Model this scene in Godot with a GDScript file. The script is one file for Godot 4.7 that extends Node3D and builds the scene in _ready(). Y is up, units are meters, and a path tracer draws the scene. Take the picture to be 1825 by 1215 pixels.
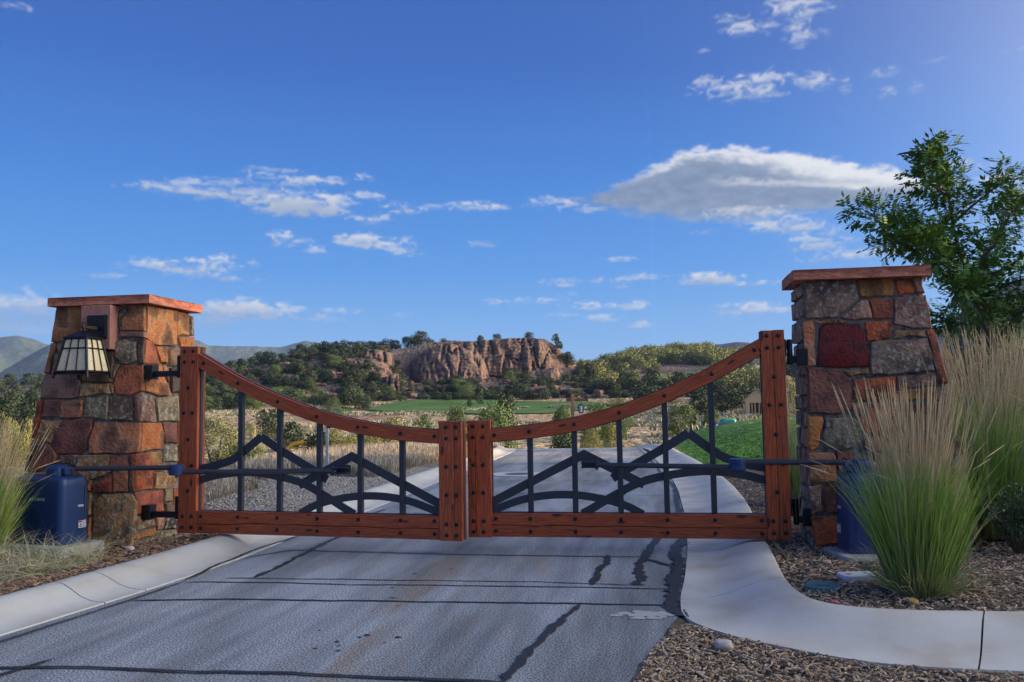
extends Node3D

var names := {}
var rng := RandomNumberGenerator.new()
var M := {}
var tex := {}
var nz := FastNoiseLite.new()
var nz2 := FastNoiseLite.new()
const EYE := Vector3(2.09, 1.5, 8.6)


# ---------------------------------------------------------------- mesh builder
class Mb:
	var v := PackedVector3Array()
	var n := PackedVector3Array()
	var c := PackedColorArray()
	var u := PackedVector2Array()
	var u2 := PackedVector2Array()
	var idx := PackedInt32Array()
	var col := Color.WHITE
	var want_uv2 := false

	func vert(p: Vector3, nn: Vector3, uv := Vector2.ZERO) -> int:
		v.append(p); n.append(nn); c.append(col); u.append(uv)
		if want_uv2: u2.append(uv)
		return v.size() - 1

	func tri_i(a: int, b: int, d: int) -> void:   # counter-clockwise from outside
		idx.append(a); idx.append(d); idx.append(b)

	func tri(a: Vector3, b: Vector3, d: Vector3, ua := Vector2.ZERO, ub := Vector2.ZERO, ud := Vector2.ZERO) -> void:
		var nn := (b - a).cross(d - a).normalized()
		var i := vert(a, nn, ua); vert(b, nn, ub); vert(d, nn, ud)
		tri_i(i, i + 1, i + 2)

	func quad(a: Vector3, b: Vector3, d: Vector3, e: Vector3, ua := Vector2(0, 0), ub := Vector2(1, 0), ud := Vector2(1, 1), ue := Vector2(0, 1)) -> void:
		var nn := (d - a).cross(e - b).normalized()
		var i := vert(a, nn, ua); vert(b, nn, ub); vert(d, nn, ud); vert(e, nn, ue)
		tri_i(i, i + 1, i + 2); tri_i(i, i + 2, i + 3)

	# box with chamfered look left out; uv in metres, grain along the longest side
	func box(lo: Vector3, hi: Vector3, t := Transform3D.IDENTITY, grain := -1, shift := Vector2.ZERO) -> void:
		var s := hi - lo
		var g := grain
		if g < 0:
			g = 0 if s.x >= s.y and s.x >= s.z else (1 if s.y >= s.z else 2)
		var faces := [[Vector3(0,0,1),Vector3(1,0,1),Vector3(1,1,1),Vector3(0,1,1)],[Vector3(1,0,0),Vector3(0,0,0),Vector3(0,1,0),Vector3(1,1,0)],
			[Vector3(1,0,1),Vector3(1,0,0),Vector3(1,1,0),Vector3(1,1,1)],[Vector3(0,0,0),Vector3(0,0,1),Vector3(0,1,1),Vector3(0,1,0)],
			[Vector3(0,1,1),Vector3(1,1,1),Vector3(1,1,0),Vector3(0,1,0)],[Vector3(0,0,0),Vector3(1,0,0),Vector3(1,0,1),Vector3(0,0,1)]]
		for f in faces:
			var p := []
			var uv := []
			for k in f:
				var q: Vector3 = lo + s * k
				p.append(t * q)
				var along := q[g]
				var a1 := (g + 1) % 3
				var a2 := (g + 2) % 3
				uv.append(Vector2(q[a1] + q[a2], along) + shift)
			quad(p[0], p[1], p[2], p[3], uv[0], uv[1], uv[2], uv[3])

	func bevel_box(lo: Vector3, hi: Vector3, b: float, t := Transform3D.IDENTITY, grain := -1, shift := Vector2.ZERO) -> void:
		# box whose 12 edges are cut by a flat chamfer b
		var s := hi - lo
		var g := grain
		if g < 0:
			g = 0 if s.x >= s.y and s.x >= s.z else (1 if s.y >= s.z else 2)
		var f := func(q: Vector3) -> Vector2: return Vector2(q[(g + 1) % 3] + q[(g + 2) % 3], q[g]) + shift
		for ax in 3:
			var a1 := (ax + 1) % 3
			var a2 := (ax + 2) % 3
			for sd in [0, 1]:
				var q := []
				for k in [[0, 0], [1, 0], [1, 1], [0, 1]]:
					var p := Vector3()
					p[ax] = hi[ax] if sd == 1 else lo[ax]
					p[a1] = (hi[a1] - b) if k[0] == 1 else (lo[a1] + b)
					p[a2] = (hi[a2] - b) if k[1] == 1 else (lo[a2] + b)
					q.append(p)
				if sd == 0: q.reverse()
				quad(t * q[0], t * q[1], t * q[2], t * q[3], f.call(q[0]), f.call(q[1]), f.call(q[2]), f.call(q[3]))
			for s1 in [0, 1]:
				for s2 in [0, 1]:
					var q := []
					for k in [[0, 0], [0, 1], [1, 1], [1, 0]]:   # along ax: k[0]; which face: k[1]
						var p := Vector3()
						p[ax] = (hi[ax] - b) if k[0] == 1 else (lo[ax] + b)
						var o1: float = hi[a1] if s1 == 1 else lo[a1]
						var o2: float = hi[a2] if s2 == 1 else lo[a2]
						var i1: float = o1 - b if s1 == 1 else o1 + b
						var i2: float = o2 - b if s2 == 1 else o2 + b
						p[a1] = o1 if k[1] == 0 else i1
						p[a2] = i2 if k[1] == 0 else o2
						q.append(p)
					if (s1 + s2) % 2 == 0: q.reverse()
					quad(t * q[0], t * q[1], t * q[2], t * q[3], f.call(q[0]), f.call(q[1]), f.call(q[2]), f.call(q[3]))
		for cx in [0, 1]:
			for cy in [0, 1]:
				for cz in [0, 1]:
					var q := []
					for ax in 3:
						var p := Vector3()
						var sg := [cx, cy, cz]
						for k in 3:
							var o: float = hi[k] if sg[k] == 1 else lo[k]
							p[k] = o if k == ax else (o - b if sg[k] == 1 else o + b)
						q.append(p)
					if (cx + cy + cz) % 2 == 0: q.reverse()
					tri(t * q[0], t * q[1], t * q[2], f.call(q[0]), f.call(q[1]), f.call(q[2]))

	func tube(path: Array, radii: Array, sides := 8, caps := true) -> void:
		var rings := []
		var along := 0.0
		for i in path.size():
			var d: Vector3 = (path[mini(i + 1, path.size() - 1)] - path[maxi(i - 1, 0)]).normalized()
			var a := d.cross(Vector3.UP if absf(d.y) < 0.95 else Vector3.RIGHT).normalized()
			var b := d.cross(a).normalized()
			if i > 0: along += path[i].distance_to(path[i - 1])
			var ring := []
			for k in sides + 1:
				var w := TAU * k / sides
				var dir := a * cos(w) + b * sin(w)
				ring.append(vert(path[i] + dir * radii[i], dir, Vector2(float(k) / sides * radii[i] * 6.0, along)))
			rings.append(ring)
		for i in rings.size() - 1:
			for k in sides:
				tri_i(rings[i][k], rings[i][k + 1], rings[i + 1][k + 1])
				tri_i(rings[i][k], rings[i + 1][k + 1], rings[i + 1][k])
		if caps:
			for e in [0, path.size() - 1]:
				var d2: Vector3 = (path[0] - path[1]).normalized() if e == 0 else (path[-1] - path[-2]).normalized()
				var m := vert(path[e], d2)
				var r2 := []
				for k in sides: r2.append(vert(v[rings[e][k]], d2))
				for k in sides:
					if e == 0: tri_i(m, r2[(k + 1) % sides], r2[k])
					else: tri_i(m, r2[k], r2[(k + 1) % sides])

	func lathe(prof: Array, sides: int, t := Transform3D.IDENTITY) -> void:   # prof: Vector2(r, y), upwards or downwards
		for i in prof.size() - 1:
			var a: Vector2 = prof[i]
			var b: Vector2 = prof[i + 1]
			var sl := Vector2(b.y - a.y, a.x - b.x).normalized()
			var row := []
			for k in sides + 1:
				var w := TAU * k / sides
				var dir := Vector3(cos(w), 0, sin(w))
				var nn := (t.basis * (dir * sl.x + Vector3.UP * sl.y)).normalized()
				row.append([vert(t * (dir * a.x + Vector3.UP * a.y), nn, Vector2(float(k) / sides, a.y)), vert(t * (dir * b.x + Vector3.UP * b.y), nn, Vector2(float(k) / sides, b.y))])
			for k in sides:
				tri_i(row[k][0], row[k][1], row[k + 1][1]); tri_i(row[k][0], row[k + 1][1], row[k + 1][0])

	# a flat outline (x, y) given thickness from z0 to z1
	func extrude(poly: PackedVector2Array, z0: float, z1: float, t := Transform3D.IDENTITY, along_x := true, shift := Vector2.ZERO) -> void:
		var p := poly.duplicate()
		if Geometry2D.is_polygon_clockwise(p): p.reverse()
		var t3 := Geometry2D.triangulate_polygon(p)
		var f := func(q: Vector2) -> Vector2: return (Vector2(q.y, q.x) if along_x else q) + shift
		for k in range(0, t3.size(), 3):
			var a := p[t3[k]]
			var b := p[t3[k + 1]]
			var d := p[t3[k + 2]]
			if (b - a).cross(d - a) < 0.0:
				var e := b
				b = d
				d = e
			tri(t * Vector3(a.x, a.y, z1), t * Vector3(b.x, b.y, z1), t * Vector3(d.x, d.y, z1), f.call(a), f.call(b), f.call(d))
			tri(t * Vector3(a.x, a.y, z0), t * Vector3(d.x, d.y, z0), t * Vector3(b.x, b.y, z0), f.call(a), f.call(d), f.call(b))
		for k in p.size():
			var a := p[k]
			var b := p[(k + 1) % p.size()]
			var ua: Vector2 = f.call(a)
			var ub: Vector2 = f.call(b)
			quad(t * Vector3(a.x, a.y, z1), t * Vector3(a.x, a.y, z0), t * Vector3(b.x, b.y, z0), t * Vector3(b.x, b.y, z1), ua, ua + Vector2(z1 - z0, 0), ub + Vector2(z1 - z0, 0), ub)

	func mesh() -> ArrayMesh:
		var arr := []
		arr.resize(Mesh.ARRAY_MAX)
		arr[Mesh.ARRAY_VERTEX] = v
		arr[Mesh.ARRAY_NORMAL] = n
		arr[Mesh.ARRAY_COLOR] = c
		arr[Mesh.ARRAY_TEX_UV] = u
		if want_uv2: arr[Mesh.ARRAY_TEX_UV2] = u2
		arr[Mesh.ARRAY_INDEX] = idx
		var m := ArrayMesh.new()
		m.add_surface_from_arrays(Mesh.PRIMITIVE_TRIANGLES, arr)
		return m


# ---------------------------------------------------------------- naming helpers
func numbered(called: String) -> String:
	var k: int = names.get(called, 0)
	names[called] = k + 1
	return called if k == 0 else "%s_%03d" % [called, k]


func thing(called: String, label: String, category: String, at := Vector3.ZERO, turn := 0.0, group := "") -> Node3D:
	var o := Node3D.new()
	o.name = numbered(called)
	add_child(o)
	o.position = at
	o.rotation.y = turn
	return tag(o, label, category, group)


func tag(o: Node3D, label: String, category: String, group := "", kind := "") -> Node3D:
	o.set_meta("label", label)
	if category: o.set_meta("category", category)
	if group: o.set_meta("group", group)
	if kind: o.set_meta("kind", kind)
	return o


func part(called: String, m: Mesh, mat: Material, parent: Node, kind := "") -> MeshInstance3D:
	var o := MeshInstance3D.new()
	o.name = called if parent != self else numbered(called)
	o.mesh = m
	o.material_override = mat
	if kind: o.set_meta("kind", kind)
	parent.add_child(o, true)
	return o


func many(called: String, m: Mesh, mat: Material, spots: Array, tints: Array, parent: Node) -> MultiMeshInstance3D:
	var mm := MultiMesh.new()
	mm.transform_format = MultiMesh.TRANSFORM_3D
	mm.use_colors = tints.size() > 0
	mm.mesh = m
	mm.instance_count = spots.size()
	for i in spots.size():
		mm.set_instance_transform(i, spots[i])
		if tints.size() > 0: mm.set_instance_color(i, tints[i])
	var o := MultiMeshInstance3D.new()
	o.name = called if parent != self else numbered(called)
	o.multimesh = mm
	o.material_override = mat
	o.set_meta("kind", "stuff")
	parent.add_child(o, true)
	return o


func ss(a: float, b: float, x: float) -> float:
	return smoothstep(a, b, x)


func lin(r: float, g: float, b: float) -> Color:   # real-world base colour (linear) as Godot's sRGB colour
	return Color(r, g, b).linear_to_srgb()


func table(list: Array, x: float) -> float:         # smooth interpolation through [x, y] pairs
	if x <= list[0][0]: return list[0][1]
	for i in list.size() - 1:
		if x <= list[i + 1][0]:
			var t: float = (x - list[i][0]) / (list[i + 1][0] - list[i][0])
			return lerpf(list[i][1], list[i + 1][1], t)
	return list[-1][1]


# ---------------------------------------------------------------- textures and materials
func noise_tex(seed_: int, freq: float, kind: int, oct: int, stops: Array, size := 512, normal := false, bump := 4.0) -> NoiseTexture2D:
	var f := FastNoiseLite.new()
	f.seed = seed_
	f.noise_type = kind
	f.frequency = freq
	f.fractal_type = FastNoiseLite.FRACTAL_FBM
	f.fractal_octaves = oct
	var t := NoiseTexture2D.new()
	t.width = size
	t.height = size
	t.seamless = true
	t.noise = f
	if normal:
		t.as_normal_map = true
		t.bump_strength = bump
	else:
		var g := Gradient.new()
		g.offsets = PackedFloat32Array([0.0, 1.0])
		g.set_color(0, stops[0][1])
		g.set_color(1, stops[-1][1])
		for i in range(1, stops.size() - 1):
			g.add_point(stops[i][0], stops[i][1])
		g.set_offset(0, stops[0][0])
		g.set_offset(g.get_point_count() - 1, stops[-1][0])
		t.color_ramp = g
	return t


func mat(called: String, color := Color.WHITE, rough := 0.9, metal := 0.0) -> StandardMaterial3D:
	var m := StandardMaterial3D.new()
	m.resource_name = called
	m.albedo_color = color
	m.roughness = rough
	m.metallic = metal
	M[called] = m
	return m


func tri_mat(called: String, t: Texture2D, scale: float, color := Color.WHITE, rough := 0.9, nt: Texture2D = null, ns := 1.0, vcol := true) -> StandardMaterial3D:
	var m := mat(called, color, rough)
	m.albedo_texture = t
	m.uv1_triplanar = true
	m.uv1_scale = Vector3.ONE * scale
	m.vertex_color_use_as_albedo = vcol
	if nt:
		m.normal_enabled = true
		m.normal_texture = nt
		m.normal_scale = ns
	return m


func wood_image() -> Image:
	var w := 256
	var h := 1024
	var im := Image.create(w, h, false, Image.FORMAT_RGB8)
	var a := FastNoiseLite.new()
	a.seed = 5; a.frequency = 1.0
	a.fractal_octaves = 3
	var knots := [[60, 180, 13.0], [190, 520, 10.0], [110, 840, 15.0], [225, 930, 8.0]]
	for y in h:
		var yy: float = y * TAU / h
		for x in w:
			var bend := 0.0
			var dark := 0.0
			for k in knots:
				var dx: float = x - k[0]
				var dy: float = (y - k[1]) * 0.45
				var q: float = dx * dx + dy * dy
				var r2: float = k[2] * k[2]
				if q < r2 * 16.0:
					bend += signf(dx) * k[2] * exp(-q / (r2 * 3.0))
					dark = maxf(dark, smoothstep(r2, r2 * 0.25, q))
			var xx := x - bend
			# closed in y so that the pattern repeats along the board
			var cx := cos(yy)
			var sx := sin(yy)
			var g := a.get_noise_3d(xx * 0.11, cx * 0.9, sx * 0.9) * 0.55 + a.get_noise_3d(xx * 0.5, cx * 2.0 + 9.0, sx * 2.0) * 0.55
			var ring := sin((xx + 26.0 * a.get_noise_3d(xx * 0.012, cx * 0.5 + 30.0, sx * 0.5)) * 0.42)
			var val := clampf(0.52 + g * 0.75 + ring * 0.13, 0.0, 1.0)
			var crack := absf(a.get_noise_3d(xx * 0.035, cx * 0.55 + 60.0, sx * 0.55))
			var col := Color(0.44, 0.17, 0.07).lerp(Color(0.86, 0.42, 0.19), val)
			col = col.lerp(Color(0.18, 0.06, 0.035), dark * 0.75)
			if crack < 0.007 and val < 0.62: col = col.lerp(Color(0.06, 0.025, 0.02), 0.85)
			im.set_pixel(x, y, col)
	return im


func stain_image(base: Color) -> Image:      # large slow variation for the road: tyre lanes, oil drops, rusty sand
	var w := 512
	var h := 1024
	var im := Image.create(w, h, false, Image.FORMAT_RGB8)
	var a := FastNoiseLite.new()
	a.seed = 11; a.frequency = 0.011; a.fractal_octaves = 5
	var b := FastNoiseLite.new()
	b.seed = 17; b.frequency = 0.05; b.fractal_octaves = 4
	for y in h:
		for x in w:
			var lane := x / float(w) + 0.03 * a.get_noise_2d(y * 1.5, 400.0)
			var val := 0.86 + 0.26 * a.get_noise_2d(x, y * 0.45) + 0.14 * b.get_noise_2d(x, y * 0.3)
			# paler polished wheel tracks, darker oil lane between
			for tr in [0.30, 0.70]:
				val += 0.05 * exp(-pow((lane - tr) / 0.07, 2.0))
			val -= 0.07 * exp(-pow((lane - 0.5) / 0.05, 2.0)) * (0.5 + 0.5 * a.get_noise_2d(x * 0.2, y))
			var c := Color(val, val, val) * base
			var sand := exp(-pow((lane - 0.53) / 0.035, 2.0)) * smoothstep(0.0, 0.35, a.get_noise_2d(x * 3.0 + 900.0, y * 0.9) + 0.12)
			sand += 0.5 * exp(-pow((lane - 0.62) / 0.05, 2.0)) * smoothstep(0.05, 0.5, b.get_noise_2d(x + 300.0, y * 0.6))
			sand += 0.6 * smoothstep(0.2, 0.6, a.get_noise_2d(x * 1.6 + 2000.0, y * 0.8))
			c = c.lerp(Color(0.86, 0.70, 0.54) * base, clampf(sand, 0.0, 1.0) * 0.42)
			c.a = 1.0
			im.set_pixel(x, y, c)
	return im


func sticker_image() -> Image:
	var im := Image.create(96, 64, false, Image.FORMAT_RGB8)
	im.fill(Color(0.82, 0.84, 0.86))
	im.fill_rect(Rect2i(2, 2, 44, 15), Color(0.75, 0.08, 0.06))
	im.fill_rect(Rect2i(48, 3, 46, 58), Color(0.72, 0.75, 0.78))
	for k in 8:
		im.fill_rect(Rect2i(51, 7 + k * 7, 38 - (k * 5) % 13, 2), Color(0.5, 0.54, 0.58))
	im.fill_rect(Rect2i(30, 22, 7, 34), Color(0.05, 0.06, 0.08))
	im.fill_rect(Rect2i(14, 38, 16, 6), Color(0.05, 0.06, 0.08))
	im.fill_rect(Rect2i(12, 44, 7, 12), Color(0.05, 0.06, 0.08))
	im.fill_rect(Rect2i(19, 50, 14, 6), Color(0.05, 0.06, 0.08))
	im.fill_rect(Rect2i(17, 26, 9, 8), Color(0.05, 0.06, 0.08))
	return im


func materials() -> void:
	var SIMP := FastNoiseLite.TYPE_SIMPLEX_SMOOTH
	var CELL := FastNoiseLite.TYPE_CELLULAR
	var rock_n := noise_tex(3, 0.035, SIMP, 6, [], 512, true, 7.0)
	var plain := noise_tex(21, 0.006, SIMP, 6, [[0.0, Color(0.50, 0.50, 0.52)], [0.42, Color(0.80, 0.78, 0.78)], [0.6, Color(0.93, 0.91, 0.89)], [1.0, Color(1, 0.98, 0.94)]])
	tri_mat("rock_plain", plain, 1.1, Color.WHITE, 0.82, rock_n, 1.0)
	var mott := noise_tex(22, 0.0045, SIMP, 5, [[0.0, Color(0.45, 0.40, 0.39)], [0.36, Color(0.70, 0.64, 0.60)], [0.5, Color(0.95, 0.90, 0.82)], [0.62, Color(0.98, 0.82, 0.66)], [1.0, Color(0.80, 0.62, 0.50)]])
	tri_mat("rock_mottled", mott, 0.9, Color.WHITE, 0.8, rock_n, 1.0)
	var lich := tri_mat("rock_lichen", plain, 1.2, Color.WHITE, 0.9, rock_n, 1.1)
	lich.detail_enabled = true
	lich.detail_albedo = noise_tex(31, 0.02, SIMP, 6, [[0.0, Color(0.14, 0.13, 0.13, 0.6)], [0.28, Color(0.2, 0.19, 0.18, 0.25)], [0.40, Color(0.4, 0.4, 0.38, 0.0)], [0.62, Color(0.62, 0.62, 0.57, 0.0)], [0.72, Color(0.66, 0.67, 0.61, 0.65)], [1.0, Color(0.74, 0.75, 0.70, 0.9)]])
	lich.detail_blend_mode = BaseMaterial3D.BLEND_MODE_MIX
	lich.detail_uv_layer = BaseMaterial3D.DETAIL_UV_1
	var scr := noise_tex(41, 0.006, SIMP, 6, [[0.0, Color(0.30, 0.07, 0.04)], [0.40, Color(0.50, 0.11, 0.06)], [0.493, Color(0.60, 0.15, 0.08)], [0.499, Color(0.82, 0.47, 0.30)], [0.505, Color(0.60, 0.15, 0.08)], [0.65, Color(0.66, 0.17, 0.07)], [1.0, Color(0.46, 0.10, 0.06)]])
	tri_mat("rock_scratched", scr, 1.4, Color.WHITE, 0.6, rock_n, 0.5)
	tri_mat("mortar", plain, 3.0, lin(0.25, 0.24, 0.215), 0.95, rock_n, 0.8)
	var cap_t := noise_tex(51, 0.009, SIMP, 5, [[0.0, Color(0.55, 0.30, 0.24)], [0.45, Color(0.72, 0.42, 0.33)], [0.6, Color(0.80, 0.52, 0.40)], [1.0, Color(0.62, 0.36, 0.30)]])
	var cm := tri_mat("sandstone_cap", cap_t, 1.0, Color(1, 1, 1), 0.85, rock_n, 1.0)
	cm.uv1_scale = Vector3(0.5, 3.0, 0.5)
	var pink := tri_mat("pink_sandstone", noise_tex(52, 0.008, SIMP, 4, [[0.0, Color(0.60, 0.40, 0.35)], [0.5, Color(0.74, 0.52, 0.45)], [0.6, Color(0.64, 0.43, 0.38)], [1.0, Color(0.78, 0.57, 0.48)]]), 1.0, Color.WHITE, 0.85, rock_n, 0.4)
	pink.uv1_scale = Vector3(3.4, 0.8, 3.4)
	var wood := mat("wood", Color(1, 1, 1), 0.55)
	wood.albedo_texture = ImageTexture.create_from_image(wood_image())
	wood.uv1_scale = Vector3(3.0, 0.55, 1.0)
	wood.vertex_color_use_as_albedo = true
	wood.normal_enabled = true
	wood.normal_texture = noise_tex(61, 0.03, SIMP, 4, [], 256, true, 3.0)
	wood.normal_scale = 0.35
	mat("steel", lin(0.034, 0.037, 0.050), 0.42, 0.2)
	mat("bolt_metal", lin(0.03, 0.028, 0.03), 0.4, 0.7)
	mat("black_metal", lin(0.012, 0.012, 0.014), 0.4, 0.4)
	mat("bronze", lin(0.09, 0.05, 0.028), 0.45, 0.5)
	var blue := mat("blue_plastic", lin(0.010, 0.034, 0.125), 0.42)
	blue.normal_enabled = true
	blue.normal_texture = noise_tex(62, 0.3, SIMP, 2, [], 256, true, 1.0)
	blue.normal_scale = 0.12
	blue.uv1_triplanar = true
	blue.uv1_scale = Vector3.ONE * 3.0
	mat("arm_metal", lin(0.075, 0.07, 0.078), 0.4, 0.5)
	mat("label_print", Color.WHITE, 0.5).albedo_texture = ImageTexture.create_from_image(sticker_image())
	mat("grey_latch", lin(0.45, 0.46, 0.48), 0.4)
	mat("olive_strip", lin(0.05, 0.06, 0.045), 0.6)
	var amber := tri_mat("amber_glass", noise_tex(63, 0.012, SIMP, 4, [[0.0, Color(0.80, 0.68, 0.46)], [0.42, Color(0.88, 0.83, 0.70)], [0.55, Color(0.85, 0.84, 0.78)], [0.62, Color(0.86, 0.72, 0.46)], [1.0, Color(0.93, 0.90, 0.80)]]), 2.0, Color.WHITE, 0.22, null, 1.0, false)
	amber.uv1_scale = Vector3(6, 1.5, 6)
	amber.backlight_enabled = true
	amber.backlight = Color(0.35, 0.3, 0.2)
	mat("clear_glass", Color(0.75, 0.8, 0.85), 0.1)
	# ground
	var speck := noise_tex(71, 0.11, SIMP, 4, [[0.0, Color(0.25, 0.26, 0.29)], [0.36, Color(0.55, 0.57, 0.61)], [0.50, Color(0.72, 0.74, 0.78)], [0.60, Color(0.80, 0.82, 0.86)], [0.70, Color(1, 1, 1)], [1.0, Color(1, 1, 0.98)]], 1024)
	var asph_n := noise_tex(72, 0.18, SIMP, 3, [], 1024, true, 6.0)
	var road := mat("asphalt", lin(0.74, 0.74, 0.70), 0.85)
	road.albedo_texture = speck
	road.uv1_scale = Vector3(0.55, 0.55, 1)
	road.normal_enabled = true
	road.normal_texture = asph_n
	road.normal_scale = 0.14
	road.detail_enabled = true
	road.detail_albedo = ImageTexture.create_from_image(stain_image(Color(1, 1, 1)))
	road.detail_blend_mode = BaseMaterial3D.BLEND_MODE_MUL
	road.detail_uv_layer = BaseMaterial3D.DETAIL_UV_2
	tri_mat("tar", noise_tex(73, 0.05, SIMP, 4, [[0.0, Color(0.5, 0.5, 0.5)], [1.0, Color(1, 1, 1)]], 256), 3.0, lin(0.058, 0.058, 0.064), 0.6, asph_n, 0.6)
	var conc := noise_tex(74, 0.008, SIMP, 6, [[0.0, Color(0.86, 0.81, 0.75)], [0.35, Color(0.94, 0.92, 0.89)], [0.6, Color(0.97, 0.96, 0.94)], [1.0, Color(1, 1, 1)]], 512)
	tri_mat("concrete", conc, 0.35, lin(0.62, 0.60, 0.555), 0.85, noise_tex(75, 0.2, SIMP, 3, [], 512, true, 2.0), 0.14)
	tri_mat("pad_concrete", conc, 1.2, lin(0.42, 0.41, 0.38), 0.9, rock_n, 0.6)
	var soil := noise_tex(76, 0.02, SIMP, 6, [[0.0, Color(0.55, 0.52, 0.50)], [0.45, Color(0.82, 0.80, 0.78)], [1.0, Color(1, 1, 1)]], 1024)
	tri_mat("soil", soil, 0.12, Color.WHITE, 0.95, rock_n, 1.0).uv1_world_triplanar = true
	tri_mat("hill_soil", soil, 0.035, Color.WHITE, 0.95, rock_n, 1.6).uv1_world_triplanar = true
	tri_mat("far_hill", soil, 0.0016, Color.WHITE, 1.0, rock_n, 0.8).uv1_world_triplanar = true
	var cl := tri_mat("cliff_rock", noise_tex(77, 0.01, SIMP, 6, [[0.0, Color(0.40, 0.35, 0.34)], [0.4, Color(0.62, 0.54, 0.51)], [0.56, Color(0.76, 0.66, 0.61)], [0.68, Color(0.80, 0.62, 0.52)], [1.0, Color(0.88, 0.78, 0.72)]], 512), 0.06, Color.WHITE, 0.95, rock_n, 1.6)
	cl.uv1_scale = Vector3(0.045, 0.13, 0.045)
	tri_mat("boulder_rock", tex_of("cliff_rock"), 0.2, Color.WHITE, 0.95, rock_n, 1.2)
	var g := mat("lawn_blade", Color.WHITE, 0.7)
	g.vertex_color_use_as_albedo = true
	g.backlight_enabled = true
	g.backlight = Color(0.2, 0.3, 0.08)
	for k in [["leaf", 0.6, Color(0.16, 0.22, 0.07)], ["juniper_leaf", 0.75, Color(0.07, 0.09, 0.04)], ["straw", 0.7, Color(0.16, 0.13, 0.08)], ["chip", 0.9, Color.BLACK], ["bark", 0.9, Color.BLACK], ["paint", 0.6, Color.BLACK]]:
		var m := mat(k[0], Color.WHITE, k[1])
		m.vertex_color_use_as_albedo = true
		if k[2] != Color.BLACK:
			m.backlight_enabled = true
			m.backlight = k[2]


func tex_of(k: String) -> Texture2D:
	return M[k].albedo_texture


# ---------------------------------------------------------------- the scene
func _ready() -> void:
	rng.seed = 77
	nz.seed = 4; nz.frequency = 1.0; nz.fractal_octaves = 4
	nz2.seed = 9; nz2.frequency = 1.0; nz2.fractal_octaves = 3
	camera_and_light()
	materials()
	ground()
	cliffs()
	mountains()
	road()
	kerbs()
	pillar_left()
	pillar_right()
	gates()
	operators()
	lantern_on_pillar()
	beyond_the_gate()
	vegetation_far()
	shade_tree()
	grasses()
	mulch()
	small_things()


func camera_and_light() -> void:
	var cam := Camera3D.new()
	cam.name = "camera"
	add_child(cam)
	cam.position = EYE
	cam.rotation_order = EULER_ORDER_YXZ
	cam.rotation_degrees = Vector3(4.29, 9.55, -0.85)
	cam.fov = 44.09
	cam.near = 0.05
	cam.far = 12000.0
	cam.current = true
	var sun := DirectionalLight3D.new()
	sun.name = "sun"
	add_child(sun)
	sun.light_color = Color(1.0, 0.84, 0.64)
	sun.light_energy = 1.0
	sun.light_angular_distance = 0.5
	sun.shadow_enabled = true
	var az := deg_to_rad(86.0)       # measured from the road's direction towards the right
	var el := deg_to_rad(10.5)
	var to_sun := Vector3(sin(az) * cos(el), sin(el), -cos(az) * cos(el))
	sun.look_at_from_position(Vector3.ZERO, -to_sun)
	var env := Environment.new()
	env.background_mode = Environment.BG_SKY
	env.tonemap_mode = Environment.TONE_MAPPER_LINEAR
	env.tonemap_exposure = 2.3
	var sky := Sky.new()
	var pano := PanoramaSkyMaterial.new()
	pano.panorama = ImageTexture.create_from_image(sky_image(to_sun))
	pano.energy_multiplier = 1.0
	sky.sky_material = pano
	env.sky = sky
	env.sdfgi_enabled = true
	env.ssao_enabled = true
	env.ssil_enabled = true
	env.fog_enabled = true
	env.fog_density = 0.00011
	env.fog_light_color = Color(0.62, 0.74, 0.95)
	var we := WorldEnvironment.new()
	we.name = "world_environment"
	we.environment = env
	add_child(we)


const SW := 4096
const SH := 2048


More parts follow.
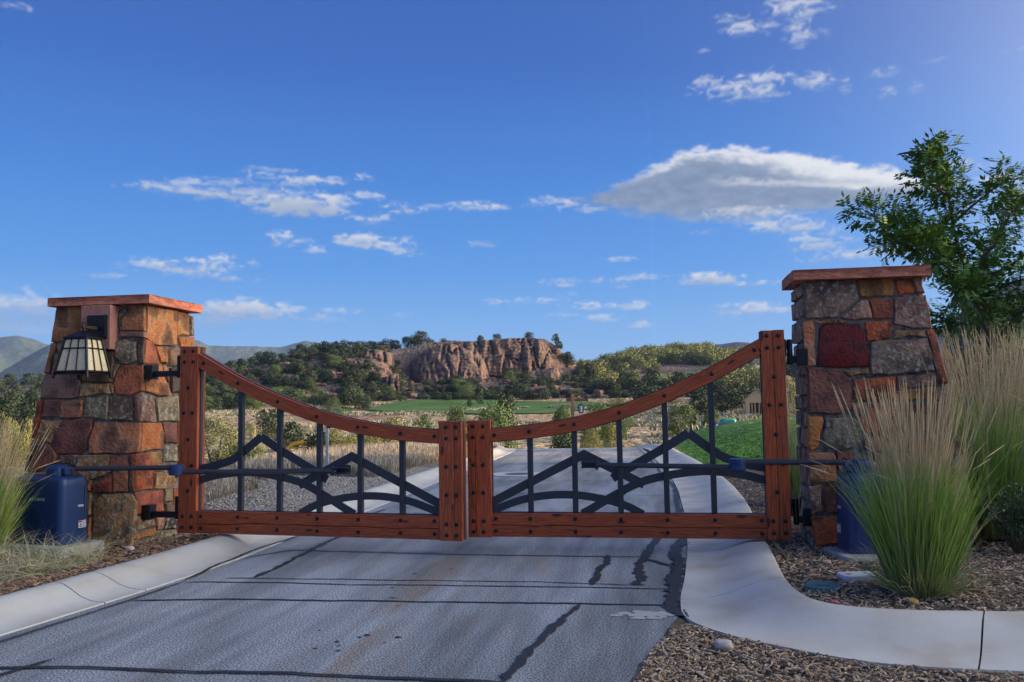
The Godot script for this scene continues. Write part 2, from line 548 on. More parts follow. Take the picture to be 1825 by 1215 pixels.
func sky_image(to_sun: Vector3) -> Image:
	# clear air first, small and enlarged, then the clouds one by one
	var w := 512
	var h := 256
	var im := Image.create(w, h, false, Image.FORMAT_RGBF)
	var stops := [[-90.0, Color(0.16, 0.15, 0.13)], [-4.0, Color(0.24, 0.24, 0.22)], [-0.5, Color(0.42, 0.56, 0.72)], [0.0, Color(0.36, 0.60, 0.88)], [4.0, Color(0.215, 0.49, 0.90)], [9.0, Color(0.100, 0.345, 0.83)], [15.0, Color(0.058, 0.245, 0.72)], [22.0, Color(0.040, 0.155, 0.55)], [32.0, Color(0.034, 0.115, 0.44)], [90.0, Color(0.03, 0.095, 0.37)]]
	for y in h:
		var el := 90.0 - (y + 0.5) * 180.0 / h
		var c: Color = stops[-1][1]
		for i in stops.size() - 1:
			if el >= stops[i][0] and el <= stops[i + 1][0]:
				c = stops[i][1].lerp(stops[i + 1][1], (el - stops[i][0]) / (stops[i + 1][0] - stops[i][0]))
				break
		for x in w:
			var az := deg_to_rad((x + 0.5) * 360.0 / w)
			var e := deg_to_rad(el)
			var d := Vector3(sin(az) * cos(e), sin(e), -cos(az) * cos(e))
			var k := d.angle_to(to_sun)
			var c2 := c
			if el > -1.0:
				c2 = c * 0.42 + (Color(1.0, 0.84, 0.60) * exp(-k * k / 0.09) * 1.8 + Color(0.97, 0.96, 0.84) * exp(-k * k / 0.32) * 3.5) * clampf((el + 1.0) / 2.0, 0.0, 1.0)
			im.set_pixel(x, y, c2)
	im.resize(SW, SH, Image.INTERPOLATE_CUBIC)
	seed_cloud = 0
	bank(im, [[-5.24, 13.86], [-2.53, 14.57], [-0.22, 15.55], [1.69, 16.44], [3.39, 16.92], [6.49, 16.58], [10.00, 15.85], [13.03, 14.88], [15.61, 14.23], [18.06, 13.04]], [[-5.25, 13.49], [-1.43, 12.75], [1.56, 12.08], [5.24, 11.89], [8.80, 11.91], [11.55, 11.92], [14.22, 12.07], [18.02, 12.28]])
	cloud(im, -30.96, 13.85, 3.48, 0.57, 0.8, 0.3)
	cloud(im, -27.17, 13.82, 4.32, 0.92, 0.95, 0.35)
	cloud(im, -23.57, 13.25, 3.24, 0.99, 1, 0.4)
	cloud(im, -25.03, 14.83, 3.43, 0.46, 0.7, 0.2)
	cloud(im, -22.47, 14.92, 1.62, 0.38, 0.8, 0.1)
	cloud(im, -25.40, 15.45, 1.53, 0.23, 0.5, 0.1)
	cloud(im, -19.86, 15.23, 0.93, 0.31, 0.8, 0.1)
	cloud(im, -19.49, 14.04, 1.36, 0.38, 0.7, 0.1)
	cloud(im, -17.03, 13.25, 1.40, 0.50, 0.9, 0.15)
	cloud(im, -14.92, 13.31, 0.98, 0.31, 0.6, 0.1)
	cloud(im, -11.83, 13.42, 2.12, 0.42, 0.95, 0.1)
	cloud(im, -19.11, 12.51, 1.62, 0.38, 0.8, 0.2)
	cloud(im, -24.65, 10.99, 1.73, 0.53, 0.9, 0.15)
	cloud(im, -22.83, 10.46, 0.83, 0.31, 0.7, 0.1)
	cloud(im, -19.87, 11.09, 1.76, 0.61, 1, 0.15)
	cloud(im, -18.18, 10.74, 1.15, 0.38, 0.8, 0.2)
	cloud(im, -16.77, 10.68, 1.31, 0.69, 0.75, 0.1)
	cloud(im, -11.67, 10.87, 1.09, 0.31, 0.5, 0.1)
	cloud(im, -31.23, 9.00, 3.24, 0.65, 0.95, 0.25)
	cloud(im, -28.69, 9.39, 1.17, 0.53, 0.95, 0.1)
	cloud(im, -28.51, 8.47, 2.27, 0.34, 0.9, 0.3)
	cloud(im, -26.78, 9.46, 0.44, 0.27, 0.7, 0.1)
	cloud(im, -27.80, 6.35, 3.47, 0.84, 1, 0.3)
	cloud(im, -29.16, 5.50, 2.17, 0.76, 0.5, 0.6)
	cloud(im, -24.62, 6.19, 1.63, 0.53, 0.9, 0.2)
	cloud(im, -22.09, 5.92, 1.20, 0.38, 0.7, 0.2)
	cloud(im, -20.98, 6.41, 1.70, 0.23, 0.5, 0.1)
	cloud(im, -16.87, 6.16, 0.76, 0.19, 0.4, 0.1)
	cloud(im, -39.86, 5.77, 3.98, 1.30, 0.95, 0.55)
	cloud(im, -40.16, 6.35, 2.65, 0.46, 0.9, 0.1)
	cloud(im, -39.26, 4.73, 3.00, 0.53, 0.5, 0.5)
	cloud(im, -6.13, 8.21, 1.31, 0.34, 0.95, 0.1)
	cloud(im, -3.64, 8.37, 0.69, 0.27, 0.7, 0.1)
	cloud(im, -1.93, 8.09, 0.92, 0.38, 0.9, 0.1)
	cloud(im, -0.79, 8.43, 1.91, 0.31, 0.8, 0.1)
	cloud(im, 3.65, 8.09, 2.25, 0.53, 1, 0.25)
	cloud(im, 6.88, 7.70, 1.78, 0.23, 0.8, 0.1)
	cloud(im, -8.84, 6.97, 2.89, 0.31, 0.7, 0.1)
	cloud(im, -4.63, 6.58, 1.76, 0.31, 0.8, 0.1)
	cloud(im, -1.59, 6.50, 1.52, 0.34, 0.9, 0.1)
	cloud(im, -6.17, 5.97, 1.23, 0.23, 0.5, 0.1)
	cloud(im, -3.51, 5.68, 1.60, 0.31, 0.7, 0.1)
	cloud(im, -0.69, 5.22, 0.91, 0.27, 0.9, 0.1)
	cloud(im, 6.11, 6.02, 2.96, 0.50, 0.9, 0.2)
	cloud(im, -2.46, 9.69, 1.46, 0.23, 0.7, 0.1)
	cloud(im, -5.76, 7.37, 1.00, 0.23, 0.3, 0.1)
	cloud(im, -6.60, 13.53, 1.96, 0.57, 0.85, 0.25)
	cloud(im, -4.29, 13.09, 1.02, 0.31, 0.6, 0.2)
	cloud(im, 6.32, 12.03, 3.39, 0.69, 0.85, 0.3)
	cloud(im, 8.78, 11.31, 2.59, 0.76, 0.9, 0.2)
	cloud(im, 10.46, 10.03, 2.19, 0.61, 0.9, 0.25)
	cloud(im, 12.11, 9.09, 2.88, 0.46, 0.85, 0.25)
	cloud(im, 15.05, 9.12, 1.41, 0.53, 0.8, 0.1)
	cloud(im, 11.50, 10.73, 1.09, 0.34, 0.6, 0.1)
	cloud(im, 3.39, 11.20, 0.99, 0.23, 0.5, 0.1)
	cloud(im, 9.84, 24.16, 2.38, 0.99, 0.8, 0.1)
	cloud(im, 10.57, 24.68, 1.59, 0.76, 0.7, 0.1)
	cloud(im, 6.76, 23.59, 1.53, 0.76, 0.7, 0.1)
	cloud(im, 5.33, 24.35, 0.89, 0.38, 0.5, 0.1)
	cloud(im, 9.95, 22.69, 0.94, 0.76, 0.7, 0.1)
	cloud(im, 11.17, 22.67, 0.93, 0.31, 0.35, 0.1)
	cloud(im, 6.62, 20.03, 2.94, 0.92, 0.95, 0.2)
	cloud(im, 3.70, 20.56, 0.88, 0.53, 0.6, 0.1)
	cloud(im, 10.87, 19.92, 1.15, 0.76, 0.7, 0.15)
	cloud(im, 12.73, 19.50, 0.49, 0.53, 0.5, 0.1)
	cloud(im, 14.91, 19.83, 1.19, 0.31, 0.7, 0.1)
	cloud(im, 15.18, 18.58, 0.59, 0.46, 0.6, 0.1)
	cloud(im, 3.78, 22.66, 0.52, 0.23, 0.4, 0.1)
	cloud(im, 17.96, 20.04, 0.87, 0.19, 0.4, 0.1)
	cloud(im, 16.79, 18.71, 0.44, 0.46, 0.3, 0.1)
	cloud(im, -40.62, 23.13, 1.00, 0.31, 0.7, 0.1)
	cloud(im, -35.42, 8.27, 1.39, 0.19, 0.4, 0.1)
	cloud(im, 18.70, 13.68, 2.09, 0.53, 0.5, 0.2)
	cloud(im, 21.31, 12.65, 1.69, 0.53, 0.7, 0.2)
	# the same kind of scattered cloud all round, outside this view too
	var r := RandomNumberGenerator.new()
	r.seed = 5
	for k in 150:
		var a := r.randf_range(-180.0, 180.0)
		var el := absf(r.randfn(0.0, 18.0)) + 3.0
		if a > -47.0 and a < 28.0 and el < 36.0: continue
		if el > 70.0: continue
		var s := r.randf_range(0.6, 2.2) * (0.7 + el / 40.0)
		for j in r.randi_range(1, 3):
			cloud(im, a + r.randf_range(-3, 3) * s, el + r.randf_range(-0.4, 0.4) * s, r.randf_range(1.4, 3.2) * s, r.randf_range(0.45, 0.9) * s, r.randf_range(0.6, 1.0), r.randf_range(0.05, 0.6))
	im.convert(Image.FORMAT_RGBH)
	return im


var seed_cloud := 0
var soft: FastNoiseLite


func bank(im: Image, top: Array, low: Array) -> void:
	# the one large lens shaped cloud: a bright sunlit brow over a smooth grey belly
	if soft == null:
		soft = FastNoiseLite.new()
		soft.seed = 12; soft.frequency = 1.0; soft.fractal_octaves = 3; soft.fractal_gain = 0.42
	var px := SW / 360.0
	var a0: float = top[0][0]
	var a1: float = top[-1][0]
	for x in range(int(floor((a0 - 2.0) * px)), int((a1 + 2.0) * px)):
		var az := x / px
		var u := (az - a0) / (a1 - a0)
		var t := table(top, az)
		var l := table(low, az)
		for y in range(int((90.0 - t - 2.0) * px), int((90.0 - l + 2.5) * px)):
			var el := 90.0 - y / px
			var n := soft.get_noise_2d(az * 0.55, el * 1.5) * 0.7 + soft.get_noise_2d(az * 1.9 + 30.0, el * 3.4) * 0.32 + soft.get_noise_2d(az * 5.0, el * 6.5 + 9.0) * 0.12
			var over := (t - el) + n * 0.55 - 0.1
			var under := (el - l) + n * 0.6
			var ends := minf(az - a0, a1 - az) + n * 1.2 + 0.4
			var a := smoothstep(-0.12, 0.42, over) * smoothstep(-0.35, 0.75, under) * smoothstep(-0.3, 1.6, ends)
			if a <= 0.003: continue
			var v := clampf((t - el) / maxf(0.3, t - l), 0.0, 1.0)
			var rim := lerpf(0.10, 0.62, ss(0.35, 0.95, u))
			var white := 1.0 - ss(rim * 0.45, rim * 1.15 + 0.14, v + n * 0.16)
			var streak := exp(-pow((v - 0.50 - 0.12 * (u - 0.5) + n * 0.08) / 0.045, 2.0)) * ss(0.35, 0.5, u) * (1.0 - ss(0.75, 0.95, u)) * 0.5
			white = clampf(white * ss(0.04, 0.3, u) + streak, 0.0, 1.0)
			var belly := Color(0.088, 0.118, 0.175).lerp(Color(0.135, 0.17, 0.23), clampf(0.4 + n * 0.8 + v * 0.25 - (1.0 - absf(v - 0.55) * 2.0) * 0.3, 0.0, 1.0))
			var c := belly.lerp(Color(0.37, 0.375, 0.385), white)
			var xx := posmod(x, SW)
			im.set_pixel(xx, y, im.get_pixel(xx, y).lerp(c, a * 0.96))


func cloud(im: Image, az: float, el: float, wa: float, wh: float, dens: float, grey: float) -> void:
	seed_cloud += 1
	var ox := seed_cloud * 37.0
	if soft == null:
		soft = FastNoiseLite.new()
		soft.seed = 12; soft.frequency = 1.0; soft.fractal_octaves = 3; soft.fractal_gain = 0.42
	var px := SW / 360.0
	var fq := clampf(0.85 / wh, 0.42, 1.3)
	var stretch := 1.0 / maxf(0.3, cos(deg_to_rad(el)))
	var x0 := int(floor((az - wa * 1.5 * stretch) * px))
	var x1 := int(floor((az + wa * 1.5 * stretch) * px))
	var y0 := int((90.0 - el - wh * 1.7) * px)
	var y1 := int((90.0 - el + wh * 1.7) * px)
	for y in range(maxi(0, y0), mini(SH, y1)):
		var v := ((90.0 - y / px) - el) / wh
		for x in range(x0, x1):
			var u := (x / px - az) / (wa * stretch)
			var rr := u * u + v * v * (1.0 if v > 0.0 else 1.35)
			if rr > 2.3: continue
			var sx := x / px
			var sy := (y / px) * 2.3
			var wob := soft.get_noise_2d(sx * 0.5 * fq + ox, sy * 0.5 * fq + 30.0)
			var n := soft.get_noise_2d(sx * 0.42 * fq + ox + wob, sy * 0.42 * fq) * 0.85 + soft.get_noise_2d(sx * 1.5 * fq + 70.0 + wob * 2.0, sy * 1.3 * fq) * 0.40 + soft.get_noise_2d(sx * 4.2, sy * 3.2 + 11.0) * 0.10
			if dens > 0.99: n *= 0.6
			var f := 0.66 - rr * 0.62 + n * 1.05
			var a := smoothstep(-0.02, 1.15 if dens < 0.99 else 0.6, f) * dens
			if a <= 0.003: continue
			var lit := clampf(0.42 + v * 0.6 + n * 0.7 + u * 0.1, 0.0, 1.0)
			var body := Color(0.065, 0.092, 0.145).lerp(Color(0.115, 0.15, 0.21), lit)
			var white := Color(0.15, 0.205, 0.30).lerp(Color(0.37, 0.375, 0.385), lit)
			var c := white.lerp(body, (clampf(0.9 + f * 0.4 - maxf(v, 0.0) * 0.25, 0.0, 1.0) if grey > 0.74 else grey * clampf(0.45 + f * 0.8 - maxf(v, 0.0) * 0.45, 0.0, 1.0)))
			var xx := posmod(x, SW)
			im.set_pixel(xx, y, im.get_pixel(xx, y).lerp(c, a * 0.92))


# ---------------------------------------------------------------- terrain
func polar(x: float, z: float) -> Vector2:      # degrees from the road's direction, metres from the viewer
	var dx := x - EYE.x
	var dz := EYE.z - z
	return Vector2(rad_to_deg(atan2(dx, dz)), sqrt(dx * dx + dz * dz))


const RIDGE := [[-36.50, 4.15], [-33.39, 6.18], [-30.80, 8.00], [-27.41, 11.98], [-24.96, 14.44], [-22.81, 16.76], [-20.62, 17.75], [-17.64, 18.38], [-15.75, 19.87], [-13.85, 20.83], [-10.79, 21.19], [-7.54, 21.49], [-6.59, 19.51], [-5.92, 14.97], [-4.91, 11.80], [-3.79, 8.79], [-2.30, 4.42]]
const RIGHT := [[-7.79, 10.65], [-4.72, 20.23], [-2.45, 22.36], [-0.56, 24.51], [1.30, 26.01], [3.49, 25.23], [6.33, 19.14], [9.11, 16.45], [11.79, 13.51], [16.57, 9.65]]
const FLOOR := [[20.0, 0.0], [29.0, -0.05], [36.0, -0.9], [48.0, -3.0], [60.0, -3.4], [85.0, -2.2], [140.0, -1.1], [190.0, 1.1], [225.0, 4.2], [330.0, 10.0], [600.0, 16.0], [1500.0, 10.0], [3000.0, 0.0]]


func near_h(x: float, z: float) -> float:
	var edge_r := 3.0
	var h := -0.07
	if (z > 2.3 and x > 1.5 and x < 2.45) or (z > 2.85 and x >= 2.45):
		h = -0.004 if z < 9.0 else -0.02
	elif x > edge_r:
		h = 0.085 + 0.05 * maxf(0.0, x - 4.0) * ss(4.0, 8.0, x)
		if z < -9.0: h = 0.085 + 0.115 * maxf(0.0, x - 3.3) * ss(-9.0, -15.0, z)
		h = minf(h, 0.9)
	elif x < -2.55:
		h = lerpf(0.09, 0.0, ss(-2.9, -3.6, x))
		if z < -1.0: h = lerpf(h, 0.09 + 0.03 * clampf(-x - 3.0, 0.0, 6.0), ss(-1.0, -4.0, z))
		h -= 0.16 * maxf(0.0, -x - 6.5)
	return h


func ground_h(x: float, z: float) -> float:
	var p := polar(x, z)
	var az := p.x
	var d := p.y
	var near := near_h(x, z)
	var f := table(FLOOR, d)
	f += 1.1 * ss(1.0, 6.0, az) * ss(45.0, 60.0, d) * (1.0 - ss(120.0, 190.0, d))
	var rg := table(RIDGE, az)
	if az > -60.0 and az < 20.0 and d > 205.0:
		var up := ss(208.0, 258.0, d)
		up = up * 0.75 + 0.25 * clampf((d - 208.0) / 50.0, 0.0, 1.0)
		var cz := ss(-18.8, -16.4, az) * (1.0 - ss(-3.6, -1.8, az))
		up = lerpf(up, 0.20 * ss(208.0, 240.0, d) + 0.80 * ss(247.0, 257.0, d), cz)
		var w := (1.0 - ss(285.0, 420.0, d)) * ss(-60.0, -34.0, az)
		f = lerpf(f, maxf(f, lerpf(f, rg, up)), w)
		f += (1.3 * nz.get_noise_2d(x * 0.06, z * 0.06) + 0.8 * absf(nz2.get_noise_2d(x * 0.14, z * 0.14))) * up * w * (1.0 - up * 0.6) * 1.8
	var rt := table(RIGHT, az)
	if az > -10.0 and d > 230.0:
		var up2 := ss(235.0, 470.0, d)
		f = maxf(f, lerpf(f, rt, up2 * ss(-6.0, -2.0, az) * (1.0 - ss(560.0, 900.0, d))))
	if d > 45.0:
		f += 0.35 * nz2.get_noise_2d(x * 0.045, z * 0.045) * ss(45.0, 90.0, d)
	var front := 1.0 - ss(52.0, 75.0, absf(az))
	var h := lerpf(near, f, ss(22.0, 30.0, d) * front)
	# lawn bank right of the kerb beyond the gate
	if z < -8.0 and z > -45.0:
		var xr := x - lawn_edge(z)
		if xr > -0.2:
			var lawn := lerpf(0.09 + ss(22.0, 30.0, d) * (table(FLOOR, d) + 0.03), 0.14, ss(0.2, 1.6, xr)) + 0.60 * ss(0.0, 4.6, xr) + 0.03 * maxf(0.0, xr - 4.6)
			h = lerpf(h, lawn, ss(-9.0, -13.0, z) * (1.0 - ss(38.0, 47.0, d)) * ss(-0.2, 0.0, xr) * (1.0 - ss(12.0, 20.0, xr)))
	# unseen rise right of the drive, shaped to keep the gate in shade
	var side := ss(19.0, 42.0, x) * (1.0 - ss(75.0, 140.0, x)) * ss(-34.0, -15.0, z) * (1.0 - ss(60.0, 120.0, z))
	side *= ss(25.0, 30.0, az) if az > -90.0 else 1.0
	h += side * (10.25 + 0.4 * nz.get_noise_2d(x * 0.05, z * 0.05))
	return h


func ground_col(x: float, z: float, h: float) -> Color:
	var p := polar(x, z)
	var d := p.y
	var n := nz.get_noise_2d(x * 0.31, z * 0.31)
	var n2 := nz2.get_noise_2d(x * 0.035 + 50.0, z * 0.035)
	if z < -9.5 and z > -46.0 and d < 42.0 and x > lawn_edge(z) + 0.15 and x < 18.0: return Color(0.11, 0.29, 0.035) * (1.0 + 0.10 * signf(sin(x * 3.1 + z * 0.8)) + 0.2 * n)
	if d < 33.0:
		if x > 2.0 and z > -9.5: return Color(0.13, 0.10, 0.075) * (1.0 + 0.3 * n)
		if x > 2.8 and z <= -9.5: return Color(0.11, 0.29, 0.035) * (1.0 + 0.12 * signf(sin(x * 3.1 + z * 0.8)))
		if x < -2.4 and z > -2.2 + 0.4 * n: return Color(0.14, 0.10, 0.07) * (1.0 + 0.3 * n)
		if x < -2.4:
			return Color(0.30, 0.28, 0.25).lerp(Color(0.33, 0.26, 0.17), ss(-3.6, -6.0, x + n))
		return Color(0.2, 0.19, 0.17)
	var c := Color(0.68, 0.54, 0.31).lerp(Color(0.52, 0.44, 0.26), ss(-0.2, 0.35, n2))
	c = c.lerp(Color(0.36, 0.21, 0.14), ss(0.1, 0.4, nz.get_noise_2d(x * 0.02 + 9.0, z * 0.02)) * 0.7)
	if d > 205.0 and p.x < 8.0:
		var rock := Color(0.23, 0.175, 0.15).lerp(Color(0.19, 0.165, 0.15), ss(-0.3, 0.3, n))
		rock = rock.lerp(Color(0.38, 0.20, 0.12), ss(0.12, 0.3, nz2.get_noise_2d(x * 0.11, z * 0.11)) * 0.6)
		c = c.lerp(rock, ss(207.0, 222.0, d))
	if p.x > 2.0 and d > 220.0:
		c = c.lerp(Color(0.26, 0.22, 0.13), ss(220.0, 300.0, d) * 0.6)
	return c * (1.0 + 0.25 * n)


func sheet(called: String, xs: Array, zs: Array, material: Material, kind := "structure") -> MeshInstance3D:
	var b := Mb.new()
	var nx := xs.size()
	for j in zs.size():
		for i in nx:
			var x: float = xs[i]
			var z: float = zs[j]
			var h := ground_h(x, z)
			b.col = ground_col(x, z, h)
			b.vert(Vector3(x, h, z), Vector3.UP)
	smooth_grid(b, nx, zs.size())
	return part(called, b.mesh(), material, self, kind)


func smooth_grid(b: Mb, nx: int, nzs: int) -> void:
	# rows run away from the viewer (z falling), columns to the right
	for j in nzs - 1:
		for i in nx - 1:
			var a := j * nx + i
			b.tri_i(a, a + 1, a + nx + 1)
			b.tri_i(a, a + nx + 1, a + nx)
	var acc := PackedVector3Array()
	acc.resize(b.v.size())
	for k in range(0, b.idx.size(), 3):
		var a := b.idx[k]
		var q := b.idx[k + 2]
		var r := b.idx[k + 1]
		var nn := (b.v[q] - b.v[a]).cross(b.v[r] - b.v[a])
		acc[a] += nn; acc[q] += nn; acc[r] += nn
	for k in acc.size():
		b.n[k] = acc[k].normalized()


func steps(from: float, to: float, by: float, grow := 1.0) -> Array:
	var out := []
	var x := from
	var s := by
	var sg := signf(to - from)
	while (to - x) * sg > 0.001:
		out.append(x)
		x += s * sg
		s *= grow
	out.append(to)
	return out


func ground() -> void:
	var xs := steps(-9.0, 12.0, 0.25)
	var left := steps(-9.0, -48.0, 0.6, 1.08)
	left.reverse()
	left.pop_back()
	var right := steps(12.0, 60.0, 0.6, 1.06)
	right.pop_front()
	var zs := steps(22.0, 8.0, 2.0)
	zs.pop_back()
	zs.append_array(steps(8.0, -30.0, 0.33))
	tag(sheet("ground", left + xs + right, zs, M.soil), "brown mulch and gravel ground on both sides of the drive", "", "", "structure")
	var zs2 := steps(-30.0, -340.0, 1.6, 1.004)
	tag(sheet("valley_terrain", steps(-260.0, 175.0, 2.2), zs2, M.hill_soil), "tan grassy valley floor rising to a rocky hill", "", "", "structure")
	tag(sheet("hill_terrain", steps(-700.0, 700.0, 12.0), steps(-340.0, -1400.0, 10.0, 1.02), M.hill_soil), "rising ground behind the rocky hill", "", "", "structure")
	tag(sheet("side_terrain", steps(60.0, 260.0, 5.0), steps(160.0, -30.0, 5.0), M.hill_soil), "unseen rise right of the drive shaped to shade the gate", "", "", "structure")
	tag(sheet("side_hill_terrain", steps(175.0, 700.0, 12.0), steps(-30.0, -340.0, 12.0), M.hill_soil), "low ground right of the valley", "", "", "structure")
	var b := Mb.new()
	b.col = Color(0.30, 0.25, 0.16)
	b.quad(Vector3(-9000, -7.0, 9000), Vector3(9000, -7.0, 9000), Vector3(9000, -7.0, -9000), Vector3(-9000, -7.0, -9000))
	tag(part("plain", b.mesh(), M.far_hill, self), "wide plain reaching the horizon", "", "", "structure")
	fairway("fairway", "smooth green golf fairway below the rocky cliff", -19.5, -3.0, 158.0, 206.0, Color(0.08, 0.23, 0.03), 0)
	fairway("fairway", "pale green fairway on the wooded right hill", -0.5, 3.4, 262.0, 300.0, Color(0.22, 0.36, 0.07), 1)
	fairway("fairway", "small green patch behind the left gate bars", -23.5, -20.0, 175.0, 190.0, Color(0.08, 0.23, 0.03), 2)


func fairway(called: String, label: String, a0: float, a1: float, d0: float, d1: float, c: Color, k: int) -> void:
	var b := Mb.new()
	var na := 40
	var nd := 8
	for j in nd + 1:
		for i in na + 1:
			var u := float(i) / na
			var az := deg_to_rad(lerpf(a0, a1, u))
			var lens := sqrt(maxf(0.0, 1.0 - pow(u * 2.0 - 1.0, 2.0)))
			var mid := lerpf(d0, d1, 0.5 + 0.12 * sin(u * 7.0 + k))
			var d := mid + (d1 - d0) * 0.5 * lens * (float(j) / nd * 2.0 - 1.0)
			var x := EYE.x + sin(az) * d
			var z := EYE.z - cos(az) * d
			b.col = c * (1.0 + 0.13 * signf(sin(d * 0.9 + az * 40.0)) + 0.15 * nz.get_noise_2d(x * 0.1, z * 0.1))
			b.vert(Vector3(x, ground_h(x, z) + 0.22, z), Vector3.UP)
	smooth_grid(b, na + 1, nd + 1)
	tag(part(called, b.mesh(), M.soil, self), label, "", "", "structure")


func cliff(called: String, label: String, top: Array, bot: Array, dist: float, bulge: float, seed_: float) -> void:
	# a sandstone face between a foot line and a brow line, rounded forward, cut by upright joints and thin beds
	var b := Mb.new()
	var wide: float = top[-1].x - top[0].x
	var nu := clampi(int(wide / 0.32), 34, 130)
	var nv := 56 if wide > 20.0 else 24
	for j in nv + 1:
		var v := float(j) / nv
		for i in nu + 1:
			var u := float(i) / nu
			var ft: float = u * (top.size() - 1)
			var k0 := mini(int(ft), top.size() - 2)
			var t: Vector2 = top[k0].lerp(top[k0 + 1], ft - k0)
			var f: Vector2 = bot[k0].lerp(bot[k0 + 1], ft - k0)
			f.y -= 1.5
			var q := f.lerp(t, minf(1.0, v * 1.12))
			var over := maxf(0.0, v * 1.12 - 1.0)
			var joint := nz.get_noise_2d(q.x * 0.17 + seed_, q.y * 0.035)
			var joint2 := nz2.get_noise_2d(q.x * 0.5 + seed_ * 2.0, q.y * 0.07)
			var groove := -1.3 * exp(-pow(joint / 0.045, 2.0)) - 0.35 * exp(-pow(joint2 / 0.07, 2.0))
			var round_ := 0.9 * absf(joint)
			var bed := q.y * 0.95 + 1.6 * nz.get_noise_2d(q.x * 0.05, q.y * 0.1 + 40.0)
			var step := 0.5 * (absf(fposmod(bed, 1.0) - 0.5) * 2.0) * (0.4 + 0.6 * absf(nz.get_noise_2d(q.x * 0.1 + 7.0, q.y * 0.3)))
			var out := bulge * (1.0 - pow(minf(1.0, v * 1.12), 2.2)) + groove + round_ * 2.0 + step + 0.45 * nz.get_noise_2d(q.x * 0.4, q.y * 0.4 + 12.0)
			out -= over * 55.0 + 2.0 * (exp(-u * 14.0) + exp(-(1.0 - u) * 14.0)) * 3.0
			var a := q.x / dist
			var d := dist - out
			var shade := nz2.get_noise_2d(q.x * 0.3 + 90.0, q.y * 0.3)
			var red := ss(0.28, 0.02, v) * 0.7 + ss(0.15, 0.4, shade) * 0.5
			b.col = Color(0.30, 0.30, 0.295).lerp(Color(0.42, 0.345, 0.295), clampf(red, 0.0, 1.0))
			b.vert(Vector3(EYE.x + sin(a) * d, q.y + over * 4.0 - over * over * 30.0, EYE.z - cos(a) * d), Vector3.UP)
	smooth_grid(b, nu + 1, nv + 1)
	tag(part(called, b.mesh(), M.cliff_rock, self), label, "", "", "structure")


